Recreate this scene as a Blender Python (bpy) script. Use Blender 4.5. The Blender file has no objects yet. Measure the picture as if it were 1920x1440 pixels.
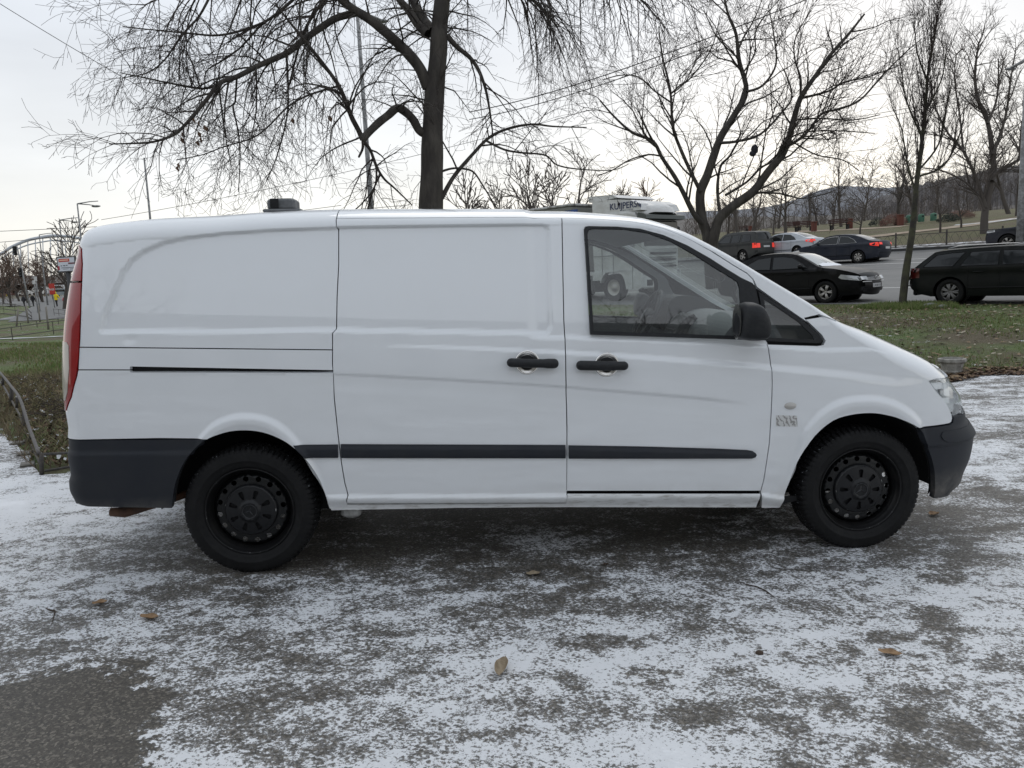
import bpy, math, random
import numpy as np
from mathutils import Vector, Matrix, geometry
random.seed(7); np.random.seed(7)
SC = bpy.context.scene; COL = SC.collection
# ---------- camera geometry (metres; van frame: X to the nose, Y away from camera, Z up) ----------
FPX = 1440.0
CAM = np.array([1.1182, -3.8415, 1.4943]); YAW, PIT, ROL = -0.0595, 0.14, 0.0181
SLOPE = 0.027
def cam_axes():
    fw = np.array([-math.sin(YAW)*math.cos(PIT), math.cos(YAW)*math.cos(PIT), -math.sin(PIT)])
    r = np.array([math.cos(YAW), math.sin(YAW), 0.0]); u = np.cross(r, fw)
    return r*math.cos(ROL)-u*math.sin(ROL), r*math.sin(ROL)+u*math.cos(ROL), fw
CR, CU, CF = cam_axes()
def proj(P):
    d = np.asarray(P, float)-CAM; w = d@CF
    return np.stack([960+FPX*(d@CR)/w, 720-FPX*(d@CU)/w], -1)
def onplane(px, py, y):
    d = CF+CR*(px-960)/FPX-CU*(py-720)/FPX
    return CAM+d*((y-CAM[1])/d[1])
# ---------- body surface ----------
HALF = 0.92                       # y of the centre line
TE = [(-2.2, 1.773), (-0.78, 1.783), (-0.62, 1.8016), (-0.44, 1.8186), (-0.12, 1.8315), (0.12, 1.8463), (0.49, 1.8552), (1.08, 1.8545), (1.64, 1.8487), (1.88, 1.8308), (2.05, 1.8079), (2.16, 1.7766), (2.27, 1.7314), (2.39, 1.6662), (2.54, 1.5791), (2.7, 1.4799), (2.87, 1.376), (2.99, 1.3018), (3.08, 1.2536), (3.25, 1.1888), (3.4746, 1.0837), (3.595, 1.0269), (3.7936, 0.9396), (3.9562, 0.9303), (4.0465, 0.9393), (5.2, 0.9393)]
TXR = [(0.0, -0.852), (0.3957, -0.872), (0.4747, -0.8929), (0.5142, -0.8905), (0.5538, -0.8779), (0.633, -0.8819), (0.7121, -0.8813), (0.7914, -0.872), (0.8703, -0.8763), (1.0287, -0.8721), (1.2267, -0.8632), (1.496, -0.8291), (1.673, -0.7899), (2.0, -0.7699)]
TAF = [(0.0, 0.6118), (0.2579, 0.6318), (0.3002, 0.6802), (0.3431, 0.69), (0.4505, 0.7279), (0.5362, 0.7355), (0.5577, 0.7328), (0.6431, 0.6718), (0.665, 0.6498), (0.7505, 0.627), (0.7876, 0.611), (0.8345, 0.5698), (0.8787, 0.5331), (1.5, 0.4731)]
def I(x, tab):
    a = np.array(tab); return np.interp(x, a[:, 0], a[:, 1])
def SI(x, tab):                   # smooth (monotone-ish hermite) interpolation
    a = np.array(tab); X, Y = a[:, 0], a[:, 1]; x = np.clip(x, X[0], X[-1])
    d = np.diff(Y)/np.diff(X); m = np.zeros(len(X)); m[0], m[-1] = d[0], d[-1]
    m[1:-1] = np.where(d[:-1]*d[1:] > 0, 2*d[:-1]*d[1:]/(d[:-1]+d[1:]+1e-12), 0)
    i = np.clip(np.searchsorted(X, x)-1, 0, len(X)-2); h = X[i+1]-X[i]; s = (x-X[i])/h
    return ((2*s**3-3*s**2+1)*Y[i]+(s**3-2*s**2+s)*h*m[i]+(-2*s**3+3*s**2)*Y[i+1]+(s**3-s**2)*h*m[i+1])
TRZ = [(-2.2, .12), (-.8, .12), (0, .115), (1.6, .105), (2.1, .085), (2.5, .06), (2.88, .055), (3.1, .095), (3.35, .15), (3.62, .13), (3.8, .09), (5, .08)]
TRY = [(-2.2, .20), (-.8, .22), (0, .24), (1.6, .24), (2.1, .16), (2.5, .08), (2.88, .08), (3.1, .16), (3.35, .31), (3.62, .28), (3.8, .18), (5, .10)]
X1 = 3.36; NEXP = 2.8; RR = 0.11
def sside(z):
    return (-0.03 + 0.03*(np.clip(0.75-z, 0, 1)/0.5)**2 + 0.135*(np.clip(z-1.0, 0, 1)/0.75)**1.35)
_th = np.linspace(0, math.pi/2, 241)
def _front(a):                    # superellipse plan curve as table
    e = 2/NEXP; b = HALF+0.03
    x = a*np.sin(_th)**e; y = b*(1-np.cos(_th)**e)
    s = np.concatenate([[0], np.cumsum(np.hypot(np.diff(x), np.diff(y)))])
    return x, y, s
_FA = np.linspace(.15, .95, 81); _FT = [_front(a) for a in _FA]
_SG = np.linspace(0, 1.7, 341)
_FX = np.array([np.interp(_SG, t[2], t[0]) for t in _FT]); _FY = np.array([np.interp(_SG, t[2], t[1]) for t in _FT])
def M0(u, t, off=0.0, feat=True):
    u = np.asarray(u, float); t = np.asarray(t, float); u, t = np.broadcast_arrays(u, t)
    rz, ry = SI(u, TRZ), SI(u, TRY); E = SI(u, TE); zs = E-rz
    L = (math.pi/2)*np.sqrt((rz**2+ry**2)/2)
    ph = np.clip((t-zs)/L, 0, 1.0)*math.pi/2
    z = np.where(t > zs, zs+rz*np.sin(ph), t); yin = np.where(t > zs, ry*(1-np.cos(ph)), 0)
    zc = np.minimum(t, zs)
    dn = off - (features(u, t) if feat else 0.0)          # outward displacement
    y = sside(zc)+yin
    # rear corner
    xr = SI(z, TXR); q = xr+RR-u; f = np.clip(q/RR, 0, math.pi/2); ex = np.clip(q-RR*math.pi/2, 0, 9)
    x = np.where(q > 0, xr+RR-RR*np.sin(f), u); nx = -np.sin(f)*(q > 0); ny = np.where(q > 0, -np.cos(f), -1.0)
    y = np.where(q > 0, y+RR*(1-np.cos(f))+ex, y); x = x-0.03*np.sin(np.clip(ex/0.9, 0, 1)*math.pi/2)
    # nose
    a = SI(z, TAF); sg = np.clip(u-X1, 0, 1.69)
    ai = np.clip((a-_FA[0])/(_FA[1]-_FA[0]), 0, len(_FA)-1.001); i0 = ai.astype(int); fa = ai-i0
    si = sg/(_SG[1]-_SG[0]); j0 = np.clip(si.astype(int), 0, len(_SG)-2); fs = si-j0
    def bl(T): return (T[i0, j0]*(1-fa)+T[i0+1, j0]*fa)*(1-fs)+(T[i0, j0+1]*(1-fa)+T[i0+1, j0+1]*fa)*fs
    fx, fy = bl(_FX), bl(_FY); fr = u > X1
    dxs = bl(np.gradient(_FX, _SG, axis=1)); dys = bl(np.gradient(_FY, _SG, axis=1))
    x = np.where(fr, X1+fx, x); y = np.where(fr, y+fy*(1-yin/(HALF+.03)), y)
    nx = np.where(fr, dys, nx); ny = np.where(fr, -dxs, ny)
    nz = np.sin(ph)*(t > zs); c = np.cos(ph)
    x = x+dn*nx*c; y = y+dn*ny*c; z = z+dn*nz
    y = np.minimum(y, HALF)
    return np.stack([x, y, z], -1)
def ttop(u):
    rz, ry = SI(u, TRZ), SI(u, TRY); return SI(u, TE)-rz+(math.pi/2)*np.sqrt((rz**2+ry**2)/2)
def unp(px, py, it=40):           # pixel on the van's side -> surface parameters (u, t)
    p = onplane(px, py, -0.03); v = np.array([min(max(p[0], -1.03), 3.95), min(p[2], float(ttop(p[0]))-.02)])
    tgt = np.array([px, py])
    for _ in range(it):
        b = proj(M0(v[0], v[1], feat=False)); e = tgt-b
        h = 1e-4; J = np.array([proj(M0(v[0]+h, v[1], feat=False))-b, proj(M0(v[0], v[1]+h, feat=False))-b]).T/h
        dv = np.linalg.solve(J.T@J+np.eye(2)*4.0, J.T@e); dv = np.clip(dv, -.05, .05); v = v+dv
        if abs(e).max() < .05: break
    return v
def U(pts): return np.array([unp(*p) for p in pts])
# ---------- camera, sky, sun, exposure ----------
_c, _s = math.cos(SLOPE), math.sin(SLOPE)
RW = np.array([[_c, 0, _s], [0, 1, 0], [-_s, 0, _c]])          # van frame -> world (the parking place falls towards the nose)
CAMW = RW@CAM; CRW, CUW, CFW = RW@CR, RW@CU, RW@CF
cam = bpy.data.cameras.new("camera"); camo = bpy.data.objects.new("camera", cam); COL.objects.link(camo)
mm = Matrix.Identity(4)
for i in range(3):
    mm[i][0] = CRW[i]; mm[i][1] = CUW[i]; mm[i][2] = -CFW[i]; mm[i][3] = CAMW[i]
camo.matrix_world = mm; cam.sensor_width = 36; cam.lens = 27.0; cam.clip_start = 0.05; cam.clip_end = 4000
SC.camera = camo
def at(px, py, dep): return CAMW+dep*(CFW+CRW*(px-960)/FPX-CUW*(py-720)/FPX)
SC.view_settings.view_transform = 'Standard'; SC.view_settings.look = 'None'
SC.view_settings.exposure = 0.47; SC.view_settings.gamma = 1.0
W = bpy.data.worlds.new("World"); SC.world = W; W.use_nodes = True
nt = W.node_tree; nt.nodes.clear(); N = nt.nodes.new; LK = nt.links.new
sky = N('ShaderNodeTexSky'); sky.sky_type = 'NISHITA'; sky.sun_disc = False
SUN_EL, SUN_AZ = math.radians(20), math.radians(-25)
sky.sun_elevation = SUN_EL; sky.sun_rotation = SUN_AZ*-1
tc = N('ShaderNodeTexCoord'); sep = N('ShaderNodeSeparateXYZ'); LK(tc.outputs['Generated'], sep.inputs[0])
rmp = N('ShaderNodeValToRGB'); LK(sep.outputs['Z'], rmp.inputs[0])
cr = rmp.color_ramp; cr.elements[0].position = 0.0; cr.elements[0].color = (.84, .81, .75, 1)
cr.elements[1].position = 1.0; cr.elements[1].color = (.58, .63, .70, 1)
for p, c in ((.07, (.84, .825, .785, 1)), (.15, (.78, .79, .795, 1)), (.28, (.71, .74, .785, 1)), (.5, (.64, .685, .745, 1))):
    e = cr.elements.new(p); e.color = c
mp = N('ShaderNodeMapping'); mp.inputs['Scale'].default_value = (1.2, 1.2, 5.0); LK(tc.outputs['Generated'], mp.inputs[0])
nz = N('ShaderNodeTexNoise'); nz.inputs['Scale'].default_value = 1.6; nz.inputs['Detail'].default_value = 5; nz.inputs['Roughness'].default_value = .5
LK(mp.outputs[0], nz.inputs['Vector'])
mr = N('ShaderNodeMapRange'); mr.inputs['From Min'].default_value = .3; mr.inputs['From Max'].default_value = .7
mr.inputs['To Min'].default_value = .88; mr.inputs['To Max'].default_value = 1.10; LK(nz.outputs['Fac'], mr.inputs['Value'])
vm = N('ShaderNodeVectorMath'); vm.operation = 'SCALE'; LK(rmp.outputs['Color'], vm.inputs[0]); LK(mr.outputs[0], vm.inputs['Scale'])
v2 = N('ShaderNodeVectorMath'); v2.operation = 'SCALE'; v2.inputs['Scale'].default_value = 8.75; LK(vm.outputs[0], v2.inputs[0])
mx = N('ShaderNodeMix'); mx.data_type = 'RGBA'; mx.inputs['Factor'].default_value = .93
LK(sky.outputs['Color'], mx.inputs[6]); LK(v2.outputs[0], mx.inputs[7])
bg = N('ShaderNodeBackground'); bg.inputs['Strength'].default_value = 0.10; LK(mx.outputs[2], bg.inputs['Color'])
wo = N('ShaderNodeOutputWorld'); LK(bg.outputs[0], wo.inputs[0])
sl = bpy.data.lights.new("sun", 'SUN'); sl.energy = 0.55; sl.angle = math.radians(40); sl.color = (1, .96, .9)
so = bpy.data.objects.new("sun", sl); COL.objects.link(so)
sd = Vector((math.sin(SUN_AZ)*math.cos(SUN_EL), math.cos(SUN_AZ)*math.cos(SUN_EL), math.sin(SUN_EL)))
sd = Vector((.20, .50, .84)).normalized()
so.rotation_euler = sd.to_track_quat('Z', 'Y').to_euler()
# ---------- helpers ----------
def mat(name, col, rough=.6, metal=0, coat=0, spec=.5, emit=None, es=0):
    m = bpy.data.materials.new(name); m.use_nodes = True; b = m.node_tree.nodes['Principled BSDF']
    b.inputs['Base Color'].default_value = (*col, 1); b.inputs['Roughness'].default_value = rough
    b.inputs['Metallic'].default_value = metal; b.inputs['Coat Weight'].default_value = coat
    b.inputs['Coat Roughness'].default_value = .02; b.inputs['Specular IOR Level'].default_value = spec
    if emit: b.inputs['Emission Color'].default_value = (*emit, 1); b.inputs['Emission Strength'].default_value = es
    return m
def noisy(m, c2, scale, lo=.4, hi=.6, bump=0, detail=6, rough2=None, stretch=None, coord='Object', bscale=None):
    """mix the base colour towards c2 with a noise mask, optional bump"""
    t = m.node_tree; b = t.nodes['Principled BSDF']; c1 = tuple(b.inputs['Base Color'].default_value)
    g = t.nodes.new; tcn = g('ShaderNodeTexCoord'); src = tcn.outputs[coord]
    if stretch:
        mpn = g('ShaderNodeMapping'); mpn.inputs['Scale'].default_value = stretch; t.links.new(src, mpn.inputs[0]); src = mpn.outputs[0]
    n = g('ShaderNodeTexNoise'); n.inputs['Scale'].default_value = scale; n.inputs['Detail'].default_value = detail
    n.inputs['Roughness'].default_value = .65; t.links.new(src, n.inputs['Vector'])
    r = g('ShaderNodeMapRange'); r.inputs['From Min'].default_value = lo; r.inputs['From Max'].default_value = hi; t.links.new(n.outputs['Fac'], r.inputs['Value'])
    x = g('ShaderNodeMix'); x.data_type = 'RGBA'; x.inputs[6].default_value = c1; x.inputs[7].default_value = (*c2, 1)
    t.links.new(r.outputs[0], x.inputs['Factor']); t.links.new(x.outputs[2], b.inputs['Base Color'])
    if bump:
        n2 = n
        if bscale:
            n2 = g('ShaderNodeTexNoise'); n2.inputs['Scale'].default_value = bscale; n2.inputs['Detail'].default_value = 3; t.links.new(src, n2.inputs['Vector'])
        bp = g('ShaderNodeBump'); bp.inputs['Strength'].default_value = bump; bp.inputs['Distance'].default_value = .02
        t.links.new(n2.outputs['Fac'], bp.inputs['Height']); t.links.new(bp.outputs[0], b.inputs['Normal'])
    return m
def glass(name, tint, refl=1.0, ior=1.5, ground=0.0, film=0.0):
    """thin pane: tinted see-through plus a mirror-like sheen, optional grey dusty film"""
    m = bpy.data.materials.new(name); m.use_nodes = True; t = m.node_tree; t.nodes.clear(); g = t.nodes.new
    tr = g('ShaderNodeBsdfTransparent'); tr.inputs[0].default_value = (*tint, 1)
    gl = g('ShaderNodeBsdfGlossy'); gl.inputs['Roughness'].default_value = .015; gl.inputs[0].default_value = (refl, refl, refl, 1)
    lw = g('ShaderNodeLayerWeight'); lw.inputs['Blend'].default_value = .5; pw = g('ShaderNodeMath'); pw.operation = 'POWER'; pw.inputs[1].default_value = 4.0; t.links.new(lw.outputs['Facing'], pw.inputs[0]); r0 = ((ior-1)/(ior+1))**2
    fr = g('ShaderNodeMath'); fr.operation = 'MULTIPLY_ADD'; fr.inputs[1].default_value = .9*refl; fr.inputs[2].default_value = r0*1.6; t.links.new(pw.outputs[0], fr.inputs[0])
    mxx = g('ShaderNodeMixShader'); t.links.new(fr.outputs[0], mxx.inputs[0]); t.links.new(tr.outputs[0], mxx.inputs[1]); t.links.new(gl.outputs[0], mxx.inputs[2])
    out = mxx
    if film:
        df = g('ShaderNodeBsdfDiffuse'); df.inputs[0].default_value = (.55, .56, .56, 1); m2 = g('ShaderNodeMixShader'); m2.inputs[0].default_value = film
        t.links.new(mxx.outputs[0], m2.inputs[1]); t.links.new(df.outputs[0], m2.inputs[2]); out = m2
    o = g('ShaderNodeOutputMaterial'); t.links.new(out.outputs[0], o.inputs[0]); return m
def link(name, me, m=None, parent=None):
    if m is not None:
        for q in (m if isinstance(m, (list, tuple)) else [m]): me.materials.append(q)
    o = bpy.data.objects.new(name, me); COL.objects.link(o)
    if parent is not None: o.parent = parent
    return o
def tag(o, label=None, cat=None, group=None, kind=None):
    if label: o['label'] = label
    if cat: o['category'] = cat
    if group: o['group'] = group
    if kind: o['kind'] = kind
    return o
def empty(name, loc=(0, 0, 0), rot=(0, 0, 0), parent=None):
    o = bpy.data.objects.new(name, None); COL.objects.link(o); o.location = loc; o.rotation_euler = rot; o.empty_display_size = .2
    if parent is not None: o.parent = parent
    return o
def children(o): return [c for c in bpy.data.objects if c.parent == o]
def copy_tree(o, parent=None):
    c = o.copy(); COL.objects.link(c)
    if parent is not None: c.parent = parent
    for ch in children(o): copy_tree(ch, c)
    return c
def mesh(name, V, Fc, normals=None):
    me = bpy.data.meshes.new(name); me.from_pydata([tuple(map(float, v)) for v in V], [], [tuple(map(int, f)) for f in Fc])
    if normals is not None:
        me.polygons.foreach_set('use_smooth', [True]*len(me.polygons))
        me.normals_split_custom_set([tuple(n) for n in normals])
    return me
class MB:
    """collects simple solids, links them as ONE mesh"""
    def __init__(s): s.V = []; s.F = []; s.S = []
    def add(s, V, Fc, smooth=False, M=None):
        b = len(s.V)
        for v in V: s.V.append(tuple(M@Vector(v)) if M is not None else tuple(v))
        for f in Fc: s.F.append(tuple(i+b for i in f)); s.S.append(smooth)
        return s
    def box(s, c, d, M=None, bev=0.0):
        x, y, z = d[0]/2, d[1]/2, d[2]/2
        if bev <= 0:
            V = [(c[0]+a*x, c[1]+b*y, c[2]+e*z) for e in (-1, 1) for a, b in ((-1, -1), (1, -1), (1, 1), (-1, 1))]
            return s.add(V, [(3, 2, 1, 0), (4, 5, 6, 7), (0, 1, 5, 4), (1, 2, 6, 5), (2, 3, 7, 6), (3, 0, 4, 7)], False, M)
        V = []; k = min(bev, x*.9, y*.9, z*.9)
        rings = [(-z, k), (-z+k, 0), (z-k, 0), (z, k)]
        for zz, ins in rings:
            X, Y = x-ins, y-ins
            kk = min(k, X*.9, Y*.9)
            V += [(c[0]+px, c[1]+py, c[2]+zz) for px, py in ((-X+kk, -Y), (X-kk, -Y), (X, -Y+kk), (X, Y-kk), (X-kk, Y), (-X+kk, Y), (-X, Y-kk), (-X, -Y+kk))]
        Fc = [tuple(range(7, -1, -1)), tuple(range(24, 32))]
        for r in range(3):
            for i in range(8): j = (i+1) % 8; Fc.append((r*8+i, r*8+j, r*8+8+j, r*8+8+i))
        return s.add(V, Fc, False, M)
    def tube(s, P, R, n=6, cap=True, M=None, smooth=True):
        P = [Vector(tuple(p)) for p in P]; R = R if isinstance(R, (list, tuple)) else [R]*len(P)
        V = []; up = Vector((0, 0, 1)); prev = None
        for i, p in enumerate(P):
            d = (P[min(i+1, len(P)-1)]-P[max(i-1, 0)]).normalized()
            if prev is None:
                a = d.orthogonal().normalized()
            else:
                a = (prev-d*prev.dot(d)); a = a.normalized() if a.length > 1e-6 else d.orthogonal().normalized()
            prev = a; b = d.cross(a)
            for k in range(n):
                t = 2*math.pi*k/n; V.append(p+(a*math.cos(t)+b*math.sin(t))*R[i])
        Fc = []
        for i in range(len(P)-1):
            for k in range(n): j = (k+1) % n; Fc.append((i*n+k, i*n+j, (i+1)*n+j, (i+1)*n+k))
        if cap: Fc.append(tuple(range(n-1, -1, -1))); Fc.append(tuple(range((len(P)-1)*n, len(P)*n)))
        return s.add(V, Fc, smooth, M)
    def lathe(s, prof, n=32, M=None, axis='y', smooth=True, a0=0, a1=2*math.pi):
        """prof: list of (radius, along axis)"""
        V = []; full = abs(a1-a0-2*math.pi) < 1e-6; m = n if full else n+1
        for r, h in prof:
            for k in range(m):
                t = a0+(a1-a0)*k/n; c, q = r*math.cos(t), r*math.sin(t)
                V.append((c, h, q) if axis == 'y' else ((c, q, h) if axis == 'z' else (h, c, q)))
        Fc = []
        for i in range(len(prof)-1):
            for k in range(n): j = (k+1) % m; Fc.append((i*m+k, i*m+j, (i+1)*m+j, (i+1)*m+k))
        return s.add(V, Fc, smooth, M)
    def prism(s, poly, y0, y1, M=None, axis='y'):
        """closed outline (a, b) swept along an axis"""
        n = len(poly); f = {'y': lambda a, b, h: (a, h, b), 'x': lambda a, b, h: (h, a, b), 'z': lambda a, b, h: (a, b, h)}[axis]
        V = [f(a, b, y0) for a, b in poly]+[f(a, b, y1) for a, b in poly]
        Fc = [tuple(range(n)), tuple(range(2*n-1, n-1, -1))]+[(i, n+i, n+(i+1) % n, (i+1) % n) for i in range(n)]
        return s.add(V, Fc, False, M)
    def ball(s, c, r, n=10, m=7, sc=(1, 1, 1)):
        V = []; Fc = []
        for i in range(m+1):
            a = math.pi*i/m
            for k in range(n): t = 2*math.pi*k/n; V.append((c[0]+r*sc[0]*math.sin(a)*math.cos(t), c[1]+r*sc[1]*math.sin(a)*math.sin(t), c[2]+r*sc[2]*math.cos(a)))
        for i in range(m):
            for k in range(n): j = (k+1) % n; Fc.append((i*n+k, (i+1)*n+k, (i+1)*n+j, i*n+j))
        return s.add(V, Fc, True)
    def build(s, name, m, parent=None):
        me = bpy.data.meshes.new(name); me.from_pydata(s.V, [], s.F); me.polygons.foreach_set('use_smooth', s.S)
        return link(name, me, m, parent)
def inpoly(P, poly):
    P = np.asarray(P); x, y = P[:, 0], P[:, 1]; c = np.zeros(len(P), bool); n = len(poly)
    for i in range(n):
        x1, y1 = poly[i]; x2, y2 = poly[(i+1) % n]
        if y1 == y2: continue
        k = (y1 > y) != (y2 > y); xx = (x2-x1)*(y-y1)/(y2-y1)+x1; c ^= k & (x < xx)
    return c
def segdist(P, poly, closed=True):
    P = np.asarray(P, float); D = np.full(len(P), 1e9); n = len(poly)
    for i in range(n if closed else n-1):
        a = np.array(poly[i]); b = np.array(poly[(i+1) % n]); d = b-a; L = d@d
        if L < 1e-14: continue
        t = np.clip(((P-a)@d)/L, 0, 1); q = P-a-t[:, None]*d; D = np.minimum(D, np.hypot(q[:, 0], q[:, 1]))
    return D
def smooth_poly(P, n=4, closed=False):
    P = [np.array(p, float) for p in P]; out = []; L = len(P)
    for i in range(L if closed else L-1):
        p0 = P[(i-1) % L] if closed or i > 0 else P[i]; p1 = P[i]; p2 = P[(i+1) % L]; p3 = P[(i+2) % L] if closed or i+2 < L else p2
        for k in range(n):
            t = k/n; out.append(.5*((2*p1)+(-p0+p2)*t+(2*p0-5*p1+4*p2-p3)*t*t+(-p0+3*p1-3*p2+p3)*t**3))
    if not closed: out.append(P[-1])
    return [tuple(p) for p in out]
def offset_poly(P, d):
    """shrink a closed outline by d"""
    P = np.array(P, float); keep = [0]
    for i in range(1, len(P)):
        if np.hypot(*(P[i]-P[keep[-1]])) > 1e-4: keep.append(i)
    P = P[keep]
    if np.hypot(*(P[0]-P[-1])) < 1e-4: P = P[:-1]
    A = .5*np.sum(P[:, 0]*np.roll(P[:, 1], -1)-np.roll(P[:, 0], -1)*P[:, 1]); s = 1 if A > 0 else -1
    e = np.roll(P, -1, 0)-P; e /= np.hypot(e[:, 0], e[:, 1])[:, None]+1e-12; nrm = np.stack([-e[:, 1], e[:, 0]], 1)*s
    n0 = np.roll(nrm, 1, 0); m = nrm+n0; l = np.maximum((m**2).sum(1), .6); return P+m*(2*d/l)[:, None]
def resample(P, step, closed=True):
    P = np.array(P, float); out = []
    for i in range(len(P) if closed else len(P)-1):
        a, b = P[i], P[(i+1) % len(P)]; n = max(1, int(math.ceil(np.hypot(*(b-a))/step)))
        for k in range(n): out.append(a+(b-a)*k/n)
    return np.array(out)
def cdt_patch(outline, holes, step):
    O = resample(outline, step); H = [resample(h, step) for h in holes]
    lo, hi = O.min(0), O.max(0); gx = np.arange(lo[0]+step/2, hi[0], step); gy = np.arange(lo[1]+step/2, hi[1], step*.9)
    G = np.stack(np.meshgrid(gx, gy), -1); G[1::2, :, 0] += step/2; G = G.reshape(-1, 2)
    k = inpoly(G, O) & (segdist(G, O) > step*.5)
    for h in H: k &= ~inpoly(G, h) & (segdist(G, h) > step*.5)
    G = G[k]; V = [tuple(p) for p in O]; E = [(i, (i+1) % len(O)) for i in range(len(O))]
    for h in H:
        b = len(V); V += [tuple(p) for p in h]; E += [(b+i, b+(i+1) % len(h)) for i in range(len(h))]
    V += [tuple(p) for p in G]
    r = geometry.delaunay_2d_cdt([Vector(v) for v in V], E, [], 0, 1e-6)
    P = np.array([tuple(v) for v in r[0]]); T = np.array([f for f in r[2] if len(f) == 3])
    c = P[T].mean(1); k = inpoly(c, O)
    for h in H: k &= ~inpoly(c, h)
    T = T[k]; used = np.unique(T); mp_ = np.full(len(P), -1); mp_[used] = np.arange(len(used)); P = P[used]; T = mp_[T]
    a = P[T]; ar = (a[:, 1, 0]-a[:, 0, 0])*(a[:, 2, 1]-a[:, 0, 1])-(a[:, 2, 0]-a[:, 0, 0])*(a[:, 1, 1]-a[:, 0, 1])
    T[ar < 0] = T[ar < 0][:, ::-1]; return P, T
def patch_mesh(name, P, T, fn, flange=None, mirror=False, mid=HALF):
    """surface patch through fn(u, t, off) with smooth analytic normals and turned-in edges"""
    X = fn(P[:, 0], P[:, 1], 0.0); h = 1.5e-3
    du = fn(P[:, 0]+h, P[:, 1], 0.0)-fn(P[:, 0]-h, P[:, 1], 0.0); dt = fn(P[:, 0], P[:, 1]+h, 0.0)-fn(P[:, 0], P[:, 1]-h, 0.0)
    n = np.cross(du, dt); n /= np.linalg.norm(n, axis=1)[:, None]+1e-12
    V = list(X); Fc = [tuple(t) for t in T]; LN = [n[i] for t in T for i in t]
    if flange:
        X2 = X-n*flange; ed = {}
        for t in T:
            for a, b in ((t[0], t[1]), (t[1], t[2]), (t[2], t[0])): ed[(a, b)] = 1
        for (a, b) in list(ed):
            if (b, a) in ed: continue
            k = len(V); V += [X[a], X[b], X2[b], X2[a]]; Fc.append((k+1, k, k+3, k+2))
            fn_ = np.cross(X[a]-X[b], X2[a]-X[a]); fn_ /= np.linalg.norm(fn_)+1e-12; LN += [fn_]*4
    V = np.array(V); LN = np.array(LN)
    if mirror:
        V[:, 1] = 2*mid-V[:, 1]; LN[:, 1] *= -1; N2 = []; k = 0; F2 = []
        for f in Fc:
            F2.append(tuple(reversed(f))); N2 += list(LN[k:k+len(f)][::-1]); k += len(f)
        Fc, LN = F2, N2
    return mesh(name, V, Fc, LN)
# ---------- van: pressed shapes of the body side ----------
def ss(x): x = np.clip(x, 0, 1); return x*x*(3-2*x)
def ss2(x): x = np.clip(x, 0, 1); return np.where(x < .5, 2*x*x, 1-2*(1-x)**2)
_FE = None
def features(u, t):
    """inward depth of the pressed shapes at (u, t)"""
    if _FE is None: return 0*u
    sh = u.shape; u = u.ravel(); t = t.ravel(); P = np.stack([u, t], 1); d = np.zeros(len(u)); F_ = _FE
    # recessed panel
    rp = F_['recess']; lo, hi = rp.min(0)-.01, rp.max(0)+.01
    k = (u > lo[0]) & (u < hi[0]) & (t > lo[1]) & (t < hi[1])
    if k.any():
        q = P[k]; ins = inpoly(q, rp); D = segdist(q, rp)*ins; d[k] += .017*ss2(D/.025)
    # belt step under the cab window
    b = np.interp(u, *F_['belt']); fade = ss((u-F_['u980'])/.06)*(1-ss((u-3.1)/.25)); d += .010*fade*ss2((t-(b-.024))/.024)
    # second crease (shoulder)
    c = np.interp(u, *F_['cr2']); A = np.interp(u, [.62, 1.0, 1.6, 2.62, 3.1, 3.5, 3.62], [0, .004, .009, .016, .014, .005, 0]); w = np.interp(u, [.6, 1.6, 2.6, 3.4], [.018, .026, .034, .10])
    d += A*ss2((t-(c-w))/w)
    # lower crease
    c = np.interp(u, *F_['cr3']); A = np.interp(u, [-.75, -.6, .4, .5, 2.35, 2.58], [0, .005, .005, .009, .009, 0]); D = c-t
    d += A*(ss2(D/.026)-ss2((D-.03)/.11))
    # wheel-arch flares
    for nm in ('fl_r', 'fl_f'):
        q = F_[nm]; lo, hi = q.min(0)-.2, q.max(0)+.03; k = (u > lo[0]) & (u < hi[0]+.2) & (t > lo[1]-.3) & (t < hi[1])
        if k.any():
            pol = np.vstack([q, [q[-1][0], -.5], [q[0][0], -.5]]); pp = P[k]; ins = inpoly(pp, pol); D = segdist(pp, q, False)*ins
            d[k] -= (.020*ss2(D/.045)-.012*ss((D-.055)/.05))*ss((q[-1][0]-u[k])/.07)*ss((u[k]-q[0][0])/.05)
    # sill ledge
    s0 = np.interp(u, *F_['sill']); k = (u > .40) & (u < 3.15); d -= np.where(k, .016*ss2((s0-t)/.022)-.02*ss((s0-t-.022)/.06), 0)
    # rear bumper top chamfer, front bumper crease
    rb = np.interp(u, *F_['rb']); k = (u < .0) & (t < np.interp(u, *F_['btop'])-.0005); d += np.where(k, .010*ss2((t-rb)/.03), 0)
    fb = F_['fb']; k = (u > 3.35); d += np.where(k, .012*ss((fb-t)/.02)*ss((u-3.4)/.05)*(t < .62), 0)
    # small dent
    dx, dt_ = (u-F_['dent'][0])/.035, (t-F_['dent'][1])/.02; d += .004*np.exp(-(dx*dx+dt_*dt_))
    return d.reshape(sh)
def xy(pts):
    q = U(pts); o = np.argsort(q[:, 0]); return q[o, 0], q[o, 1]
REC = [(190, 627), (184.5, 620), (190.6, 589), (209, 545), (225, 507.5), (240.6, 485.6), (265.6, 467), (303, 451), (350, 442), (412.5, 435), (506, 429), (631, 424), (700, 422), (850, 420), (1020, 418.5), (1030, 421), (1034, 430), (1036, 520), (1038, 612), (1036, 622), (1028, 630), (850, 627), (630, 624), (400, 626)]
FLR = [(361, 824), (381, 801.6), (402, 785), (432, 773.8), (459.5, 770.7), (492.7, 774.4), (523, 786.5), (547, 804.6), (568, 828.7), (590, 862), (607, 900), (622, 945)]
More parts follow.
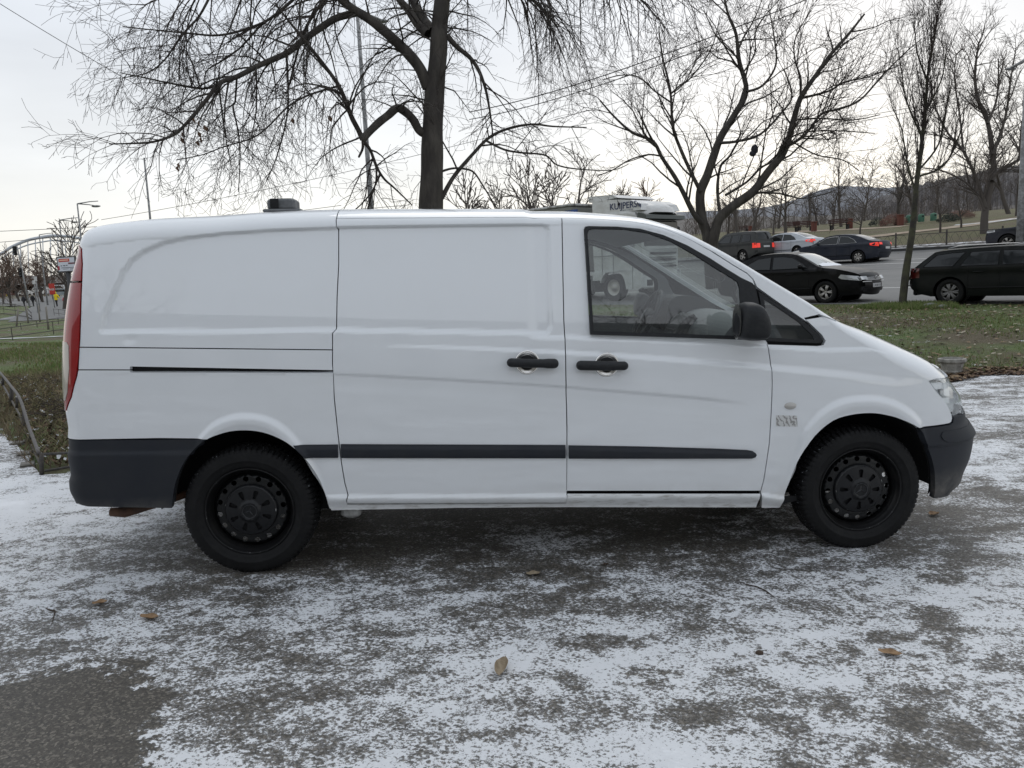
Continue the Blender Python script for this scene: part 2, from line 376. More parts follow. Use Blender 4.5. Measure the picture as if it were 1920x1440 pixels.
FLF = [(1472, 890), (1494.6, 817), (1519, 782), (1546.7, 758), (1581.5, 742.4), (1623, 737.8), (1658, 741.3), (1692.6, 754.5), (1717, 771.9), (1734, 792.7), (1742, 812)]
_d = dict(recess=U(REC), fl_r=np.array(smooth_poly(U(FLR), 3)), fl_f=np.array(smooth_poly(U(FLF), 3)), dent=U([(243, 636)])[0], u980=U([(985, 500)])[0][0],
          belt=xy([(1000, 628), (1062, 628), (1200, 633), (1330, 639), (1440, 645), (1540, 652)]),
          cr2=xy([(760, 645), (900, 649), (1058, 656), (1200, 664), (1300, 671), (1440, 682), (1520, 686), (1600, 690), (1680, 699)]),
          cr3=xy([(150, 696), (400, 696), (624, 697), (700, 700), (850, 708), (1000, 717), (1060, 721), (1200, 733), (1300, 741), (1380, 750), (1430, 757)]),
          sill=xy([(616, 926), (900, 925), (1062, 924), (1426, 922), (1462, 928)]), rb=xy([(130, 852), (355, 854)]), btop=xy([(127, 821), (300, 822), (392, 823.4)]), fb=U([(1760, 833)])[0][1])
_FE = _d
# ---------- van: outlines (traced, in photograph pixels on the van's side) ----------
S_DOOR = [(630.5, 410), (631, 426), (634, 430), (634, 495), (631, 557.5), (630, 617), (623.4, 625), (623.4, 682.5), (626.6, 745), (634.4, 820), (640.7, 871), (646.8, 907), (652.8, 928.4), (650.4, 937.5), (652, 945)]
B_SEAM = [(1054, 405.3), (1056, 500), (1058, 600), (1060, 635), (1061, 700), (1063, 800), (1063, 922.5)]
F_SEAM = [(1054, 405.3), (1127.5, 407.2), (1186, 411.5), (1244, 423.8), (1288, 442.7), (1331.7, 467.5), (1375, 495), (1404.6, 512.7), (1416, 524.4), (1419, 534.6), (1431, 584), (1438, 636.7), (1441, 644), (1442.5, 650), (1447, 681.6), (1448, 720), (1447, 754.5), (1442.5, 831), (1432, 900.4), (1426, 922)]
LAMP = [(149.5, 459), (153.7, 466), (155, 495), (153.7, 526), (151.5, 589), (150, 635), (148.4, 670), (143.7, 707), (134, 745), (125, 771)]
R_ARCH = [(616.6, 952), (607.5, 922), (595, 892), (574, 860.5), (547, 834.8), (523, 821), (492.7, 810.6), (462.5, 807), (432, 809), (405, 816.7), (390, 823.6), (372, 836), (353.8, 856), (338.6, 883), (328, 916), (324.5, 949)]
F_ARCH = [(1463, 952), (1466.8, 942), (1484, 890), (1498, 855), (1526, 817), (1560.6, 789), (1595, 778), (1630, 774.7), (1658, 778), (1685.7, 785.8), (1718.7, 803), (1737.8, 834.4), (1751.7, 872.6), (1755, 907), (1753, 936)]
QW = [(1424.5, 544), (1518, 607.5), (1541, 628), (1547.5, 638), (1545.5, 644), (1535.8, 645.4), (1442, 641)]
WF = [(1095.5, 430), (1098, 424.5), (1104, 423.3), (1156.7, 424.3), (1200.4, 428), (1244, 439.8), (1288, 458.8), (1331.7, 483.5), (1361, 502.5), (1390, 520), (1411, 530), (1417, 537), (1437, 636), (1436, 639), (1107, 628)]
WG = [(1101.5, 440), (1103.5, 431.5), (1112, 428.5), (1171, 429.6), (1215, 436.9), (1258.8, 452.9), (1302.5, 477.7), (1346, 505.4), (1374, 522), (1383, 529), (1386.5, 540), (1388, 567), (1391, 630), (1113, 620.6)]
HL = [(1743, 715.8), (1756, 746-12), (1769, 747.6), (1778, 763), (1784.6, 777.5)]
UL = -0.985                                        # where the side turns into the rear face
lampU = U(LAMP); sU, bU, fU = U(S_DOOR), U(B_SEAM), U(F_SEAM); raU, faU = np.array(smooth_poly(U(R_ARCH), 3)), np.array(smooth_poly(U(F_ARCH), 3))
def tline(u0, u1, n=24):
    a = np.linspace(u0, u1, n); return np.stack([a, ttop(a)-.004], 1)
u637 = U([(632, 405)])[0][0]; uHood = U([(1783, 712)])[0][0]; UEND = 4.50
def cut(line, t0=None, t1=None, u0=None, u1=None):
    k = np.ones(len(line), bool)
    if t0 is not None: k &= line[:, 1] >= t0
    if t1 is not None: k &= line[:, 1] <= t1
    if u0 is not None: k &= line[:, 0] >= u0
    if u1 is not None: k &= line[:, 0] <= u1
    return line[k]
V_ = np.vstack
# ---------- van materials ----------
paint = mat('white_paint', (.79, .81, .83), .38, 0, 1.0)
_b = paint.node_tree.nodes['Principled BSDF']; _b.inputs['Coat Roughness'].default_value = .015
dirtpaint = noisy(mat('dirty_white_paint', (.72, .73, .73), .5, 0, .3), (.33, .31, .28), 9, .5, .75, stretch=(1, 1, 5))
black = noisy(mat('black_plastic', (.010, .011, .013), .5, spec=.35), (.018, .019, .021), 60, .35, .65, .08)
bump_m = noisy(mat('charcoal_bumper_plastic', (.017, .020, .027), .58, spec=.35), (.026, .028, .032), 5, .4, .8, .05, bscale=300)
def add_dirt(m, z0, z1, col=(.16, .15, .135)):     # road dirt splashed on the lower edge
    t = m.node_tree; b = t.nodes['Principled BSDF']; g = t.nodes.new; src = b.inputs['Base Color'].links[0].from_socket
    tcn = g('ShaderNodeTexCoord'); s_ = g('ShaderNodeSeparateXYZ'); t.links.new(tcn.outputs['Object'], s_.inputs[0])
    n = g('ShaderNodeTexNoise'); n.inputs['Scale'].default_value = 7; n.inputs['Detail'].default_value = 8; n.inputs['Roughness'].default_value = .7; t.links.new(tcn.outputs['Object'], n.inputs['Vector'])
    r = g('ShaderNodeMapRange'); r.inputs['From Min'].default_value = z1; r.inputs['From Max'].default_value = z0; t.links.new(s_.outputs['Z'], r.inputs['Value'])
    r2 = g('ShaderNodeMapRange'); r2.inputs['From Min'].default_value = .35; r2.inputs['From Max'].default_value = .65; t.links.new(n.outputs['Fac'], r2.inputs['Value'])
    mu = g('ShaderNodeMath'); mu.operation = 'MULTIPLY'; t.links.new(r.outputs[0], mu.inputs[0]); t.links.new(r2.outputs[0], mu.inputs[1])
    x = g('ShaderNodeMix'); x.data_type = 'RGBA'; t.links.new(src, x.inputs[6]); x.inputs[7].default_value = (*col, 1); t.links.new(mu.outputs[0], x.inputs['Factor']); t.links.new(x.outputs[2], b.inputs['Base Color'])
add_dirt(bump_m, .30, .44)
noisy(paint, (.765, .785, .80), 3.0, .45, .9); add_dirt(paint, .20, .44, (.55, .53, .50))
paint.node_tree.nodes['Principled BSDF'].inputs['Coat Roughness'].default_value = .012; paint.node_tree.nodes['Principled BSDF'].inputs['Coat IOR'].default_value = 1.66
liner = mat('dark_liner', (.012, .012, .013), .9)
wellm = noisy(mat('wheel_well', (.012, .012, .013), .9), (.25, .26, .27), 60, .66, .72)
interior = mat('grey_interior', (.20, .205, .21), .75); interior2 = mat('dark_interior', (.03, .031, .034), .6)
chrome = mat('chrome', (.85, .83, .80), .16, 1.0)
winm = glass('cab_glass', (.80, .84, .83), 1.0, 1.6, film=.05); screenm = glass('windscreen_glass', (.78, .84, .82), 1.0, 1.5, film=.02); darkgl = glass('dark_glass', (.60, .63, .63), 1.0, 1.6, film=.02)
lensm = glass('clear_lens', (.92, .94, .94), 1.0, 1.4, film=.07)
redm = mat('red_lens', (.28, .006, .006), .25, 0, 1.0); redd = mat('dark_red_lens', (.14, .003, .004), .25, 0, 1.0); clearm = mat('pale_lens', (.42, .38, .33), .25, 0, 1.0)
rubber = noisy(mat('tyre_rubber', (.006, .006, .0065), .72, spec=.3), (.012, .012, .012), 14, .45, .75, .15, bscale=80)
treadm = noisy(mat('snowy_tread', (.006, .006, .0065), .8, spec=.3), (.35, .37, .39), 75, .63, .68, .2)
rimm = noisy(mat('black_steel', (.005, .005, .0055), .36, spec=.35), (.010, .0095, .009), 12, .5, .7, .05); capm = mat('black_hub', (.007, .0075, .009), .42, spec=.4)
scuff = noisy(mat('scuffed_edge', (.02, .02, .021), .5), (.5, .5, .5), 30, .60, .66)
rust = noisy(mat('rusty_steel', (.06, .035, .025), .8), (.14, .07, .04), 8, .4, .6)
# ---------- van: build ----------
van = tag(empty('cargo_van', (0, 0, 0), (0, SLOPE, 0)), 'long white panel van with black bumpers and steel wheels parked side-on in the foreground', 'van')
def panel(name, outline, m, holes=(), step=.012, off=0.0, fl=.032, both=True, gap=.0026, parent=van, label=None):
    O = offset_poly(outline, gap) if gap else np.array(outline); Hh = [np.array(h) for h in holes]
    P, T = cdt_patch(O, Hh, step); fn = (lambda u, t, o=0.0: M0(u, t, off(u, t))) if callable(off) else (lambda u, t, o=0.0: M0(u, t, off))
    a = link(name, patch_mesh(name, P, T, fn, fl), m, parent)
    if label: a['label'] = label
    if both: link(name, patch_mesh(name, P, T, fn, fl, True), m, van)
    return a
zl1 = U([(148, 651)])[0]; l651 = U([(148.8, 651), (400, 653.5), (623.4, 656)]); l693 = U([(146.5, 693.5), (244, 693.6), (245, 697.5), (625, 698.6)])
tipt = lampU[0][1]
upper = V_([l651, cut(sU[::-1], t0=l651[-1][1]+.003), [[u637, sU[0][1]+.01]], tline(u637, -.80, 50), tline(-.82, UL, 10), [[UL, tipt+.02]], cut(lampU, t0=l651[0][1]+.003)])
panel('upper_side_panel', upper, paint)
trk0, trk1 = U([(245, 688.5), (625, 695)]), U([(625, 698.6), (245, 692)])
railc = V_([cut(lampU, t0=l693[0][1]+.003, t1=l651[0][1]-.003)[::-1][:0], l693[:2], [l693[1]+[.002, .014]], [trk0[0]+[.003, .001]], trk0[1:]-[[.001, 0]], [[sU[7][0], trk0[1][1]+.03]], l651[::-1]])
panel('rail_cover', railc, paint)
panel('door_track', V_([trk0+[[0, .012]], trk1-[[0, .012]]]), liner, off=-.032, fl=0, gap=0, step=.03)
i693 = [i for i in range(len(sU)) if sU[i][1] < l693[-1][1]-.003]
btopL = U([(390, 823.2), (300, 822.2), (127, 821)])
ra_body = np.array([p for p in raU if p[1] > 0 and (p[0] > btopL[0][0]-.001)])
lampL = cut(lampU, t1=l693[0][1]-.004)[::-1]
lower = V_([l693, sU[i693], U([(652, 950), (618, 955)]), ra_body, btopL, [[UL, btopL[-1][1]]], [[UL, lampL[0][1]-.005]], lampL])
panel('lower_side_panel', lower, paint)
panel('sliding_door', V_([sU, U([(652, 943.8), (1063, 942.5)]), bU[::-1][0:], ]), paint)
railpoly = V_([[[u637, sU[0][1]+.002]], [sU[0]], fU[:9], U([(1423, 539), (1455, 562), (1518, 604.5), (1513, 597), (1573, 595.5)]), [[U([(1576, 595)])[0][0], float(ttop(U([(1576, 595)])[0][0]))-.004]], tline(U([(1574, 595)])[0][0]-.01, u637, 70)])
panel('roof_rail', railpoly, paint)
fd = panel('front_door', V_([bU, U([(1063, 921), (1425, 920.8)]), fU[::-1]]), paint, holes=[U(WF)])
sillp = V_([U([(619, 951), (652, 946.5), (1061, 944.5), (1063, 925), (1426, 924.5), (1419.5, 953), (1063, 952.5), (850, 954), (620, 958.5)])])
panel('sill', sillp, dirtpaint, off=-.004)
hoodline = tline(U([(1573, 597)])[0][0]+.01, uHood, 30)
fend = V_([U([(1442, 646), (1536, 648.8), (1548, 647.2), (1551.5, 640), (1545, 629), (1521, 606), (1513, 599.3), (1571, 597.5)]), hoodline, U([(1772, 708.3), (1756, 710), (1743, 715.2)]), U(HL[1:]), U([(1785.5, 784), (1784, 791), (1780, 794), (1718.7, 801.8)]),
           faU[::-1][[i for i in range(len(faU)) if faU[::-1][i][0] < U([(1717, 803)])[0][0]]], U([(1461, 953), (1428, 953.5)]), fU[::-1][:9]])
fd2 = panel('front_fender', fend, paint)
# nose, hood lip, headlight, bumpers
hlb = U([(1785, 779)])[0]; tn = hlb[1]
hl_top = U([(1743, 715.6), (1756, 710.5), (1772, 708.8), (1783, 711.5)]); uh1 = hl_top[-1][0]+.24
hlpoly = V_([hl_top, [[uh1, hl_top[-1][1]-.03]], [[uh1-.04, tn-.01]], [hlb+[0, .001]], U(HL[::-1][1:-1])])
hsock = lambda P, T: None
P_, T_ = cdt_patch(offset_poly(hlpoly, .003), [], .02)
for mi in (False, True):
    tmp = link('headlight', patch_mesh('headlight', P_, T_, lambda u, t, o=0: M0(u, t, -.004), .01, mi), lensm, van)
    bk = link('reflector', patch_mesh('reflector', P_, T_, lambda u, t, o=0: M0(u, t, -.045), .0, mi), mat('headlight_bowl', (.80, .81, .82), .5, 0), tmp)
    mb = MB(); q = M0(hlb[0], .76, -.035)
    for (uu, tt, rr) in ((uHood-.05, .80, .035), (uHood+.05, .72, .035)):
        c = M0(uu, tt, -.026)
        mb.lathe([(.005, .02), (rr*.5, .012), (rr, -.012), (rr*1.05, -.015)], 20, Matrix.Translation((c[0], c[1] if not mi else 2*HALF-c[1], c[2]))@Matrix.Rotation(math.radians(-60 if not mi else 60), 4, 'Z'))
    for (p0, p1, p2, p3) in (((1748, 719), (1770, 717), (1772, 729), (1757, 731)), ((1772, 716), (1783, 718), (1784, 744), (1774, 742)), ((1769, 747), (1783, 746), (1784, 757), (1776, 757))):
        q = [M0(*unp(*p), -.010, False) for p in (p0, p1, p2, p3)]; q2 = [M0(*unp(*p), -.032, False) for p in (p0, p1, p2, p3)]
        if mi: q = [(a[0], 2*HALF-a[1], a[2]) for a in q]; q2 = [(a[0], 2*HALF-a[1], a[2]) for a in q2]
        mb.add(q+q2, [(0, 1, 2, 3), (7, 6, 5, 4), (0, 4, 5, 1), (1, 5, 6, 2), (2, 6, 7, 3), (3, 7, 4, 0)])
    mb.build('lamp_bowls', mat('silver_bowl', (.95, .95, .96), .3, 0), tmp)
nose = V_([[[uHood+.002, hl_top[-1][1]+.006]], [[uh1+.004, hl_top[-1][1]-.026]], [[uh1-.036, tn-.01]], [[UEND, tn-.02]], [[UEND, float(ttop(UEND))-.004]], tline(UEND, uHood+.002, 12)])
panel('nose_panel', nose, paint, step=.03)
panel('grille', np.array([[uh1+.02, tn+.02], [UEND-.15, tn+.02], [UEND-.15, tn+.12], [uh1+.04, tn+.10]]), black, off=.004, step=.03)
bt = U([(1718.7, 803), (1780, 795.5), (1785.5, 792), (1787, 781)]); fb_arch = np.array([p for p in faU if p[0] > bt[0][0]-.004]); zb = U([(1753, 936), (1790, 930)])
panel('front_bumper', V_([bt, [[UEND, tn-.022]], [[UEND, .34]], [[4.15, .325]], [[3.92, .31]], [[3.78, zb[0][1]-.012]], zb[:1], fb_arch[::-1][1:]]), bump_m, off=.004, step=.014)
tr_ = U([(1762, 817), (1765, 809), (1775, 806.3), (1790, 805)]); trb = U([(1790, 829.5), (1775, 829), (1766, 825)])
panel('bumper_trim', V_([tr_, [[tr_[-1][0]+.45, tr_[-1][1]+.012]], [[trb[0][0]+.45, trb[0][1]+.006]], trb]), bump_m, off=.009, step=.014, fl=.010)
rbm = U([(127, 821), (390, 823.6)]); ra_b = np.array([p for p in raU if p[0] < rbm[1][0]]); rbl = U([(323.5, 953), (166.5, 950), (150, 945), (137, 938)])
panel('rear_bumper', V_([rbm[::-1][:1], ra_b, rbl, [[UL-.02, rbl[-1][1]-.01]], [[-1.80, .30]], [[-1.80, rbm[0][1]]], rbm[:1]]), bump_m, off=.006, step=.014)
panel('rear_door', np.array([[UL-.004, .62], [UL-.004, float(ttop(UL))-.01], [-1.2, float(ttop(UL))-.01], [-1.78, float(ttop(UL))-.01], [-1.78, .62]]), paint, step=.04)
panel('rear_window', np.array([[-1.12, 1.12], [-1.14, 1.55], [-1.7, 1.57], [-1.7, 1.12]]), black, off=.003, step=.04, fl=.004)
# side mouldings, tail lamps
mtop = xy([(549, 832), (635, 832), (1061, 833), (1400, 842.5), (1420, 843)])
def moff(u, t): d_ = np.interp(u, *mtop)-t; return .017-.011*(1-ss(d_/.030))-.006*ss((d_-.05)/.03)
panel('side_moulding', V_([U([(549, 832.5), (635, 832), (635.5, 858.5), (574, 858.5), (562, 846)])]), bump_m, off=moff, fl=.012)
panel('side_moulding', U([(638, 831.5), (1061, 833), (1061, 859.5), (640, 858.8)]), bump_m, off=moff, fl=.012)
ml = U([(1065, 833.5), (1200, 836), (1340, 840), (1400, 842.5), (1410, 844), (1416, 848), (1418, 852), (1415, 857), (1408, 859.5), (1065, 860)])
panel('side_moulding', ml, bump_m, off=moff, fl=.012, parent=van)
lz = U([(153.7, 528)])[0][1]; cl = U([(127, 640), (131, 648), (132, 690), (129, 735), (125, 752)])
lj = U([(153.7, 528)])[0]
panel('tail_light', V_([[[UL, tipt+.012]], cut(lampU, t0=lz+.002), [lj+[0, .002]], [[UL, lz+.002]]]), redm, off=.004, step=.014)
tl = panel('tail_light', V_([[[UL, lz-.003]], [lj-[0, .003]], cut(lampU, t1=lz-.006), [[UL, lampU[-1][1]+.0]]]), redm, off=.004, step=.014)
panel('tail_light_inner', V_([[[UL-.002, tipt+.012]], [[UL-.002, lampU[-1][1]]], [[UL-.12, lampU[-1][1]+.02]], [[UL-.12, tipt-.02]]]), redd, off=.003, step=.02)
panel('reversing_lens', V_([cl, [[UL-.05, cl[-1][1]]], [[UL-.05, cl[0][1]]]]), clearm, off=.0065, step=.014, fl=.004)
# windows
for mi in (False, True):
    par = [c for c in bpy.data.objects if c.name.startswith('front_door')][1 if mi else 0]
    for nm, O, H, off, m_ in (('window_frame', WF, [WG], .001, black), ('window_glass', WG, [], -.006, winm)):
        P_, T_ = cdt_patch(offset_poly(smooth_poly(U(O), 2, True) if 0 else U(O), .002 if nm == 'window_frame' else -.004), [np.array(U(h)) for h in H], .012 if H else .05)
        link(nm, patch_mesh(nm, P_, T_, lambda u, t, o=0: M0(u, t, off, nm == 'window_frame' and False), .012 if H else None, mi), m_, par)
QG = [(1436, 561), (1460, 576), (1500, 603), (1527, 629), (1531, 638), (1447, 634)]
panel('quarter_window', U(QW), black, holes=[U(QG)], off=-.001, fl=.01)
panel('quarter_glass', offset_poly(U(QG), -.003), darkgl, off=-.006, fl=0, step=.04)
# roof, windscreen, hood skins spanning from edge to edge
def span(name, u0, u1, m, nu, crown, bulge=0, edge=0.0, ny=24):
    us = np.linspace(u0, u1, nu); A = M0(us, ttop(us)-.003, 0.0); V = []; f = np.linspace(0, 1, ny)
    for i in range(nu):
        a = A[i]; B = np.array([a[0], 2*HALF-a[1], a[2]]); k = 4*f*(1-f); wdt = max(0, B[1]-a[1])/1.5
        P = a[None]*(1-f)[:, None]+B[None]*f[:, None]; P[:, 2] += (crown[0]+(crown[1]-crown[0])*i/(nu-1))*k*wdt*wdt; P[:, 0] += bulge*k; V.append(P)
    V = np.concatenate(V); Fc = []
    for i in range(nu-1):
        for j in range(ny-1): Fc.append((i*ny+j, (i+1)*ny+j, (i+1)*ny+j+1, i*ny+j+1))
    me = mesh(name, V, Fc); me.polygons.foreach_set('use_smooth', [True]*len(me.polygons)); return link(name, me, m, van)
uw0, uw1 = 2.16, 3.06
roof = span('roof', -.95, uw0, paint, 60, (.02, .02))
span('windscreen', uw0+.003, uw1, screenm, 30, (.03, .03), .06)
span('cowl', uw1+.002, uw1+.07, black, 4, (.035, .04), .03)
span('hood', uw1+.073, UEND, paint, 40, (.045, .03))
# inner skins so that gaps read dark and the cab is lined
full = V_([tline(UL, UEND-.02, 120)[:, :]-[[0, .02]], [[UEND-.02, .45]], [[fb_arch[-1][0]+.1, .35]], (faU[::-1])+[[0, .0]], [[3.0, .30]], [[.5, .30]], raU, [[UL, .4]]])
link_h = [offset_poly(U(WF), -.004), offset_poly(U(QW), .012)]
P_, T_ = cdt_patch(offset_poly(full, .006), link_h, .035)
for mi in (False, True):
    link('inner_skin', patch_mesh('inner_skin', P_, T_, lambda u, t, o=0: M0(u, t, -.055, False), None, mi), liner, van)
trimP, trimT = cdt_patch(V_([bU[[0, -1]]-[[.1, 0]], [[2.68, .35], [2.74, .70], [2.86, .98]], fU[:10][::-1]-[[0, .012]]])*1.0, [offset_poly(U(WG), -.012)], .04)
for mi in (False, True):
    link('door_trim', patch_mesh('door_trim', trimP, trimT, lambda u, t, o=0: M0(u, t, -.070, False), None, mi), interior, van)
pilP, pilT = cdt_patch(V_([[sU[0]], fU[:9], U([(1423, 539), (1455, 562), (1518, 604.5), (1513, 597), (1573, 595.5)]), tline(U([(1574, 595)])[0][0]-.01, sU[0][0], 50)]), [], .04)
for mi in (False, True):
    link('pillar_trim', patch_mesh('pillar_trim', pilP, pilT, lambda u, t, o=0: M0(u, t, -.05, False), None, mi), interior, van)
P_, T_ = cdt_patch(offset_poly(railpoly, .001), [], .04)
for mi in (False, True):
    link('rail_lining', patch_mesh('rail_lining', P_, T_, lambda u, t, o=0: M0(u, t, -.010), None, mi), interior, van)
mb = MB(); mb.prism([(.10, .4), (.06, 1.0), (.15, 1.5), (.26, 1.75), (1.58, 1.75), (1.69, 1.5), (1.78, 1.0), (1.74, .4)], 1.40, 1.43, None, 'x'); mb.build('bulkhead', interior, van)
mb = MB(); mb.box((2.08, HALF, .48), (1.3, 1.7, .05)); mb.build('cab_floor', interior2, van)
mb = MB(); mb.box((1.55, HALF, .33), (3.6, 1.4, .12)); mb.tube([(-.45, .5, .26), (1.2, .5, .26)], .05, 10)
mb.build('underbody', liner, van)
us = np.linspace(1.2, 2.2, 14); A = M0(us, ttop(us), -.05); Vv = []; Ff = []
for i in range(14): Vv += [(A[i][0], A[i][1], A[i][2]-.01), (A[i][0], 2*HALF-A[i][1], A[i][2]-.01)]
for i in range(13): Ff.append((2*i, 2*i+1, 2*i+3, 2*i+2))
link('headliner', mesh('headliner', Vv, Ff), interior, van)
# dashboard and steering wheel (left-hand drive: far side)
mb = MB(); dp = [(2.62, .85), (2.54, .95), (2.48, 1.08), (2.50, 1.17), (2.58, 1.235), (2.70, 1.26), (2.84, 1.23), (3.05, 1.13), (3.12, .88)]
mb.prism(smooth_poly(dp, 4, True), .16, 1.68); dash = mb.build('dashboard', interior, van)
mb = MB(); bp = [(2.47, 1.10), (2.45, 1.25), (2.49, 1.33), (2.58, 1.345), (2.70, 1.32), (2.78, 1.22)]
mb.prism(smooth_poly(bp, 3, True), 1.16, 1.50); mb.build('instrument_hood', interior2, dash)
mb = MB(); cpn = [(2.36, .78), (2.38, 1.05), (2.45, 1.20), (2.55, 1.2), (2.6, .7)]; mb.prism(smooth_poly(cpn, 3, True), .80, 1.06)
for k in range(4): mb.box((2.385+.012*k, .93, 1.0+.045*k), (.03, .2, .022))
mb.build('centre_console', interior2, dash)
SW = Matrix.Translation((2.36, 1.36, 1.20))@Matrix.Rotation(math.radians(-62), 4, 'Y')
sw = MB(); ring = [(.19*math.cos(a), .19*math.sin(a), 0) for a in np.linspace(0, 2*math.pi, 37)]
sw.tube(ring, .016, 8, False, SW); sw.lathe([(0, .03), (.05, .028), (.07, .0), (.04, -.05), (.03, -.28)], 20, SW, 'z')
for a in (.15, math.pi-.15, -math.pi/2): sw.tube([(.05*math.cos(a), .05*math.sin(a), .0), (.18*math.cos(a), .18*math.sin(a), 0)], .014, 6, True, SW)
sw.build('steering_wheel', interior2, van)
# door handles, mirror, repeater, sticker, roof box, exhaust, mud flap
def onside(px, py, off=0.0): u, t = unp(px, py); return M0(u, t, off)
def handle(cx, cy, x0, x1, flip):
    c = onside(cx, cy); hp = MB()
    ex, ez = onside(x1, cy+1)[0]-onside(x0, cy-1)[0], 0; p0, p1 = onside(x0, cy-(1 if flip else 0)), onside(x1, cy+1)
    Pn = []; R_ = []; sv = [0, .008, .022, .045, .08, .13, .2, .3, .4, .5, .6, .7, .8, .87, .92, .955, .978, .992, 1]
    for s_ in sv:
        p = p0*(1-s_)+p1*s_; e_ = min(s_, 1-s_)/.085; w = math.sqrt(max(0, 1-(1-min(1, e_))**2)); fat = 1.0 if ((s_ > .70) == flip) else .90
        if (s_ < .22 if flip else s_ > .78): fat = .92
        Pn.append((p[0], p[1]-.030-.010*math.sin(math.pi*s_), p[2])); R_.append(max(.002, .0245*w*fat))
    hp.tube(Pn, R_, 16)
    hp.box((p0[0]+.045, p0[1]-.012, p0[2]), (.05, .03, .028)); hp.box((p1[0]-.045, p1[1]-.012, p1[2]), (.05, .03, .028))
    h = hp.build('door_handle', black, van if cx < 1060 else fd)
    r = MB(); r.lathe([(.039, -.0036), (.044, -.0042), (.052, -.0068), (.0565, -.0075), (.0600, -.0060), (.0620, -.001)], 44, Matrix.Translation((c[0], c[1]-.001, c[2])))
    r.build('handle_surround', chrome, h)
    r = MB(); r.lathe([(0, -.0032), (.040, -.0032), (.040, .0)], 30, Matrix.Translation((c[0], c[1]-.001, c[2]))); r.build('handle_recess', liner, h)
    return h
handle(988.3, 679.5, 949.5, 1046, True); handle(1137.5, 683.7, 1078.5, 1175.5, False)
# door mirror: a rounded shell on a foot
def shell(px_outline, y0, y1, name, m, par, n=9):
    C2 = np.array([onplane(px, py, -.20) for px, py in px_outline]); c = C2.mean(0); V = []; Fc = []; K = len(C2)
    for i, (sc, yy) in enumerate([(.80, 0), (.94, .12), (1.0, .35), (1.0, .62), (.93, .82), (.78, .94), (.5, 1.0), (.2, 1.02)]):
        for p in C2: V.append((c[0]+(p[0]-c[0])*sc+(.018 if yy > .5 else 0)*(yy-.5)*2, y0+(y1-y0)*yy, c[2]+(p[2]-c[2])*sc))
    for i in range(7):
        for k in range(K): j = (k+1) % K; Fc.append((i*K+k, i*K+j, (i+1)*K+j, (i+1)*K+k))
    Fc.append(tuple(range(K-1, -1, -1))); Fc.append(tuple(range(7*K, 8*K)))
    me = mesh(name, V, Fc); me.polygons.foreach_set('use_smooth', [True]*len(me.polygons)); return link(name, me, m, par)
mir = smooth_poly([(1381, 590), (1386, 574), (1394, 567.5), (1405, 566.5), (1418, 573), (1428, 590), (1433, 610), (1432, 628), (1424, 636.5), (1405, 638), (1388, 635.5), (1380, 628), (1378.5, 610)], 3, True)
mirror = shell(mir, -.13, -.30, 'door_mirror', black, fd)
ml_ = MB(); c0 = onplane(1383, 603, -.20); ml_.lathe([(0, 0), (.06, 0)], 20, Matrix.Translation((c0[0]-.004, -.20, c0[2]))@Matrix.Diagonal((1, 1.05, 1.45, 1)), 'x'); ml_.build('mirror_glass', chrome, mirror)
mf = MB(); f0 = onside(1418, 612); mf.box((f0[0]-.02, -.06, f0[2]-.02), (.10, .16, .05), None, .015); mf.box((f0[0]-.01, .012, f0[2]-.01), (.11, .03, .11), None, .012); mf.build('mirror_arm', black, mirror)
mirF = mirror.copy(); mirF.data = mirror.data.copy()
for v in mirF.data.vertices: v.co.y = 2*HALF-v.co.y
mirF.data.flip_normals(); COL.objects.link(mirF)
rp_ = MB(); c = onside(1482, 761); rp_.lathe([(0, -.012), (.02, -.010), (.03, -.004), (.033, .002)], 28, Matrix.Translation(tuple(c))@Matrix.Diagonal((1, 1, .58, 1))); rp_.build('side_repeater', mat('smoked_lens', (.46, .44, .41), .3, 0, 1), fd2)
stk = U([(1455, 778.5), (1494.5, 779.5), (1495, 800), (1455, 799)])
stm = mat('torn_sticker', (.62, .62, .61), .6)
t_ = stm.node_tree; b_ = t_.nodes['Principled BSDF']; tc_ = t_.nodes.new('ShaderNodeTexCoord'); mp_ = t_.nodes.new('ShaderNodeMapping'); mp_.inputs['Rotation'].default_value = (0, .45, 0); wv = t_.nodes.new('ShaderNodeTexWave'); wv.inputs['Scale'].default_value = 14; wv.inputs['Distortion'].default_value = 7; wv.inputs['Detail'].default_value = 4; wv.inputs['Detail Scale'].default_value = 3
t_.links.new(tc_.outputs['Object'], mp_.inputs[0]); t_.links.new(mp_.outputs[0], wv.inputs['Vector']); rr_ = t_.nodes.new('ShaderNodeValToRGB'); rr_.color_ramp.elements[0].color = (.30, .29, .28, 1); rr_.color_ramp.elements[0].position = .1; rr_.color_ramp.elements[1].color = (.62, .62, .61, 1); rr_.color_ramp.elements[1].position = .45
t_.links.new(wv.outputs['Fac'], rr_.inputs[0]); t_.links.new(rr_.outputs[0], b_.inputs['Base Color'])
panel('torn_sticker', stk, stm, off=.0012, fl=.001, both=False, gap=0, parent=fd2)
rb_ = MB(); c = onplane(532, 385, .45); rb_.box((c[0], .45, c[2]+.0), (.145, .14, .062), None, .012); rb_.box((c[0]+.01, .45, c[2]-.035), (.20, .2, .018), None, .006); rbx = rb_.build('roof_box', noisy(mat('weathered_grey', (.10, .105, .11), .7), (.16, .165, .17), 12), van)
rb_ = MB(); rb_.box((c[0]-.032, .378, c[2]+.003), (.042, .012, .05)); rb_.build('dark_window', liner, rbx)
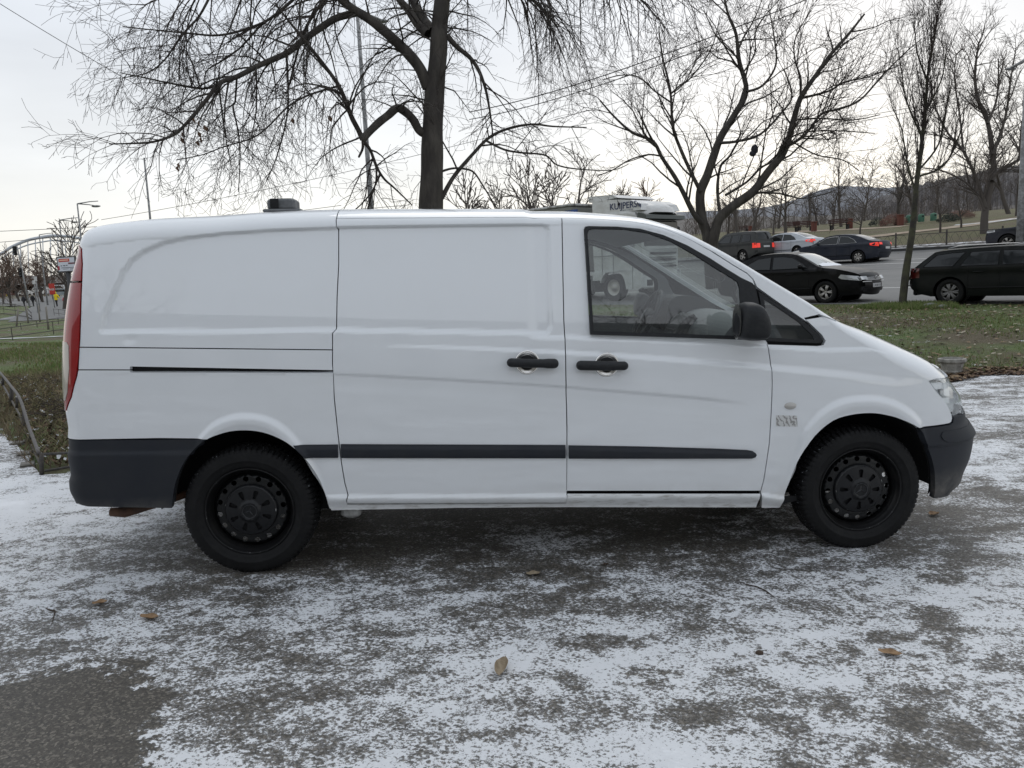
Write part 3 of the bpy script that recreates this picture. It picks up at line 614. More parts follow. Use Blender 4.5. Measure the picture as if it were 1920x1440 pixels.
ex_ = MB(); c = onplane(240, 962, .12); ex_.tube([(c[0]-.10, .15, c[2]+.0), (c[0]-.03, .15, c[2]-.004), (c[0]+.08, .16, c[2]+.02), (c[0]+.3, .3, c[2]+.06)], [.022, .028, .022, .02], 12); ex_.build('exhaust_pipe', rust, van)
mf_ = MB(); c = onplane(661, 962, .10); mf_.box((c[0], .12, c[2]+.02), (.10, .16, .06), None, .015); mf_.build('jacking_bracket', noisy(mat('dirty_grey', (.2, .2, .19), .8), (.4, .4, .39), 12), van)
# wheel wells
for wx in (0.0, 3.2):
    for sgn in (0, 1):
        w_ = MB(); M_ = Matrix.Translation((wx, 0, .335)); w_.lathe([(.450, .045), (.445, .07), (.44, .38), (.02, .40)], 40, M_, 'y', True, -.04, math.pi-.03)
        if sgn: w_.V = [(v[0], 2*HALF-v[1], v[2]) for v in w_.V]
        w_.build('wheel_well', wellm, van)
# ---------- wheels ----------
def make_wheel():
    R = .335; tw = MB(); n = 288; prof = [(.222, .030), (.226, .014), (.245, .004), (.262, .0005), (.264, -.0025), (.268, -.0025), (.272, -.001), (.296, .000), (.312, .006), (.3225, .014), (.329, .028), (.3345, .042), (.335, .060), (.330, .062), (.330, .072), (.335, .074), (.335, .100), (.330, .102), (.330, .112), (.335, .114), (.335, .150), (.329, .166), (.300, .196), (.24, .190), (.222, .17)]
    V = []; m = len(prof)
    for k in range(n):
        th = 2*math.pi*k/n; ph = k % 4
        for i, (r, h) in enumerate(prof):
            rr = r
            if 8 <= i <= 12 and ph == 0: rr = r-(.010 if i > 9 else .006)
            if 15 <= i <= 16 and (k+2) % 4 == 0: rr = r-.008
            if 19 <= i <= 21 and (k+3) % 4 == 0: rr = r-.010
            V.append((rr*math.cos(th), h, rr*math.sin(th)))
    Fc = []
    for k in range(n):
        k2 = (k+1) % n
        for i in range(m-1): Fc.append((k*m+i, k2*m+i, k2*m+i+1, k*m+i+1))
    me = mesh('wheel', V, Fc); me.materials.append(rubber); me.materials.append(treadm)
    for p in me.polygons:
        i = p.index % (m-1); p.material_index = 1 if 9 <= i <= 21 else 0; p.use_smooth = i < 8
    ty = link('wheel', me, None, van)
    for rr in (.262, .288, .304):
        pass
    # rim barrel and flange
    rm = MB(); rm.lathe([(.214, .048), (.2235, .028), (.2255, .016), (.2245, .011), (.2205, .010), (.2175, .014), (.2150, .030), (.2080, .036), (.2050, .046), (.2010, .052), (.1960, .060), (.1930, .085)], 72)
    rim = rm.build('rim', rimm, ty)
    # disc with round holes
    def dfn(u, t, o=0.0):
        r = np.hypot(u, t); h = np.interp(r, [.10, .128, .140, .150, .160, .176, .184, .196], [.045, .048, .046, .048, .048, .051, .070, .083]); return np.stack([u, h-o, t], -1)
    outer = [(.194*math.cos(a), .194*math.sin(a)) for a in np.linspace(0, 2*math.pi, 72, False)]; holes = [[(.105*math.cos(a), .105*math.sin(a)) for a in np.linspace(0, 2*math.pi, 40, False)]]
    for k in range(16):
        a = 2*math.pi*(k+.2)/16; holes.append([(.1625*math.cos(a)+.0140*math.cos(b), .1625*math.sin(a)+.0140*math.sin(b)) for b in np.linspace(0, 2*math.pi, 16, False)])
    P, T = cdt_patch(np.array(outer), [np.array(h) for h in holes], .010); link('rim_disc', patch_mesh('rim_disc', P, T, dfn, .006), mat('satin_disc', (.007, .0075, .008), .34, spec=.4), ty)
    # hub cap with eight slots
    def cfn(u, t, o=0.0):
        r = np.hypot(u, t); h = np.interp(r, [0, .034, .038, .046, .058, .100, .118, .126, .132, .135], [.012, .012, .006, .006, .016, .022, .026, .027, .034, .052]); return np.stack([u, h-o, t], -1)
    outer = [(.1345*math.cos(a), .1345*math.sin(a)) for a in np.linspace(0, 2*math.pi, 64, False)]; holes = []
    for k in range(8):
        a = 2*math.pi*k/8+math.pi/2; c, s_ = math.cos(a), math.sin(a)
        sl = [(.066, .004), (.069, .007), (.100, .0125), (.106, .0115), (.109, .006), (.109, -.006), (.106, -.0115), (.100, -.0125), (.069, -.007), (.066, -.004)]
        holes.append([(r*c-w*s_, r*s_+w*c) for r, w in sl])
    P, T = cdt_patch(np.array(outer), [np.array(h) for h in holes], .008); cap = link('hub_cap', patch_mesh('hub_cap', P, T, cfn, .010), capm, ty)
    bk = MB(); bk.lathe([(0, .040), (.125, .040)], 40); bk.build('hub_face', liner, ty)
    em = MB(); em.lathe([(.0330, .011), (.0335, .0075), (.0365, .0065), (.0375, .010)], 40)
    for k in range(3):
        a = math.pi/2+2*math.pi*k/3; c, s_ = math.cos(a), math.sin(a); w = .0048; r1 = .033
        b0, b1, tip = (-w*s_*1, w*c*1), (w*s_, -w*c), (r1*c, r1*s_)
        em.add([(b0[0], .0118, b0[1]), (b1[0], .0118, b1[1]), (tip[0], .0115, tip[1]), (0, .0055, 0)], [(0, 2, 3), (1, 3, 2), (0, 3, 1)])
    em.build('wheel_emblem', mat('satin_black', (.03, .031, .034), .3), ty)
    # chipped paint along edges
    ch = MB()
    for (r0, r1, h0, h1) in ((.2150, .2170, .0285, .0145),):
        pass
    ch.lathe([(.2168, .0165), (.2178, .0135), (.2200, .0097)], 72); ch.lathe([(.1262, .0265), (.1295, .0300)], 72); ch.build('scuffed_edge', scuff, ty)
    return ty
w0 = make_wheel(); w0.location = (0, 0.0, .331); w0.rotation_euler = (0, .35, 0)
w1 = copy_tree(w0); w1.location = (3.2, 0.0, .331); w1.rotation_euler = (0, 0.02, 0)
for wx in (0, 3.2):
    w2 = copy_tree(w0); w2.location = (wx, 2*HALF, .335); w2.rotation_euler = (0, .5, math.pi)
print('van done')
# ---------- terrain ----------
RD = np.array([-.63, .777]); RD /= np.hypot(*RD); RN = np.array([RD[1], -RD[0]]); RP0 = np.array([13.4, 15.0])
EQ = [(-400, .02), (-9, .02), (0, .25), (1, .25), (17, 1.2), (23, 1.65), (23.5, 1.82), (35, 3.0), (55, 4.6), (62, 4.9), (120, 8.2), (600, 16)]
def qs(x, y): d0, d1 = np.asarray(x)-RP0[0], np.asarray(y)-RP0[1]; return d0*RN[0]+d1*RN[1], d0*RD[0]+d1*RD[1]
def terr(x, y):
    q, s = qs(x, y); e = I(q, EQ); w = 1-ss((np.maximum(np.abs(np.asarray(x)-1)-6, np.asarray(y)-4.5))/7.0)
    return w*(-math.tan(SLOPE)*np.asarray(x))+(1-w)*e
def hit(px, py):
    d = CFW+CRW*(px-960)/FPX-CUW*(py-720)/FPX; k = 1.5; prev = k
    while k < 900:
        p = CAMW+d*k
        if p[2] < terr(p[0], p[1]): break
        prev = k; k *= 1.03
    a, b = prev, k
    for _ in range(30):
        m_ = (a+b)/2; p = CAMW+d*m_
        if p[2] < terr(p[0], p[1]): b = m_
        else: a = m_
    p = CAMW+d*b; return np.array([p[0], p[1], float(terr(p[0], p[1]))]), b
def RPt(q, s, dz=0.0):
    p = RP0+RN*q+RD*s; return (p[0], p[1], float(terr(p[0], p[1]))+dz)
def nodes(m): t = m.node_tree; return t, t.nodes.new, t.links.new, t.nodes['Principled BSDF']
def noise(t, src, sc, det=4, rough=.6, dist=0):
    n = t.nodes.new('ShaderNodeTexNoise'); n.inputs['Scale'].default_value = sc; n.inputs['Detail'].default_value = det; n.inputs['Roughness'].default_value = rough; n.inputs['Distortion'].default_value = dist; t.links.new(src, n.inputs['Vector']); return n.outputs['Fac']
def mrange(t, src, a, b, c=0, d=1, smooth=False):
    r = t.nodes.new('ShaderNodeMapRange'); r.interpolation_type = 'SMOOTHSTEP' if smooth else 'LINEAR'
    for k, v in (('From Min', a), ('From Max', b), ('To Min', c), ('To Max', d)): r.inputs[k].default_value = v
    t.links.new(src, r.inputs['Value']); return r.outputs[0]
def mth(t, op, a, b=None, c=None):
    n = t.nodes.new('ShaderNodeMath'); n.operation = op
    for i, v in enumerate((a, b, c)):
        if v is None: continue
        if isinstance(v, (int, float)): n.inputs[i].default_value = v
        else: t.links.new(v, n.inputs[i])
    return n.outputs[0]
def mixc(t, f, a, b):
    x = t.nodes.new('ShaderNodeMix'); x.data_type = 'RGBA'
    for i, v in ((6, a), (7, b)):
        if isinstance(v, tuple): x.inputs[i].default_value = (*v, 1)
        else: t.links.new(v, x.inputs[i])
    if isinstance(f, (int, float)): x.inputs['Factor'].default_value = f
    else: t.links.new(f, x.inputs['Factor'])
    return x.outputs[2]
def mapping(t, src, loc=(0, 0, 0), rot=(0, 0, 0), sc=(1, 1, 1)):
    n = t.nodes.new('ShaderNodeMapping'); n.inputs['Location'].default_value = loc; n.inputs['Rotation'].default_value = rot; n.inputs['Scale'].default_value = sc; t.links.new(src, n.inputs[0]); return n.outputs[0]
def blob(t, src, c, r, rot=0):            # 1 inside an ellipse at c, 0 outside, soft edge
    v = t.nodes.new('ShaderNodeVectorMath'); v.operation = 'SUBTRACT'; t.links.new(src, v.inputs[0]); v.inputs[1].default_value = (c[0], c[1], 0)
    o = mapping(t, v.outputs[0], rot=(0, 0, -rot)); o = mapping(t, o, sc=(1/r[0], 1/r[1], 0))
    g = t.nodes.new('ShaderNodeVectorMath'); g.operation = 'LENGTH'; t.links.new(o, g.inputs[0]); return g.outputs['Value']
lotm = mat('asphalt_with_blown_snow', (.08, .077, .07), .85)
t, g, L_, b = nodes(lotm); oc = g('ShaderNodeTexCoord').outputs['Object']
grain = noise(t, oc, 260, 2, .6); grain2 = noise(t, oc, 55, 3, .7); tint = noise(t, oc, 1.3, 5, .6)
vor = g('ShaderNodeTexVoronoi'); vor.inputs['Scale'].default_value = 120; L_(oc, vor.inputs['Vector'])
asp = mixc(t, mrange(t, grain, .35, .7), (.028, .024, .019), (.086, .075, .060)); asp = mixc(t, mrange(t, grain2, .55, .75, 0, .5), asp, (.13, .12, .10)); asp = mixc(t, mrange(t, tint, .35, .7, 0, .35), asp, (.052, .050, .046))
cellr = g('ShaderNodeSeparateColor'); L_(vor.outputs['Color'], cellr.inputs[0]); asp = mixc(t, mrange(t, cellr.outputs[0], .55, 1, 0, .75), asp, (.20, .18, .15)); asp = mixc(t, mrange(t, cellr.outputs[1], .6, 1, 0, .8), asp, (.022, .020, .018))
st = mapping(t, oc, rot=(0, 0, math.radians(-24)), sc=(.75, 1.35, 1))
big = noise(t, st, 1.25, 4, .6, .6); mid = noise(t, st, 4.6, 4, .66, .5); sm = noise(t, oc, 19, 4, .7); fine = noise(t, mapping(t, oc, rot=(0, 0, .7), sc=(1, 1.25, 1)), 62, 4, .78)
s_ = mth(t, 'ADD', mth(t, 'MULTIPLY', big, .95), mth(t, 'MULTIPLY', mid, 1.05)); s_ = mth(t, 'ADD', s_, mth(t, 'MULTIPLY', sm, .85)); s_ = mth(t, 'ADD', s_, mth(t, 'MULTIPLY', fine, 1.75))
BARE = hit(50, 1420)[0]; bl = blob(t, oc, BARE, (.33, .50), .15); s_ = mth(t, 'SUBTRACT', s_, mrange(t, mth(t, 'ADD', mth(t, 'ADD', bl, mth(t, 'MULTIPLY', mid, .9)), mth(t, 'MULTIPLY', sm, .9)), 1.70, 2.15, 1.3, 0))
under = blob(t, oc, (1.5, .95), (3.1, 1.25)); s_ = mth(t, 'SUBTRACT', s_, mrange(t, under, .70, 1.25, .22, 0))
br = hit(1500, 1400)[0]; s_ = mth(t, 'ADD', s_, mrange(t, blob(t, oc, br, (2.3, 1.3)), .2, 1.2, .07, 0)); bl2 = hit(60, 960)[0]; s_ = mth(t, 'ADD', s_, mrange(t, blob(t, oc, bl2, (2.2, 1.3)), .2, 1.2, .30, 0))
for (px, py, w_, h_, r_) in ((1345, 1185, .20, .10, .1), (1300, 1340, .16, .06, .2), (1075, 1280, .08, .05, .3), (1235, 1287, .07, .035, 0), (1665, 1195, .15, .05, .1), (1780, 1185, .16, .05, 0), (1775, 1212, .10, .04, 0), (1600, 1222, .06, .06, 0), (1480, 1365, .10, .045, -.1), (1695, 1350, .12, .05, -.1), (1580, 1342, .10, .05, .2), (1725, 1420, .11, .05, -.2), (1805, 1380, .09, .06, -.4), (1485, 1425, .10, .04, -.5), (1770, 1085, .14, .06, 0), (1750, 1155, .12, .06, .1)):
    cc = hit(px, py)[0]; s_ = mth(t, 'SUBTRACT', s_, mrange(t, blob(t, oc, cc, (w_*.8, h_*1.5), r_), .65, 1.25, .20, 0))
mask = mrange(t, s_, 2.285, 2.37, 0, 1, True)
mask2 = mth(t, 'MAXIMUM', mask, mrange(t, s_, 2.05, 2.38, 0, .24))
snowc = mixc(t, noise(t, oc, 3, 4), (.67, .69, .72), (.84, .852, .872))
L_(mixc(t, mask2, asp, snowc), b.inputs['Base Color'])
bp = g('ShaderNodeBump'); bp.inputs['Strength'].default_value = .5; bp.inputs['Distance'].default_value = .012
hh = mth(t, 'ADD', mth(t, 'MULTIPLY', mrange(t, s_, 2.28, 2.75), .9), mth(t, 'MULTIPLY', grain, .22)); L_(hh, bp.inputs['Height']); L_(bp.outputs[0], b.inputs['Normal']); L_(mrange(t, mask, 0, 1, .62, .9), b.inputs['Roughness'])
def lawn_mat(name, greens, snow=.62):
    m = mat(name, (.05, .06, .02), .95); t, g, L_, b = nodes(m); oc = g('ShaderNodeTexCoord').outputs['Object']
    a = noise(t, oc, .35, 6, .6); c = noise(t, oc, 8, 6, .75); d = noise(t, oc, 45, 3, .7)
    col = mixc(t, mrange(t, c, .35, .65), greens[0], greens[1]); col = mixc(t, mrange(t, a, .46, .60), col, greens[2]); col = mixc(t, mrange(t, d, .55, .75, 0, .6), col, greens[3])
    sn = mth(t, 'ADD', noise(t, mapping(t, oc, loc=(5, 2, 0)), 2.2, 6, .75), mth(t, 'MULTIPLY', d, .35)); col = mixc(t, mrange(t, sn, snow+.16, snow+.21), col, (.68, .70, .72))
    L_(col, b.inputs['Base Color']); bp = g('ShaderNodeBump'); bp.inputs['Strength'].default_value = 1; bp.inputs['Distance'].default_value = .05; L_(mth(t, 'ADD', c, mth(t, 'MULTIPLY', d, .5)), bp.inputs['Height']); L_(bp.outputs[0], b.inputs['Normal']); return m
lawnm = lawn_mat('winter_lawn', ((.065, .098, .026), (.115, .155, .045), (.105, .085, .050), (.17, .15, .08)), .64)
parkm = lawn_mat('park_grass', ((.085, .085, .035), (.12, .11, .05), (.10, .080, .045), (.13, .115, .065)), .72)
# base ground: one sheet to the horizon, graded spacing
def axis_pts(c, lo, hi, s0, gr):
    out = [c]; s = s0
    while out[-1] < hi: out.append(out[-1]+s); s = s*gr if out[-1] > c+16 else s
    s = s0; o2 = [c]
    while o2[-1] > lo: o2.append(o2[-1]-s); s = s*gr if o2[-1] < c-16 else s
    return np.array(sorted(set(out+o2)))
gx, gy = axis_pts(2., -900, 1200, .5, 1.12), axis_pts(6., -300, 1500, .5, 1.12)
X, Y = np.meshgrid(gx, gy); Z = terr(X, Y); q_, s__ = qs(X, Y); Z = Z-np.where((q_ > .2) & (q_ < 23.3), .18, 0)
lot_c = [tuple(hit(*p)[0][:2]) for p in ((-60, 790), (0, 812), (40, 838), (72, 893), (135, 888))]+[(-1.2, 5.0), (3, 5.0), (5.5, 4.9)]+[tuple(hit(*p)[0][:2]) for p in ((1765, 712), (1800, 708), (1850, 700), (1920, 698), (2100, 690))]
lotpoly = np.array(lot_c+[(16, 2), (16, -14), (-14, -14), (-14, 4)])
Z = Z-np.where(inpoly(np.stack([X.ravel(), Y.ravel()], 1), lotpoly).reshape(X.shape), .05, 0)
nx_, ny_ = len(gx), len(gy); V = np.stack([X, Y, Z], -1).reshape(-1, 3)
Fc = [(j*nx_+i, j*nx_+i+1, (j+1)*nx_+i+1, (j+1)*nx_+i) for j in range(ny_-1) for i in range(nx_-1)]
me = mesh('ground', V, Fc); gr_ = tag(link('ground', me, [lawnm, parkm]), kind='structure')
fcen = V[np.array(Fc)].mean(1); qq, _ = qs(fcen[:, 0], fcen[:, 1]); me.polygons.foreach_set('material_index', (qq > 12).astype(int)); me.polygons.foreach_set('use_smooth', [True]*len(Fc))
def sheet(name, poly, m, step, dz, jitter=0, kind='structure'):
    P = resample(poly, max(step*.5, .15)) if jitter else np.array(poly)
    if jitter: P = P+np.random.uniform(-jitter, jitter, P.shape)
    P, T = cdt_patch(P, [], step); me = mesh(name, np.stack([P[:, 0], P[:, 1], terr(P[:, 0], P[:, 1])+dz], 1), T); me.polygons.foreach_set('use_smooth', [True]*len(T)); return tag(link(name, me, m), kind=kind)
sheet('parking_lot', lotpoly, lotm, .6, .006, .05)
roadm = mat('road_asphalt', (.13, .13, .128), .8); noisy(roadm, (.17, .168, .162), .5, .35, .65, .1, 6, stretch=(1, 1, 1), bscale=60)
def strip(name, q0, q1, s0, s1, m, dz, ds=8, qn=None, kind='structure'):
    V = []; Fc = []; S = np.arange(s0, s1+ds, ds); Q = sorted(set([q0, q1]+[q for q, _ in EQ if q0 < q < q1]))
    for s in S:
        for q in Q: V.append(RPt(q, s, dz))
    k = len(Q)
    for i in range(len(S)-1):
        for j in range(k-1): Fc.append((i*k+j, i*k+j+1, (i+1)*k+j+1, (i+1)*k+j))
    return tag(link(name, mesh(name, V, Fc), m), kind=kind)
strip('road', -.35, 23.35, -90, 300, roadm, .006)
pavem = noisy(mat('pavement', (.20, .19, .18), .85), (.62, .63, .65), 1.6, .52, .6, .1)
strip('kerb_edge', 23.35, 23.5, -90, 300, noisy(mat('kerb_stone', (.10, .095, .09), .9), (.3, .3, .3), 2), .14)
kf = []; 
mb = MB()
for s in range(-90, 300, 6):
    p0, p1 = RPt(23.35, s), RPt(23.35, s+6); mb.add([(p0[0], p0[1], p0[2]-.1), (p1[0], p1[1], p1[2]-.1), (p1[0], p1[1], p1[2]+.14), (p0[0], p0[1], p0[2]+.14)], [(0, 1, 2, 3)])
tag(mb.build('kerb', mat('kerb_face', (.04, .04, .04), .9)), kind='structure')
strip('pavement', 23.5, 26.2, -90, 300, pavem, .02)
mark = noisy(mat('road_marking', (.55, .55, .53), .7), (.2, .2, .2), 3, .5, .8)
def marking(px, py, w=.12, s0=-90, s1=200, dash=None):
    q = float(qs(*hit(px, py)[0][:2])[0])
    if dash:
        mb = MB(); s = s0
        while s < s1:
            a, b_, c_, d_ = RPt(q-w/2, s, .010), RPt(q+w/2, s, .010), RPt(q+w/2, s+dash, .010), RPt(q-w/2, s+dash, .010); mb.add([a, b_, c_, d_], [(0, 1, 2, 3)]); s += dash*3
        return tag(mb.build('lane_marking', mark), kind='structure')
    return strip('lane_marking', q-w/2, q+w/2, s0, s1, mark, .010, 4)
marking(1665, 540, .14); marking(1680, 494, .2); marking(1690, 487, .15, dash=4); 
strip('road_seam', float(qs(*hit(1665, 505)[0][:2])[0])-.1, float(qs(*hit(1665, 505)[0][:2])[0])+.1, -90, 120, mat('tar', (.05, .05, .05), .7), .009, 4)
# park paths
def ribbon(name, pts, w, m, dz=.02):
    P = [np.array(hit(*p)[0][:2]) for p in pts]; P = [np.array(p) for p in smooth_poly(P, 5)]; V = []; Fc = []
    for i, p in enumerate(P):
        d = P[min(i+1, len(P)-1)]-P[max(i-1, 0)]; d = d/(np.hypot(*d)+1e-9); n = np.array([-d[1], d[0]])
        for k in (-1, 0, 1): q = p+n*w/2*k; V.append((q[0], q[1], float(terr(q[0], q[1]))+dz))
    for i in range(len(P)-1):
        for k in (0, 1): Fc.append((i*3+k, i*3+k+1, i*3+k+4, i*3+k+3))
    return tag(link(name, mesh(name, V, Fc), m), kind='structure')
pathm = noisy(mat('sandy_path', (.26, .20, .14), .9), (.34, .27, .20), 1.2, .4, .6)
snowpm = noisy(mat('trodden_snow', (.62, .64, .66), .9), (.30, .27, .22), 2.5, .45, .6)
ribbon('park_path', [(1600, 449), (1650, 442), (1720, 434), (1800, 425), (1860, 416), (1925, 408)], 2.2, pathm, .03)
ribbon('path_snow', [(1790, 423), (1850, 418), (1925, 408)], 1.0, snowpm, .045)
ribbon('bench_path', [(1380, 440), (1480, 435), (1560, 432), (1640, 428), (1700, 424)], 2.0, pathm, .03)
ribbon('snowy_path', [(-60, 640), (0, 636), (60, 634), (120, 631), (200, 628), (300, 626)], .45, snowpm, .02)
ribbon('pavement', [(20, 600), (60, 590), (95, 583), (130, 580), (200, 575)], 2.0, noisy(mat('grey_pavement', (.13, .13, .128), .85), (.5, .5, .52), .8, .5, .65), .025)
ribbon('pavement', [(85, 600), (88, 585), (95, 572), (100, 566), (110, 562)], 3.8, mat('grey_pavement2', (.14, .14, .137), .85), .03)
# grass blades, leaf litter
def blades(name, region, n, h, w, cols, kind='stuff', lean=.5, clump=None):
    lo, hi = np.min(region, 0), np.max(region, 0); P = np.random.uniform(lo, hi, (n*2, 2)); P = P[inpoly(P, region)][:n]
    if clump is not None: P = P[clump(P)]
    n = len(P); z = terr(P[:, 0], P[:, 1]); a = np.random.uniform(0, 2*math.pi, n); hh = h*np.random.uniform(.4, 1.3, n); ww = w*np.random.uniform(.6, 1.4, n)
    dx, dy = np.cos(a)*ww, np.sin(a)*ww; la = np.random.uniform(0, 2*math.pi, n); lx, ly = np.cos(la)*hh*lean*np.random.rand(n), np.sin(la)*hh*lean*np.random.rand(n)
    V = np.empty((n, 3, 3)); V[:, 0] = np.stack([P[:, 0]-dx, P[:, 1]-dy, z], 1); V[:, 1] = np.stack([P[:, 0]+dx, P[:, 1]+dy, z], 1); V[:, 2] = np.stack([P[:, 0]+lx, P[:, 1]+ly, z+hh], 1)
    me = mesh(name, V.reshape(-1, 3), np.arange(n*3).reshape(-1, 3)); o = link(name, me, cols); me.polygons.foreach_set('material_index', np.random.randint(0, len(cols), n)); return tag(o, kind=kind)
gcol = [mat('grass_a', (.12, .18, .04), .8), mat('grass_b', (.17, .22, .065), .8), mat('grass_c', (.22, .21, .10), .85), mat('grass_d', (.09, .14, .035), .8), mat('straw', (.20, .16, .09), .9)]
def H2(*ps): return np.array([hit(*p)[0][:2] for p in ps])
lawnR = np.vstack([H2((1560, 577), (1700, 574), (1920, 570), (2000, 570), (2000, 690), (1920, 696), (1790, 702)), [[6.0, 5.1]], [[5.0, 8.0]]])
def patchy(P): return np.array([math.sin(p[0]*1.7+1)+math.sin(p[1]*1.3+p[0]*.6)+random.uniform(-1.3, 1.3) > -.4 for p in P])
lawnW = np.vstack([[(-4, 5.4), (5.4, 5.2)], H2((1790, 702), (1920, 696)), [(16.5, 5.0), (17.5, 8.5)], [tuple(RPt(-.6, s)[:2]) for s in (2, 0, -3+6, 8, 14, 18)], [(-3, 22), (-8, 12)]])
o = blades('lawn_grass', lawnW, 130000, .055, .007, gcol, clump=patchy); tag(o, 'short green winter grass on the lawn beyond the van nose', 'grass')
bk_ = H2((1600, 579), (1650, 572), (1720, 570), (1780, 570), (1800, 578), (1700, 582)); o = blades('tall_grass', bk_, 7000, .11, .010, gcol[:4]); tag(o, 'taller grass tufts round the foot of the thin tree', 'grass')
lawnL = H2((-260, 650), (-40, 646), (140, 642), (420, 640), (420, 690), (140, 704), (-40, 712), (-300, 730)); o = blades('verge_grass', lawnL, 48000, .06, .012, gcol, clump=patchy); tag(o, 'green grass of the verge left of the van', 'grass')
brL = H2((-30, 712), (150, 700), (150, 878), (85, 880), (55, 830), (25, 780), (5, 745)); o = blades('dry_grass', brL, 16000, .13, .005, [gcol[4], mat('dead_stem', (.10, .075, .05), .9), gcol[2]], lean=1.6); tag(o, 'dry brown grass and dead stems behind the low railing', 'dry grass')
br2 = H2((-30, 740), (15, 760), (45, 815), (70, 885), (50, 870), (30, 835), (-30, 810)); o = blades('dry_tufts', br2, 5000, .16, .005, [gcol[4], mat('dead_stem2', (.12, .09, .06), .9)], lean=1.4); tag(o, 'dry straw tufts on the path side of the low railing', 'dry grass')
def litter(name, region, n, s, cols, flat=.35):
    lo, hi = np.min(region, 0), np.max(region, 0); P = np.random.uniform(lo, hi, (n*3, 2)); P = P[inpoly(P, region)][:n]; V = []; Fc = []
    for p in P:
        z = float(terr(p[0], p[1]))+.02; a = random.uniform(0, 6.3); r = s*random.uniform(.5, 1.3); u = np.array([math.cos(a), math.sin(a), random.uniform(-flat, flat)])*r; v = np.array([-math.sin(a), math.cos(a), random.uniform(-flat, flat)])*r*.6; c = np.array([p[0], p[1], z+abs(u[2])*.6+abs(v[2])*.6]); k = len(V)
        V += [c-u, c-v*.9-u*.2, c+v*.2+u*.2-np.array([0, 0, r*.15]), c+v-u*.1, c-v+u*.4, c+u]; Fc += [(k, k+1, k+2, k+3), (k+1, k+4, k+5, k+2), (k+2, k+5, k+3)]
    me = mesh(name, V, Fc); o = link(name, me, cols); mi = np.repeat(np.random.randint(0, len(cols), len(P)), 3); me.polygons.foreach_set('material_index', mi); return tag(o, kind='stuff')
leafc = [mat('leaf_brown', (.10, .055, .030), .8), mat('leaf_tan', (.22, .15, .085), .8), mat('leaf_pale', (.33, .29, .22), .8), mat('leaf_dark', (.055, .036, .024), .85)]
tag(litter('fallen_leaves', lawnR, 1700, .042, leafc), 'brown fallen leaves scattered over the right lawn', 'leaves')
edgeR = np.vstack([H2((1750, 690), (1800, 695), (1860, 690), (1960, 690), (1960, 702), (1850, 706), (1800, 716), (1760, 722))]); tag(litter('leaf_drift', edgeR, 1500, .035, [leafc[0], leafc[3], leafc[1]]), 'drift of dark leaves along the lawn edge by the van nose', 'leaves')
tag(litter('leaf_heap', brL, 4200, .030, [leafc[0], leafc[3], leafc[1], leafc[3], leafc[0], mat('snow_flake', (.6, .62, .64), .9)], .8), 'heap of dark leaves and snow behind the low railing', 'leaves')
# single leaves and a twig on the asphalt
def leaf(px, py, L, W_, ang, curl, m, label):
    c = hit(px, py)[0]; V = []; Fc = []; n, k = 9, 5
    for i in range(n):
        s = i/(n-1); w = W_*math.sin(math.pi*min(1, s*.93+.05))**.7
        for j in range(k):
            f = j/(k-1)*2-1; a = f*curl; V.append(((s-.5)*L, math.sin(a)/max(curl, .01)*w/2 if curl > .05 else f*w/2, .004+(1-math.cos(a))/max(curl, .01)*w/2+.10*L*(s-.5)**2*4+.003*math.sin(9*s+3*f)))
    for i in range(n-1):
        for j in range(k-1): Fc.append((i*k+j, i*k+j+1, (i+1)*k+j+1, (i+1)*k+j))
    me = mesh('fallen_leaf', V, Fc); me.polygons.foreach_set('use_smooth', [True]*len(Fc)); o = link('fallen_leaf', me, m); o.location = (c[0], c[1], c[2]+.008); o.rotation_euler = (0, 0, ang); tag(o, label, 'leaf', 'fallen leaves on the snowy asphalt')
lt = noisy(mat('dry_leaf', (.30, .19, .10), .75), (.20, .12, .06), 30); lp = noisy(mat('paper_leaf', (.33, .27, .19), .8), (.22, .17, .11), 30)
leaf(941, 1260, .14, .075, 1.35, 1.5, lp, 'large curled tan leaf, nearest the camera in the middle of the snow')
leaf(281, 1163, .095, .05, -.3, .9, lt, 'orange brown leaf beside the bare patch at the left')
leaf(188, 1135, .065, .05, .3, .7, lt, 'small leaf left of the rear wheel, farthest left of the fallen leaves')
leaf(1669, 1231, .085, .05, -.5, .8, lt, 'tan leaf alone on the snow in front of the front wheel')
leaf(1000, 1080, .07, .05, .1, .5, lp, 'pale flat leaf just in front of the van under its middle')
leaf(1751, 968, .08, .06, .4, .9, lt, 'brown leaf lying just ahead of the front wheel')
leaf(1135, 1062, .035, .02, .4, .4, leafc[3], 'tiny dark leaf on the asphalt before the front door')
tw = MB(); pp = [hit(*p)[0]+[0, 0, .01] for p in ((1370, 1085), (1395, 1098), (1420, 1104), (1437, 1112), (1450, 1122))]; tw.tube(pp, [.001, .002, .003, .003, .002], 5); tag(tw.build('twig', leafc[3]), 'thin dark twig lying on the snow in front of the van', 'twig')
tw = MB(); pp = [hit(*p)[0]+[0, 0, .01] for p in ((86, 1144), (95, 1148), (104, 1149), (100, 1165), (96, 1178))]; tw.tube(pp, [.002, .004, .003, .002, .001], 5); tag(tw.build('twig', leafc[3]), 'crooked twig on the snow at the left edge', 'twig')
tw = MB(); c = hit(1424, 1228)[0]; tw.ball((c[0], c[1], c[2]+.008), .014, 8, 6, (1.2, 1, .8)); tag(tw.build('pebble', leafc[3]), 'small dark stone lying on the snow', 'stone')
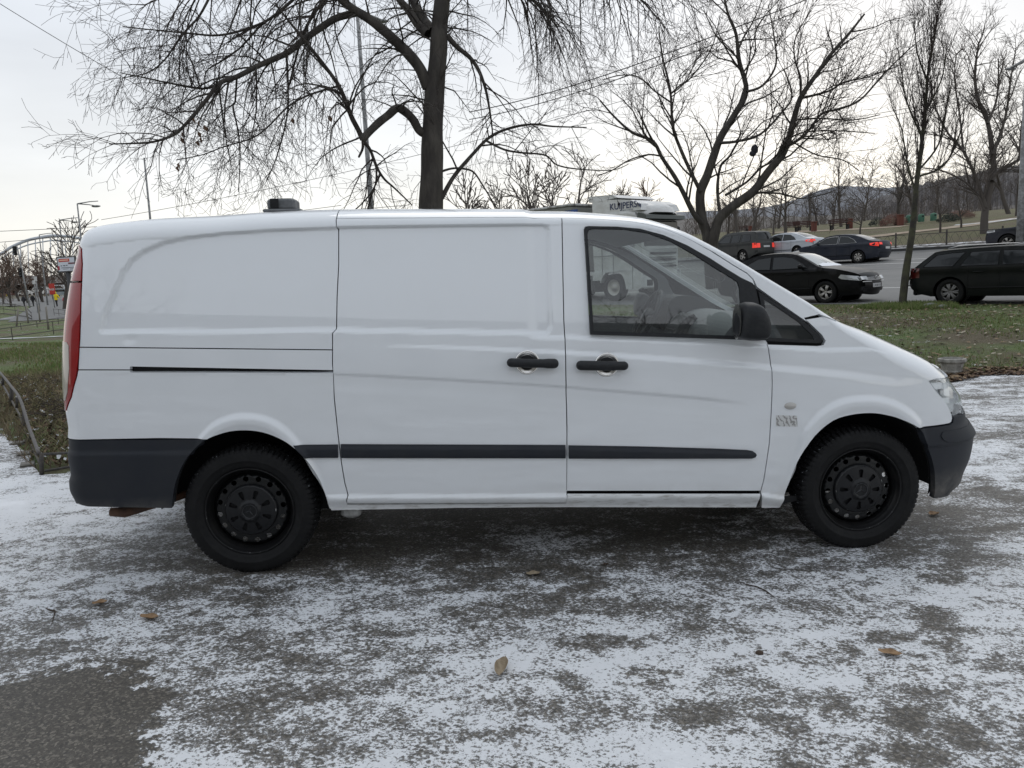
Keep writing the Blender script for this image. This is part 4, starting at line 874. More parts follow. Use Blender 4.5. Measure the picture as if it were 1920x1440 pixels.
# ---------- trees ----------
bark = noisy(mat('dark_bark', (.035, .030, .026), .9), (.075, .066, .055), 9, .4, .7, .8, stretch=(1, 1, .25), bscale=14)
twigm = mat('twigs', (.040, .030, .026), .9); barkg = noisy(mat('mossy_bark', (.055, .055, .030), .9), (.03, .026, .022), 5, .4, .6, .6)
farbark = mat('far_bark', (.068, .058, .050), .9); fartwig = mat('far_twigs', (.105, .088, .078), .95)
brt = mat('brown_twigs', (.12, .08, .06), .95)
class Tree:
    def __init__(s, seed): s.rn = random.Random(seed); s.V = []; s.F = []; s.M = []
    def tube(s, P, R, n, mi):
        b = len(s.V); prev = None
        for i, p in enumerate(P):
            d = (P[min(i+1, len(P)-1)]-P[max(i-1, 0)])
            d = d.normalized() if d.length > 1e-9 else Vector((0, 0, 1))
            a = d.orthogonal().normalized() if prev is None else (prev-d*prev.dot(d))
            a = a.normalized() if a.length > 1e-6 else d.orthogonal().normalized(); prev = a; c = d.cross(a)
            for k in range(n): t = 2*math.pi*k/n; s.V.append(p+(a*math.cos(t)+c*math.sin(t))*R[i])
        for i in range(len(P)-1):
            for k in range(n): j = (k+1) % n; s.F.append((b+i*n+k, b+i*n+j, b+(i+1)*n+j, b+(i+1)*n+k)); s.M.append(mi)
    def grow(s, p, d, L, r, lvl, st):
        """st: dict(grav, wig, kids, lens, step, minr, up)"""
        rn = s.rn; n = max(3, int(L/st['step'][lvl])); P = [p]; R = [r]; d = d.normalized(); sl = L/n
        for i in range(n):
            w = st['wig'][lvl]; d = (d+Vector((rn.gauss(0, w), rn.gauss(0, w), rn.gauss(0, w)))+Vector((0, 0, st['grav'][lvl]*(1 if st['grav'][lvl] > 0 else (.3+i/n))))).normalized()
            P.append(P[-1]+d*sl); R.append(max(st['minr'], r*(1-.85*(i+1)/n)))
        s.tube(P, R, 3 if r < .012 else (5 if r < .04 else 7), 1 if r < st.get('twr', .02) else 0)
        if lvl+1 < len(st['kids']): s.side(P, R, L, lvl+1, st)
    def side(s, P, R, L, lvl, st, dens=1.0, skip=.12, outw=None):
        rn = s.rn; k = st['kids'][lvl]*L*dens; cnt = int(k)+(rn.random() < k-int(k)); n = len(P)-1
        for c in range(cnt):
            f = skip+(1-skip)*rn.random(); i = min(n-1, int(f*n)); q = P[i].lerp(P[i+1], f*n-i); ax = (P[i+1]-P[i]).normalized()
            ang = rn.uniform(*st['ang'][lvl]); a = ax.orthogonal().normalized(); a = (Matrix.Rotation(rn.uniform(0, 6.283), 3, ax)@a); d = ax*math.cos(ang)+a*math.sin(ang)
            d = (d+Vector((0, 0, st['up'][lvl]))).normalized(); l = st['lens'][lvl]*rn.uniform(.45, 1.2)*(1-.48*f)
            s.grow(q, d, l, max(st['minr'], min(R[i]*.6, st['rad'][lvl])), lvl, st)
    def limb(s, pts, dep, w0, w1=None, ddep=0.0, st=None, dens=1.0, skip=.12, lvl=0, sub=5):
        """traced limb: pts are (px, py) in the photograph at distance dep (growing by ddep to the tip)"""
        q = smooth_poly(pts, sub); n = len(q); P = []; R = []; cum = [0]
        for i in range(1, n): cum.append(cum[-1]+math.hypot(q[i][0]-q[i-1][0], q[i][1]-q[i-1][1]))
        for i, (x, y) in enumerate(q):
            f = cum[i]/cum[-1]; P.append(Vector(at(x, y, dep+ddep*f+(.06 if w0 < 9 else .012)*math.sin(i*1.3)*min(1, f*4)))); w = w0+(w1-w0)*f; R.append(max(.0025, w/2*dep/FPX*(1+.025*math.sin(i*.9))))
        s.tube(P, R, 12 if w0 > 25 else 8, 0)
        L = sum((P[i+1]-P[i]).length for i in range(n-1))
        if st: s.side(P, R, L, lvl+1, st, dens, skip)
        return P, R
    def build(s, root, mats, split=True):
        V = s.V
        for nm, mi in (('trunk', 0), ('crown', 1)):
            F_ = [f for f, m in zip(s.F, s.M) if m == mi]
            if not F_: continue
            used = sorted({i for f in F_ for i in f}); mp = {u: i for i, u in enumerate(used)}
            me = bpy.data.meshes.new(nm); me.from_pydata([tuple(V[u]-Vector(root.location)) for u in used], [], [tuple(mp[i] for i in f) for f in F_]); me.polygons.foreach_set('use_smooth', [True]*len(F_)); link(nm, me, mats[mi], root)
WEEP = dict(kids=[0, 9.0, 8.0, 6], lens=[0, 1.3, .55, .18], step=[.3, .14, .09, .06], wig=[0, .10, .16, .22], grav=[0, -.20, -.09, -.02], minr=.0019, ang=[0, (.5, 1.3), (.5, 1.1), (.5, 1.2)], up=[0, -.05, -.12, 0], rad=[0, .012, .004, .002], twr=.012)
HANG = dict(WEEP, kids=[0, 12, 7.5, 5], lens=[0, 2.1, .6, .18], grav=[0, -.30, -.10, -.03])
def root_at(px, py, dep, name, label, cat='tree', group=None):
    p = at(px, py, dep); return tag(empty(name, (p[0], p[1], float(terr(p[0], p[1])))), label, cat, group)
# 1: big weeping tree behind the van
D1 = 9.0; T1 = Tree(11); r1 = root_at(808, 600, D1, 'weeping_tree', 'large dark tree with drooping bare twigs rising behind the van roof')
T1.limb([(806, 760), (806, 560), (808, 450), (808, 390), (810, 320), (811, 250), (815, 175), (822, 100), (824, 50), (829, 0), (832, -80), (838, -200)], D1, 62, 20, 0, WEEP, .7, .45)
for pts, w0, w1, dd, st, dn in [
    ([(803, 165), (787, 128), (762, 97), (725, 62), (694, 37), (672, 23), (650, 8), (630, -10)], 22, 14, -.4, WEEP, .8),
    ([(668, 24), (631, 34), (600, 53), (569, 75), (537, 100), (487, 122), (444, 144), (412, 156), (387, 187), (350, 231), (325, 253), (287, 266), (245, 269), (205, 270)], 14, 2, -1.2, WEEP, 1.1),
    ([(412, 156), (381, 166), (319, 156), (262, 144), (228, 137)], 5, 1.5, -.8, WEEP, .9),
    ([(803, 64), (784, 47), (766, 19), (750, 0), (735, -40)], 18, 12, .5, WEEP, .8), ([(812, 60), (800, 45), (787, 25), (775, 0), (768, -50)], 20, 14, .8, WEEP, .6),
    ([(796, 250), (785, 243), (775, 225), (759, 209), (744, 203), (728, 216), (709, 231), (687, 253), (680, 262)], 17, 13, -.5, WEEP, .5),
    ([(680, 262), (672, 244), (659, 219), (647, 187), (634, 159), (619, 137), (600, 112), (578, 84), (537, 34), (515, 5)], 10, 3, -.9, HANG, .8),
    ([(680, 260), (680, 278), (673, 294)], 6, 4, 0, None, 0), ([(682, 266), (694, 281), (706, 312), (720, 335), (740, 353), (772, 384)], 7, 2, .3, WEEP, .9), ([(706, 312), (704, 345), (690, 369), (668, 392)], 4, 2, 0, WEEP, .9),
    ([(838, 66), (856, 87), (881, 108), (897, 131), (909, 162), (916, 194), (922, 234), (925, 270)], 10, 2, .3, WEEP, 1.1),
    ([(828, 372), (847, 337), (866, 312), (891, 284), (912, 262), (937, 247), (969, 237), (1003, 233), (1037, 237), (1100, 239)], 9, 2, .5, WEEP, .35),
    ([(912, 264), (944, 280), (975, 286), (1022, 291), (1044, 309), (1084, 317), (1147, 319), (1178, 308)], 4.5, 1.5, .6, WEEP, .3),
    ([(826, 322), (847, 316), (866, 316), (887, 322), (903, 344), (922, 375), (935, 395)], 4.5, 2, .3, WEEP, .5),
    ([(400, -20), (375, 28), (350, 56), (331, 81), (306, 115), (275, 137), (230, 146)], 5, 1.5, -.4, WEEP, 1.0),
    ([(560, -10), (512, 31), (475, 50), (412, 66), (350, 62), (287, 56), (230, 50)], 6, 1.5, -.6, WEEP, 1.0), ([(500, 40), (484, 53), (450, 90), (415, 115), (387, 134), (383, 170), (370, 215)], 4, 1.5, -.3, WEEP, .8),
    ([(735, -40), (660, -60), (560, -50), (470, -30), (400, -25), (320, -10), (270, 10)], 14, 2, -.8, HANG, 1.0),
    ([(690, -50), (640, -30), (600, 10), (570, 60), (552, 120), (540, 170)], 9, 3, .4, HANG, 1.0),
    ([(838, -30), (880, -70), (950, -90), (1040, -80), (1120, -50), (1190, -10), (1230, 30)], 16, 2, -.5, HANG, 1.0),
    ([(835, 0), (870, -20), (920, -25), (980, -10), (1020, 20), (1050, 60)], 12, 2, .8, HANG, 1.05), ([(838, -90), (900, -130), (1000, -140), (1110, -110), (1200, -70), (1290, -40)], 14, 3, .9, HANG, .9),
    ([(834, -110), (780, -150), (700, -150), (600, -130), (500, -110)], 14, 4, .8, HANG, .8), ([(640, 160), (610, 168), (575, 180), (540, 200), (500, 240), (470, 260), (420, 275), (380, 290), (330, 300)], 4, 1.5, -.6, WEEP, .9),
    ([(537, 100), (540, 160), (538, 220), (520, 290), (500, 340)], 4.5, 1.5, -.2, WEEP, 1.0), ([(444, 146), (441, 190), (437, 200), (447, 250), (450, 300), (447, 360)], 4, 1.5, -.2, WEEP, .7), ([(480, 126), (481, 160), (480, 210), (470, 260), (455, 290)], 3.5, 1.5, -.2, WEEP, .7)]:
    T1.limb(pts, D1, w0, w1, dd, st, dn, .18 if w0 > 9 else .1)
T1.build(r1, (bark, twigm)); print('tree1', len(T1.F))
lf = MB()
for (px, py) in ((363, 226), (342, 252), (341, 262), (372, 232), (385, 240), (374, 252), (376, 262), (370, 268), (380, 258), (334, 310), (332, 316), (549, 226), (619, 222)):
    c = Vector(at(px, py, D1-.9)); a = random.uniform(0, 3); s_ = .028; lf.add([c+Vector((math.cos(a)*s_*.5, math.sin(a)*s_*.5, s_*1.1)), c+Vector((-s_*math.cos(a), -s_*math.sin(a), .1*s_)), c+Vector((.01, .02, -s_*1.4)), c+Vector((s_*math.cos(a), s_*math.sin(a), -.2*s_))], [(0, 1, 2, 3)])
lf.V = [tuple(Vector(v)-Vector(r1.location)) for v in lf.V]; lf.build('dry_leaves', noisy(mat('hanging_leaf', (.16, .09, .05), .8), (.09, .05, .03), 20), r1)
# 2: spreading multi-stem tree beyond the windscreen
UPR = dict(kids=[0, 3.7, 4.8, 5.2], lens=[0, 2.2, .95, .36], step=[.4, .25, .15, .11], wig=[0, .17, .24, .30], grav=[0, .035, .02, .01], minr=.0032, ang=[0, (.4, .9), (.4, 1.0), (.5, 1.1)], up=[0, .15, .12, .1], rad=[0, .022, .008, .004], twr=.018)
D2 = 15.5; T2 = Tree(5); r2 = root_at(1332, 500, D2, 'spreading_tree', 'dark multi-stem bare tree spreading wide beyond the windscreen pillar')
for pts, w0, w1, dd, dn in [
    ([(1335, 540), (1330, 480), (1326, 440), (1316, 410), (1313, 363), (1326, 329), (1339, 290), (1352, 256), (1373, 222), (1399, 171), (1386, 115), (1380, 64), (1365, 26), (1355, -20)], 30, 4, .3, .8),
    ([(1318, 420), (1301, 401), (1284, 367), (1266, 333), (1241, 295), (1224, 265), (1185, 248), (1151, 218), (1125, 188)], 13, 3, -.6, 1.0),
    ([(1314, 360), (1296, 324), (1275, 277), (1262, 239), (1258, 184), (1255, 160), (1241, 100), (1235, 50)], 10, 2.5, .5, 1.0),
    ([(1260, 174), (1275, 160), (1292, 149), (1322, 111), (1339, 77), (1350, 30)], 4, 2, .5, 1.0), ([(1258, 192), (1228, 171), (1198, 145), (1164, 141), (1130, 150)], 4, 2, -.4, 1.0), ([(1240, 293), (1215, 290), (1180, 300), (1150, 318), (1120, 330)], 4, 2, -.4, .8),
    ([(1340, 540), (1336, 470), (1342, 430), (1352, 406), (1378, 384), (1412, 359), (1442, 320), (1467, 290), (1480, 256), (1489, 222), (1501, 184), (1527, 145), (1561, 98), (1591, 64), (1621, 26)], 28, 4, -.3, .8),
    ([(1476, 275), (1510, 252), (1540, 214), (1570, 205), (1612, 188), (1655, 141), (1698, 98), (1728, 73)], 7, 2, -.3, 1.1), ([(1503, 184), (1553, 171), (1583, 154), (1625, 145), (1680, 125)], 6, 2, .3, 1.1),
    ([(1499, 190), (1502, 150), (1490, 110), (1492, 70), (1520, 20)], 5, 2, .5, 1.1), ([(1412, 361), (1463, 363), (1506, 372), (1560, 360)], 5, 2, -.5, .7), ([(1350, 400), (1346, 370), (1346, 340), (1352, 310), (1370, 290), (1390, 250)], 9, 3, .5, .8),
    ([(1360, 366), (1399, 342), (1425, 316), (1450, 300), (1470, 270), (1500, 250), (1560, 245), (1640, 250)], 6, 2, .4, 1.0), ([(1350, 268), (1382, 265), (1425, 252), (1463, 214), (1485, 180), (1470, 130)], 7, 2.5, -.5, 1.0), ([(1400, 172), (1430, 160), (1455, 120), (1450, 60), (1440, 10)], 6, 2, .4, 1.1), ([(1387, 112), (1345, 70), (1320, 20)], 4, 2, 0, 1.1), ([(1391, 140), (1415, 100), (1420, 50), (1470, -10)], 4, 2, .3, 1.1), ([(1490, 225), (1540, 222), (1600, 225), (1650, 215)], 4, 2, .2, 1.1), ([(1480, 262), (1530, 290), (1580, 300), (1610, 320)], 4, 2, .2, .9)]:
    T2.limb(pts, D2, w0*.80, w1*.85, dd, UPR, dn, .3 if w0 > 20 else .1)
T2.build(r2, (bark, twigm)); print('tree2', len(T2.F))
hb = MB(); c = at(1415, 280, D2-.2); hb.ball((c[0], c[1], c[2]), .075, 7, 5, (1, .8, 1.3)); hb.ball((c[0]-.04, c[1], c[2]-.08), .06, 6, 5, (1.2, .8, 1)); hb.tube([(c[0]+.02, c[1], c[2]+.12), (c[0]+.06, c[1], c[2]+.26), (c[0]+.02, c[1], c[2]+.33)], .012, 5); tag(hb.build('snagged_bag', mat('dark_cloth', (.02, .02, .028), .8)), 'small dark bundle hanging in the branches of the spreading tree', 'bag')
# 3: thin roadside tree on the lawn
p3, D3 = hit(1692, 573); r3 = tag(empty('slender_tree', tuple(p3)), 'slender leaning tree on the lawn in front of the black estate car', 'tree')
THIN = dict(UPR, kids=[0, 5.6, 4.2, 4.0], lens=[0, 2.2, .8, .3], ang=[0, (.25, .55), (.3, .8), (.4, 1)], up=[0, .7, .35, .1], grav=[0, .10, .05, 0], rad=[0, .012, .005, .003], wig=[0, .08, .15, .2], minr=.003)
T3 = Tree(3); T3.limb([(1691, 580), (1693, 560), (1700, 500), (1711, 430), (1719, 342), (1728, 273), (1734, 213), (1741, 128), (1750, 80), (1758, 35)], D3, 15, 2, 0, THIN, 1.6, .42)
for pts in ([(1716, 360), (1700, 300), (1690, 240), (1672, 200)], [(1722, 320), (1760, 270), (1775, 200), (1785, 150)], [(1730, 260), (1700, 190), (1690, 130), (1683, 90)], [(1735, 210), (1765, 150), (1775, 90)], [(1738, 150), (1720, 100), (1716, 60)], [(1725, 330), (1770, 310), (1800, 250), (1810, 190)]): T3.limb(pts, D3, 4, 1.5, .2, THIN, 1.0)
T3.build(r3, (barkg, twigm))
# 4: forked park tree at the right
p4, D4 = hit(1845, 438); r4 = tag(empty('forked_tree', tuple(p4)), 'tall forked bare tree in the park at the right edge', 'tree')
PARK = dict(UPR, kids=[0, 2.6, 3.3, 2.6], lens=[0, 3.6, 1.6, .75], step=[.8, .5, .3, .25], minr=.008, rad=[0, .04, .018, .009], twr=.03)
T4 = Tree(9)
for pts, w0, w1 in (([(1845, 440), (1847, 397), (1860, 333), (1862, 299), (1852, 230), (1834, 188), (1828, 140), (1835, 80)], 14, 3), ([(1848, 390), (1843, 371), (1826, 324), (1805, 282), (1779, 252), (1755, 205), (1745, 160)], 7, 2), ([(1860, 340), (1869, 324), (1911, 299), (1950, 270)], 8, 3), ([(1846, 395), (1834, 367), (1809, 341), (1766, 320), (1730, 315)], 5, 2), ([(1862, 290), (1885, 220), (1895, 150), (1905, 90)], 6, 2), ([(1911, 299), (1915, 240), (1925, 180)], 4, 2), ([(1852, 232), (1870, 180), (1872, 110)], 5, 2), ([(1806, 284), (1800, 220), (1790, 150), (1793, 100)], 4, 2)): T4.limb(pts, D4, w0, w1, 1.0, PARK, 1.0, .3 if w0 > 10 else .1)
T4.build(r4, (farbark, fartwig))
# procedural park trees
def proc_tree(seed, H, spread, st, mats, name, label, cat='tree', group=None, loc=(0, 0, 0), base=.28, r0=None, fork=False):
    T = Tree(seed); rn = T.rn; r0 = r0 or H*.022; root = tag(empty(name, loc), label, cat, group); o = Vector(loc)
    n = 9; P = [o+Vector((0, 0, -.2))]; d = Vector((rn.gauss(0, .05), rn.gauss(0, .05), 1))
    for i in range(n): d = (d+Vector((rn.gauss(0, .08), rn.gauss(0, .08), .05))).normalized(); P.append(P[-1]+d*(H*.85/n))
    R = [r0*(1-.9*i/n) for i in range(n+1)]; T.tube(P, R, 7, 0)
    for k in range(st.get('main', 16)):
        f = base+(.97-base)*(k+rn.random())/st.get('main', 16); i = min(n-1, int(f*n)); q = P[i].lerp(P[i+1], f*n-i); a = rn.uniform(0, 6.283); el = rn.uniform(.35, 1.0)+.4*f
        T.grow(q, Vector((math.cos(a)*math.cos(el), math.sin(a)*math.cos(el), math.sin(el))), spread*rn.uniform(.7, 1.15)*(1.15-.6*f), max(.02, R[i]*.55), 1, st)
    T.build(root, mats); root['h'] = H; return root
MIDT = dict(UPR, kids=[0, 2.2, 2.4, 1.6, 0], lens=[0, 3, 1.5, .8], step=[.8, .6, .4, .35], minr=.011, rad=[0, .05, .02, .012], twr=.035, main=15)
FART = dict(MIDT, kids=[0, 1.9, 2.2], lens=[0, 3, 1.8, .9], minr=.03, step=[1, .9, .6, .5], main=14, twr=.06)
def ptree(px, py, toppy, seed, label, st=None, mats=None, spread=None, name='bare_tree', dep=None, group='bare park trees beyond the road'):
    if dep is None:
        p, D = hit(px, py)
        if D > 130: p = at(px, py, 95); D = 95; p = np.array([p[0], p[1], float(terr(p[0], p[1]))])
    else: p = at(px, py, dep); D = dep; p = np.array([p[0], p[1], float(terr(p[0], p[1]))])
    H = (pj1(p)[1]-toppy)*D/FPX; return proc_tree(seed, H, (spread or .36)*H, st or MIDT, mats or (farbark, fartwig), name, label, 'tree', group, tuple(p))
def pj1(P): d = np.array(P)-CAMW; w = d@CFW; return 960+FPX*(d@CRW)/w, 720-FPX*(d@CUW)/w
ptree(1473, 447, 300, 21, 'slim park tree right of the grey off-roader'); ptree(1408, 440, 315, 22, 'park tree above the grey off-roader roof, left of the benches')
ptree(1364, 430, 330, 23, 'small park tree half hidden by the spreading tree trunks'); ptree(1450, 440, 340, 24, 'thin young tree by the left bench')
ptree(1613, 441, 345, 25, 'low crooked tree between the benches and the bushes', spread=.5); ptree(1562, 430, 330, 26, 'bare tree just right of the middle bench')
ptree(1680, 422, 275, 27, 'dark wide crowned tree behind the bushes', spread=.5, mats=(bark, fartwig)); ptree(1763, 436, 330, 28, 'small bare tree behind the black fence'); ptree(1802, 427, 330, 29, 'thin sapling left of the forked tree', spread=.25)
ptree(1905, 405, 290, 30, 'park tree at the far right behind the lamp post')
for i, (px, top, sd, d_) in enumerate(((885, 325, 41, 62), (940, 345, 42, 75), (1000, 290, 43, 58), (1035, 300, 44, 66), (1082, 262, 45, 60), (1180, 345, 46, 90), (1225, 338, 47, 85), (1150, 352, 48, 95))):
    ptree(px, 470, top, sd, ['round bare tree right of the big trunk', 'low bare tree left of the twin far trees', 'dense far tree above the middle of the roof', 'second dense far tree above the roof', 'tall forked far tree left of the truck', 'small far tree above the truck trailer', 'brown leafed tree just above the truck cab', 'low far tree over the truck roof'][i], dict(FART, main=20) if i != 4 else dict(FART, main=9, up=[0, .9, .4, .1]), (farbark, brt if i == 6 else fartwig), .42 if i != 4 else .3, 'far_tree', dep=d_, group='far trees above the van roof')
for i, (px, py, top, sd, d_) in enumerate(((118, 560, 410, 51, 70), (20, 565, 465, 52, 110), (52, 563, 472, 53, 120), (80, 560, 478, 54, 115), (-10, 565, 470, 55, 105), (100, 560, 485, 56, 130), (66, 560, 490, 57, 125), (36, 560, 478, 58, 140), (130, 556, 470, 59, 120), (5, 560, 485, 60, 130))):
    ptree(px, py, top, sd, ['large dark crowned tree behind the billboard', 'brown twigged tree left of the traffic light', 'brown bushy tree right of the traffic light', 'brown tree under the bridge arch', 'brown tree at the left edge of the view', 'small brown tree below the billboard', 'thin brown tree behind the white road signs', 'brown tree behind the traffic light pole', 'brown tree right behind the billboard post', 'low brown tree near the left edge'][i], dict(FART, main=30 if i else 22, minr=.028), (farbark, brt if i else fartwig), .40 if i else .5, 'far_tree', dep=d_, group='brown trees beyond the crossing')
# bare shrubs and dark evergreen bushes
def bush(px, py, w, h, m, label, n=700, seed=1, twiggy=False):
    p, D = hit(px, py); rn = random.Random(seed); W_ = w*D/FPX; H = h*D/FPX; mb = MB()
    for _ in range(n):
        a = rn.uniform(0, 6.28); rr = rn.random()**.5; x, y = math.cos(a)*rr*W_/2, math.sin(a)*rr*W_/2; zz = H*(1-rr*rr*.7)*rn.random()**.6
        s_ = W_*.06; c = Vector((x, y, zz)); d = Vector((rn.gauss(0, 1), rn.gauss(0, 1), rn.gauss(.6, 1))).normalized()*s_*(2.5 if twiggy else 1); e = d.orthogonal().normalized()*s_*(.12 if twiggy else .6); mb.add([c-e, c+e, c+d], [(0, 1, 2)])
    o = mb.build('bush', m); o.location = tuple(p); tag(o, label, 'bush', 'bushes in the park')
ev = mat('dark_evergreen', (.025, .032, .022), .9)
bush(1645, 424, 30, 17, ev, 'dark round evergreen bush right of the low crooked tree', seed=2); bush(1779, 416, 42, 16, ev, 'dark flat evergreen bush right of the green bins', seed=3)
bush(1675, 423, 46, 22, mat('red_twigs', (.16, .08, .06), .9), 'reddish bare shrub between the dark bush and the brick pillar', 1500, 4, True); bush(1800, 410, 50, 16, mat('red_twigs2', (.15, .085, .065), .9), 'brown bare shrub behind the flat evergreen', 1200, 5, True)
# wooded hills
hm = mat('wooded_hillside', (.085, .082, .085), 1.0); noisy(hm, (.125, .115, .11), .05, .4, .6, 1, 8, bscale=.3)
def ridge(name, pts, D, base, m, th=200, jag=.8):
    q = smooth_poly(pts, 14); V = []; Fc = []
    for i, (x, y) in enumerate(q):
        p = at(x, y, D); f = Vector((p[0]-CAMW[0], p[1]-CAMW[1], 0)).normalized(); jz = random.uniform(-jag, jag)
        V += [(p[0]-f[0]*th, p[1]-f[1]*th, base), (p[0]-f[0]*th*.45, p[1]-f[1]*th*.45, base+(p[2]-base)*.55+jz), (p[0], p[1], p[2]+jz), (p[0]+f[0]*th, p[1]+f[1]*th, base)]
    for i in range(len(q)-1):
        for k in range(3): Fc.append((i*4+k, (i+1)*4+k, (i+1)*4+k+1, i*4+k+1))
    me = mesh(name, V, Fc); me.polygons.foreach_set('use_smooth', [True]*len(Fc)); return tag(link(name, me, m), kind='structure')
hb_ = noisy(mat('hazed_hillside', (.15, .16, .185), 1.0), (.19, .195, .21), .02, .35, .65, 0, 8)  # pale blue distance haze is put into the hill colour, no air volume
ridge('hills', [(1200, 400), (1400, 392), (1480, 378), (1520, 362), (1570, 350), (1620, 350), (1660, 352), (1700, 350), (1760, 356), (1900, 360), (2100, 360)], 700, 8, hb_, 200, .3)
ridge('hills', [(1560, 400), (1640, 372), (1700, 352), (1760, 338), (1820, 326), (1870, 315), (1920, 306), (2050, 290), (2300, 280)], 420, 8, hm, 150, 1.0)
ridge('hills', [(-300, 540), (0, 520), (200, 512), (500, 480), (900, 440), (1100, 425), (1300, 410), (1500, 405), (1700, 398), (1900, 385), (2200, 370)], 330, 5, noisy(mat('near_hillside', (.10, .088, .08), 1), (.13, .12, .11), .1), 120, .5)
def wood(name, x0, x1, y_of, D, n, h, m, label, seed):
    rn = random.Random(seed); V = []; Fc = []
    def st(a, b, w):
        i = len(V); V.extend([a-Vector((w, 0, 0)), a+Vector((w, 0, 0)), b+Vector((w*.3, 0, 0)), b-Vector((w*.3, 0, 0))]); Fc.append((i, i+1, i+2, i+3))
    for _ in range(n):
        px = rn.uniform(x0, x1); dd = D*rn.uniform(.75, 1.2); p = at(px, y_of(px), dd); hh = h*rn.uniform(.45, 1.35); zb = p[2]-h*.85; k_ = dd/FPX; b = Vector((p[0], p[1], zb)); lean = Vector((rn.gauss(0, .06)*hh, 0, 0)); st(b, b+Vector((0, 0, hh))+lean, k_*.7)
        for _k in range(16):
            f = rn.uniform(.25, .92); q = b+lean*f+Vector((0, 0, hh*f)); a = rn.uniform(0, 6.28); l = hh*.34*(1.15-f)*rn.uniform(.5, 1.2); e = q+Vector((math.cos(a)*l, math.sin(a)*l, l*rn.uniform(.4, 1.3))); st(q, e, k_*.32)
            for _j in range(2): q2 = q.lerp(e, rn.uniform(.3, .8)); st(q2, q2+Vector((rn.gauss(0, .4)*l, 0, rn.uniform(.2, .7)*l)), k_*.25)
    return tag(link(name, mesh(name, V, Fc), m), label, 'wood', kind='stuff')
wood('far_wood', 1280, 2000, lambda x: 405-(x-1300)*.035, 150, 300, 7.5, fartwig, 'grey brown bare wood on the slope behind the park', 1)
wood('hill_wood', 1560, 2050, lambda x: np.interp(x, [1560, 1700, 1820, 1920, 2050], [402, 350, 324, 304, 288])+random.uniform(0, 50), 380, 900, 13, mat('hill_twigs', (.12, .11, .11), 1), 'bare wood covering the right hillside', 2)
wood('left_wood', -100, 900, lambda x: np.interp(x, [-100, 130, 900], [545, 540, 470]), 190, 420, 10, brt, 'brown bare wood far behind the crossing', 3)

_proto = [o for o in bpy.data.objects if o.parent is None and o.name.startswith('bare_tree')][:6]; rn = random.Random(77)
for i in range(13):
    px = 1375+i*43+rn.uniform(-15, 15); dep = rn.uniform(72, 135); p = at(px, 440, dep); c = copy_tree(_proto[(1, 2, 4, 5)[i % 4]]); c.location = (p[0], p[1], float(terr(p[0], p[1]))); c.rotation_euler = (0, 0, rn.uniform(0, 6)); k = rn.uniform(6.5, 10.5)/c['h']; c.scale = (k, k, k*rn.uniform(.9, 1.1)); c.name = 'background_tree'
    del c['h']; c['label'] = 'one of the many bare trees massed far back in the park before the hill'; c['group'] = 'bare trees massed far back in the park'

for o in bpy.data.objects:
    if 'h' in o: del o['h']
# ---------- cars on the road ----------
cglass = mat('car_glass', (.008, .010, .011), .10, 0, .3, spec=.35); cglass2 = mat('wind_glass', (.16, .19, .185), .10, 0, 1.0)
tyre2 = mat('car_tyre', (.010, .010, .010), .8, spec=.2); rim2 = mat('alloy', (.42, .40, .37), .4, .5); blackt = mat('black_trim', (.008, .008, .009), .5, spec=.2); chr2 = mat('chrome_trim', (.40, .40, .40), .3, 1)
lampr = mat('tail_red', (.07, .004, .004), .3, 0, .6); lampon = mat('brake_on', (.8, .05, .03), .3, emit=(1, .06, .04), es=.28); lampw = mat('head_glass', (.45, .46, .47), .15, .3, 1); platem = mat('plate', (.55, .55, .55), .5)
snow2 = mat('snow_cap', (.8, .82, .86), .8)
def dusty(name, col, dust, f=.5): m = mat(name, col, .45, 0, .10 if max(col) < .1 else .5, spec=.12 if max(col) < .1 else .4); return noisy(m, dust, 2.5, .5-f*.4, .8, stretch=(1, 1, 2))
SED = dict(out=[(.12, .28), (.02, .45), (0, .74), (.05, .99), (.16, 1.06), (.50, 1.10), (.95, 1.29), (1.35, 1.415), (1.75, 1.46), (2.2, 1.465), (2.65, 1.41), (3.05, 1.22), (3.42, 1.03), (3.9, .96), (4.30, .86), (4.52, .76), (4.61, .62), (4.64, .42), (4.58, .24)],
           win=[[(2.03, 1.0), (2.0, 1.37), (2.3, 1.375), (2.62, 1.33), (2.98, 1.13), (3.12, 1.02)], [(1.05, 1.02), (1.22, 1.19), (1.5, 1.33), (1.93, 1.375), (1.96, 1.0)]],
           ws=(2.68, 3.40), rw=(.56, 1.28), ax=(.98, 3.64), belt=.97, W=.89, L=4.64, rear_z=(.88, 1.02), head=[(4.02, .72), (4.08, .80), (4.5, .74), (4.60, .66), (4.58, .61), (4.1, .67)], tail=[(.03, .80), (.04, .97), (.10, 1.0), (.42, .96), (.40, .86)])
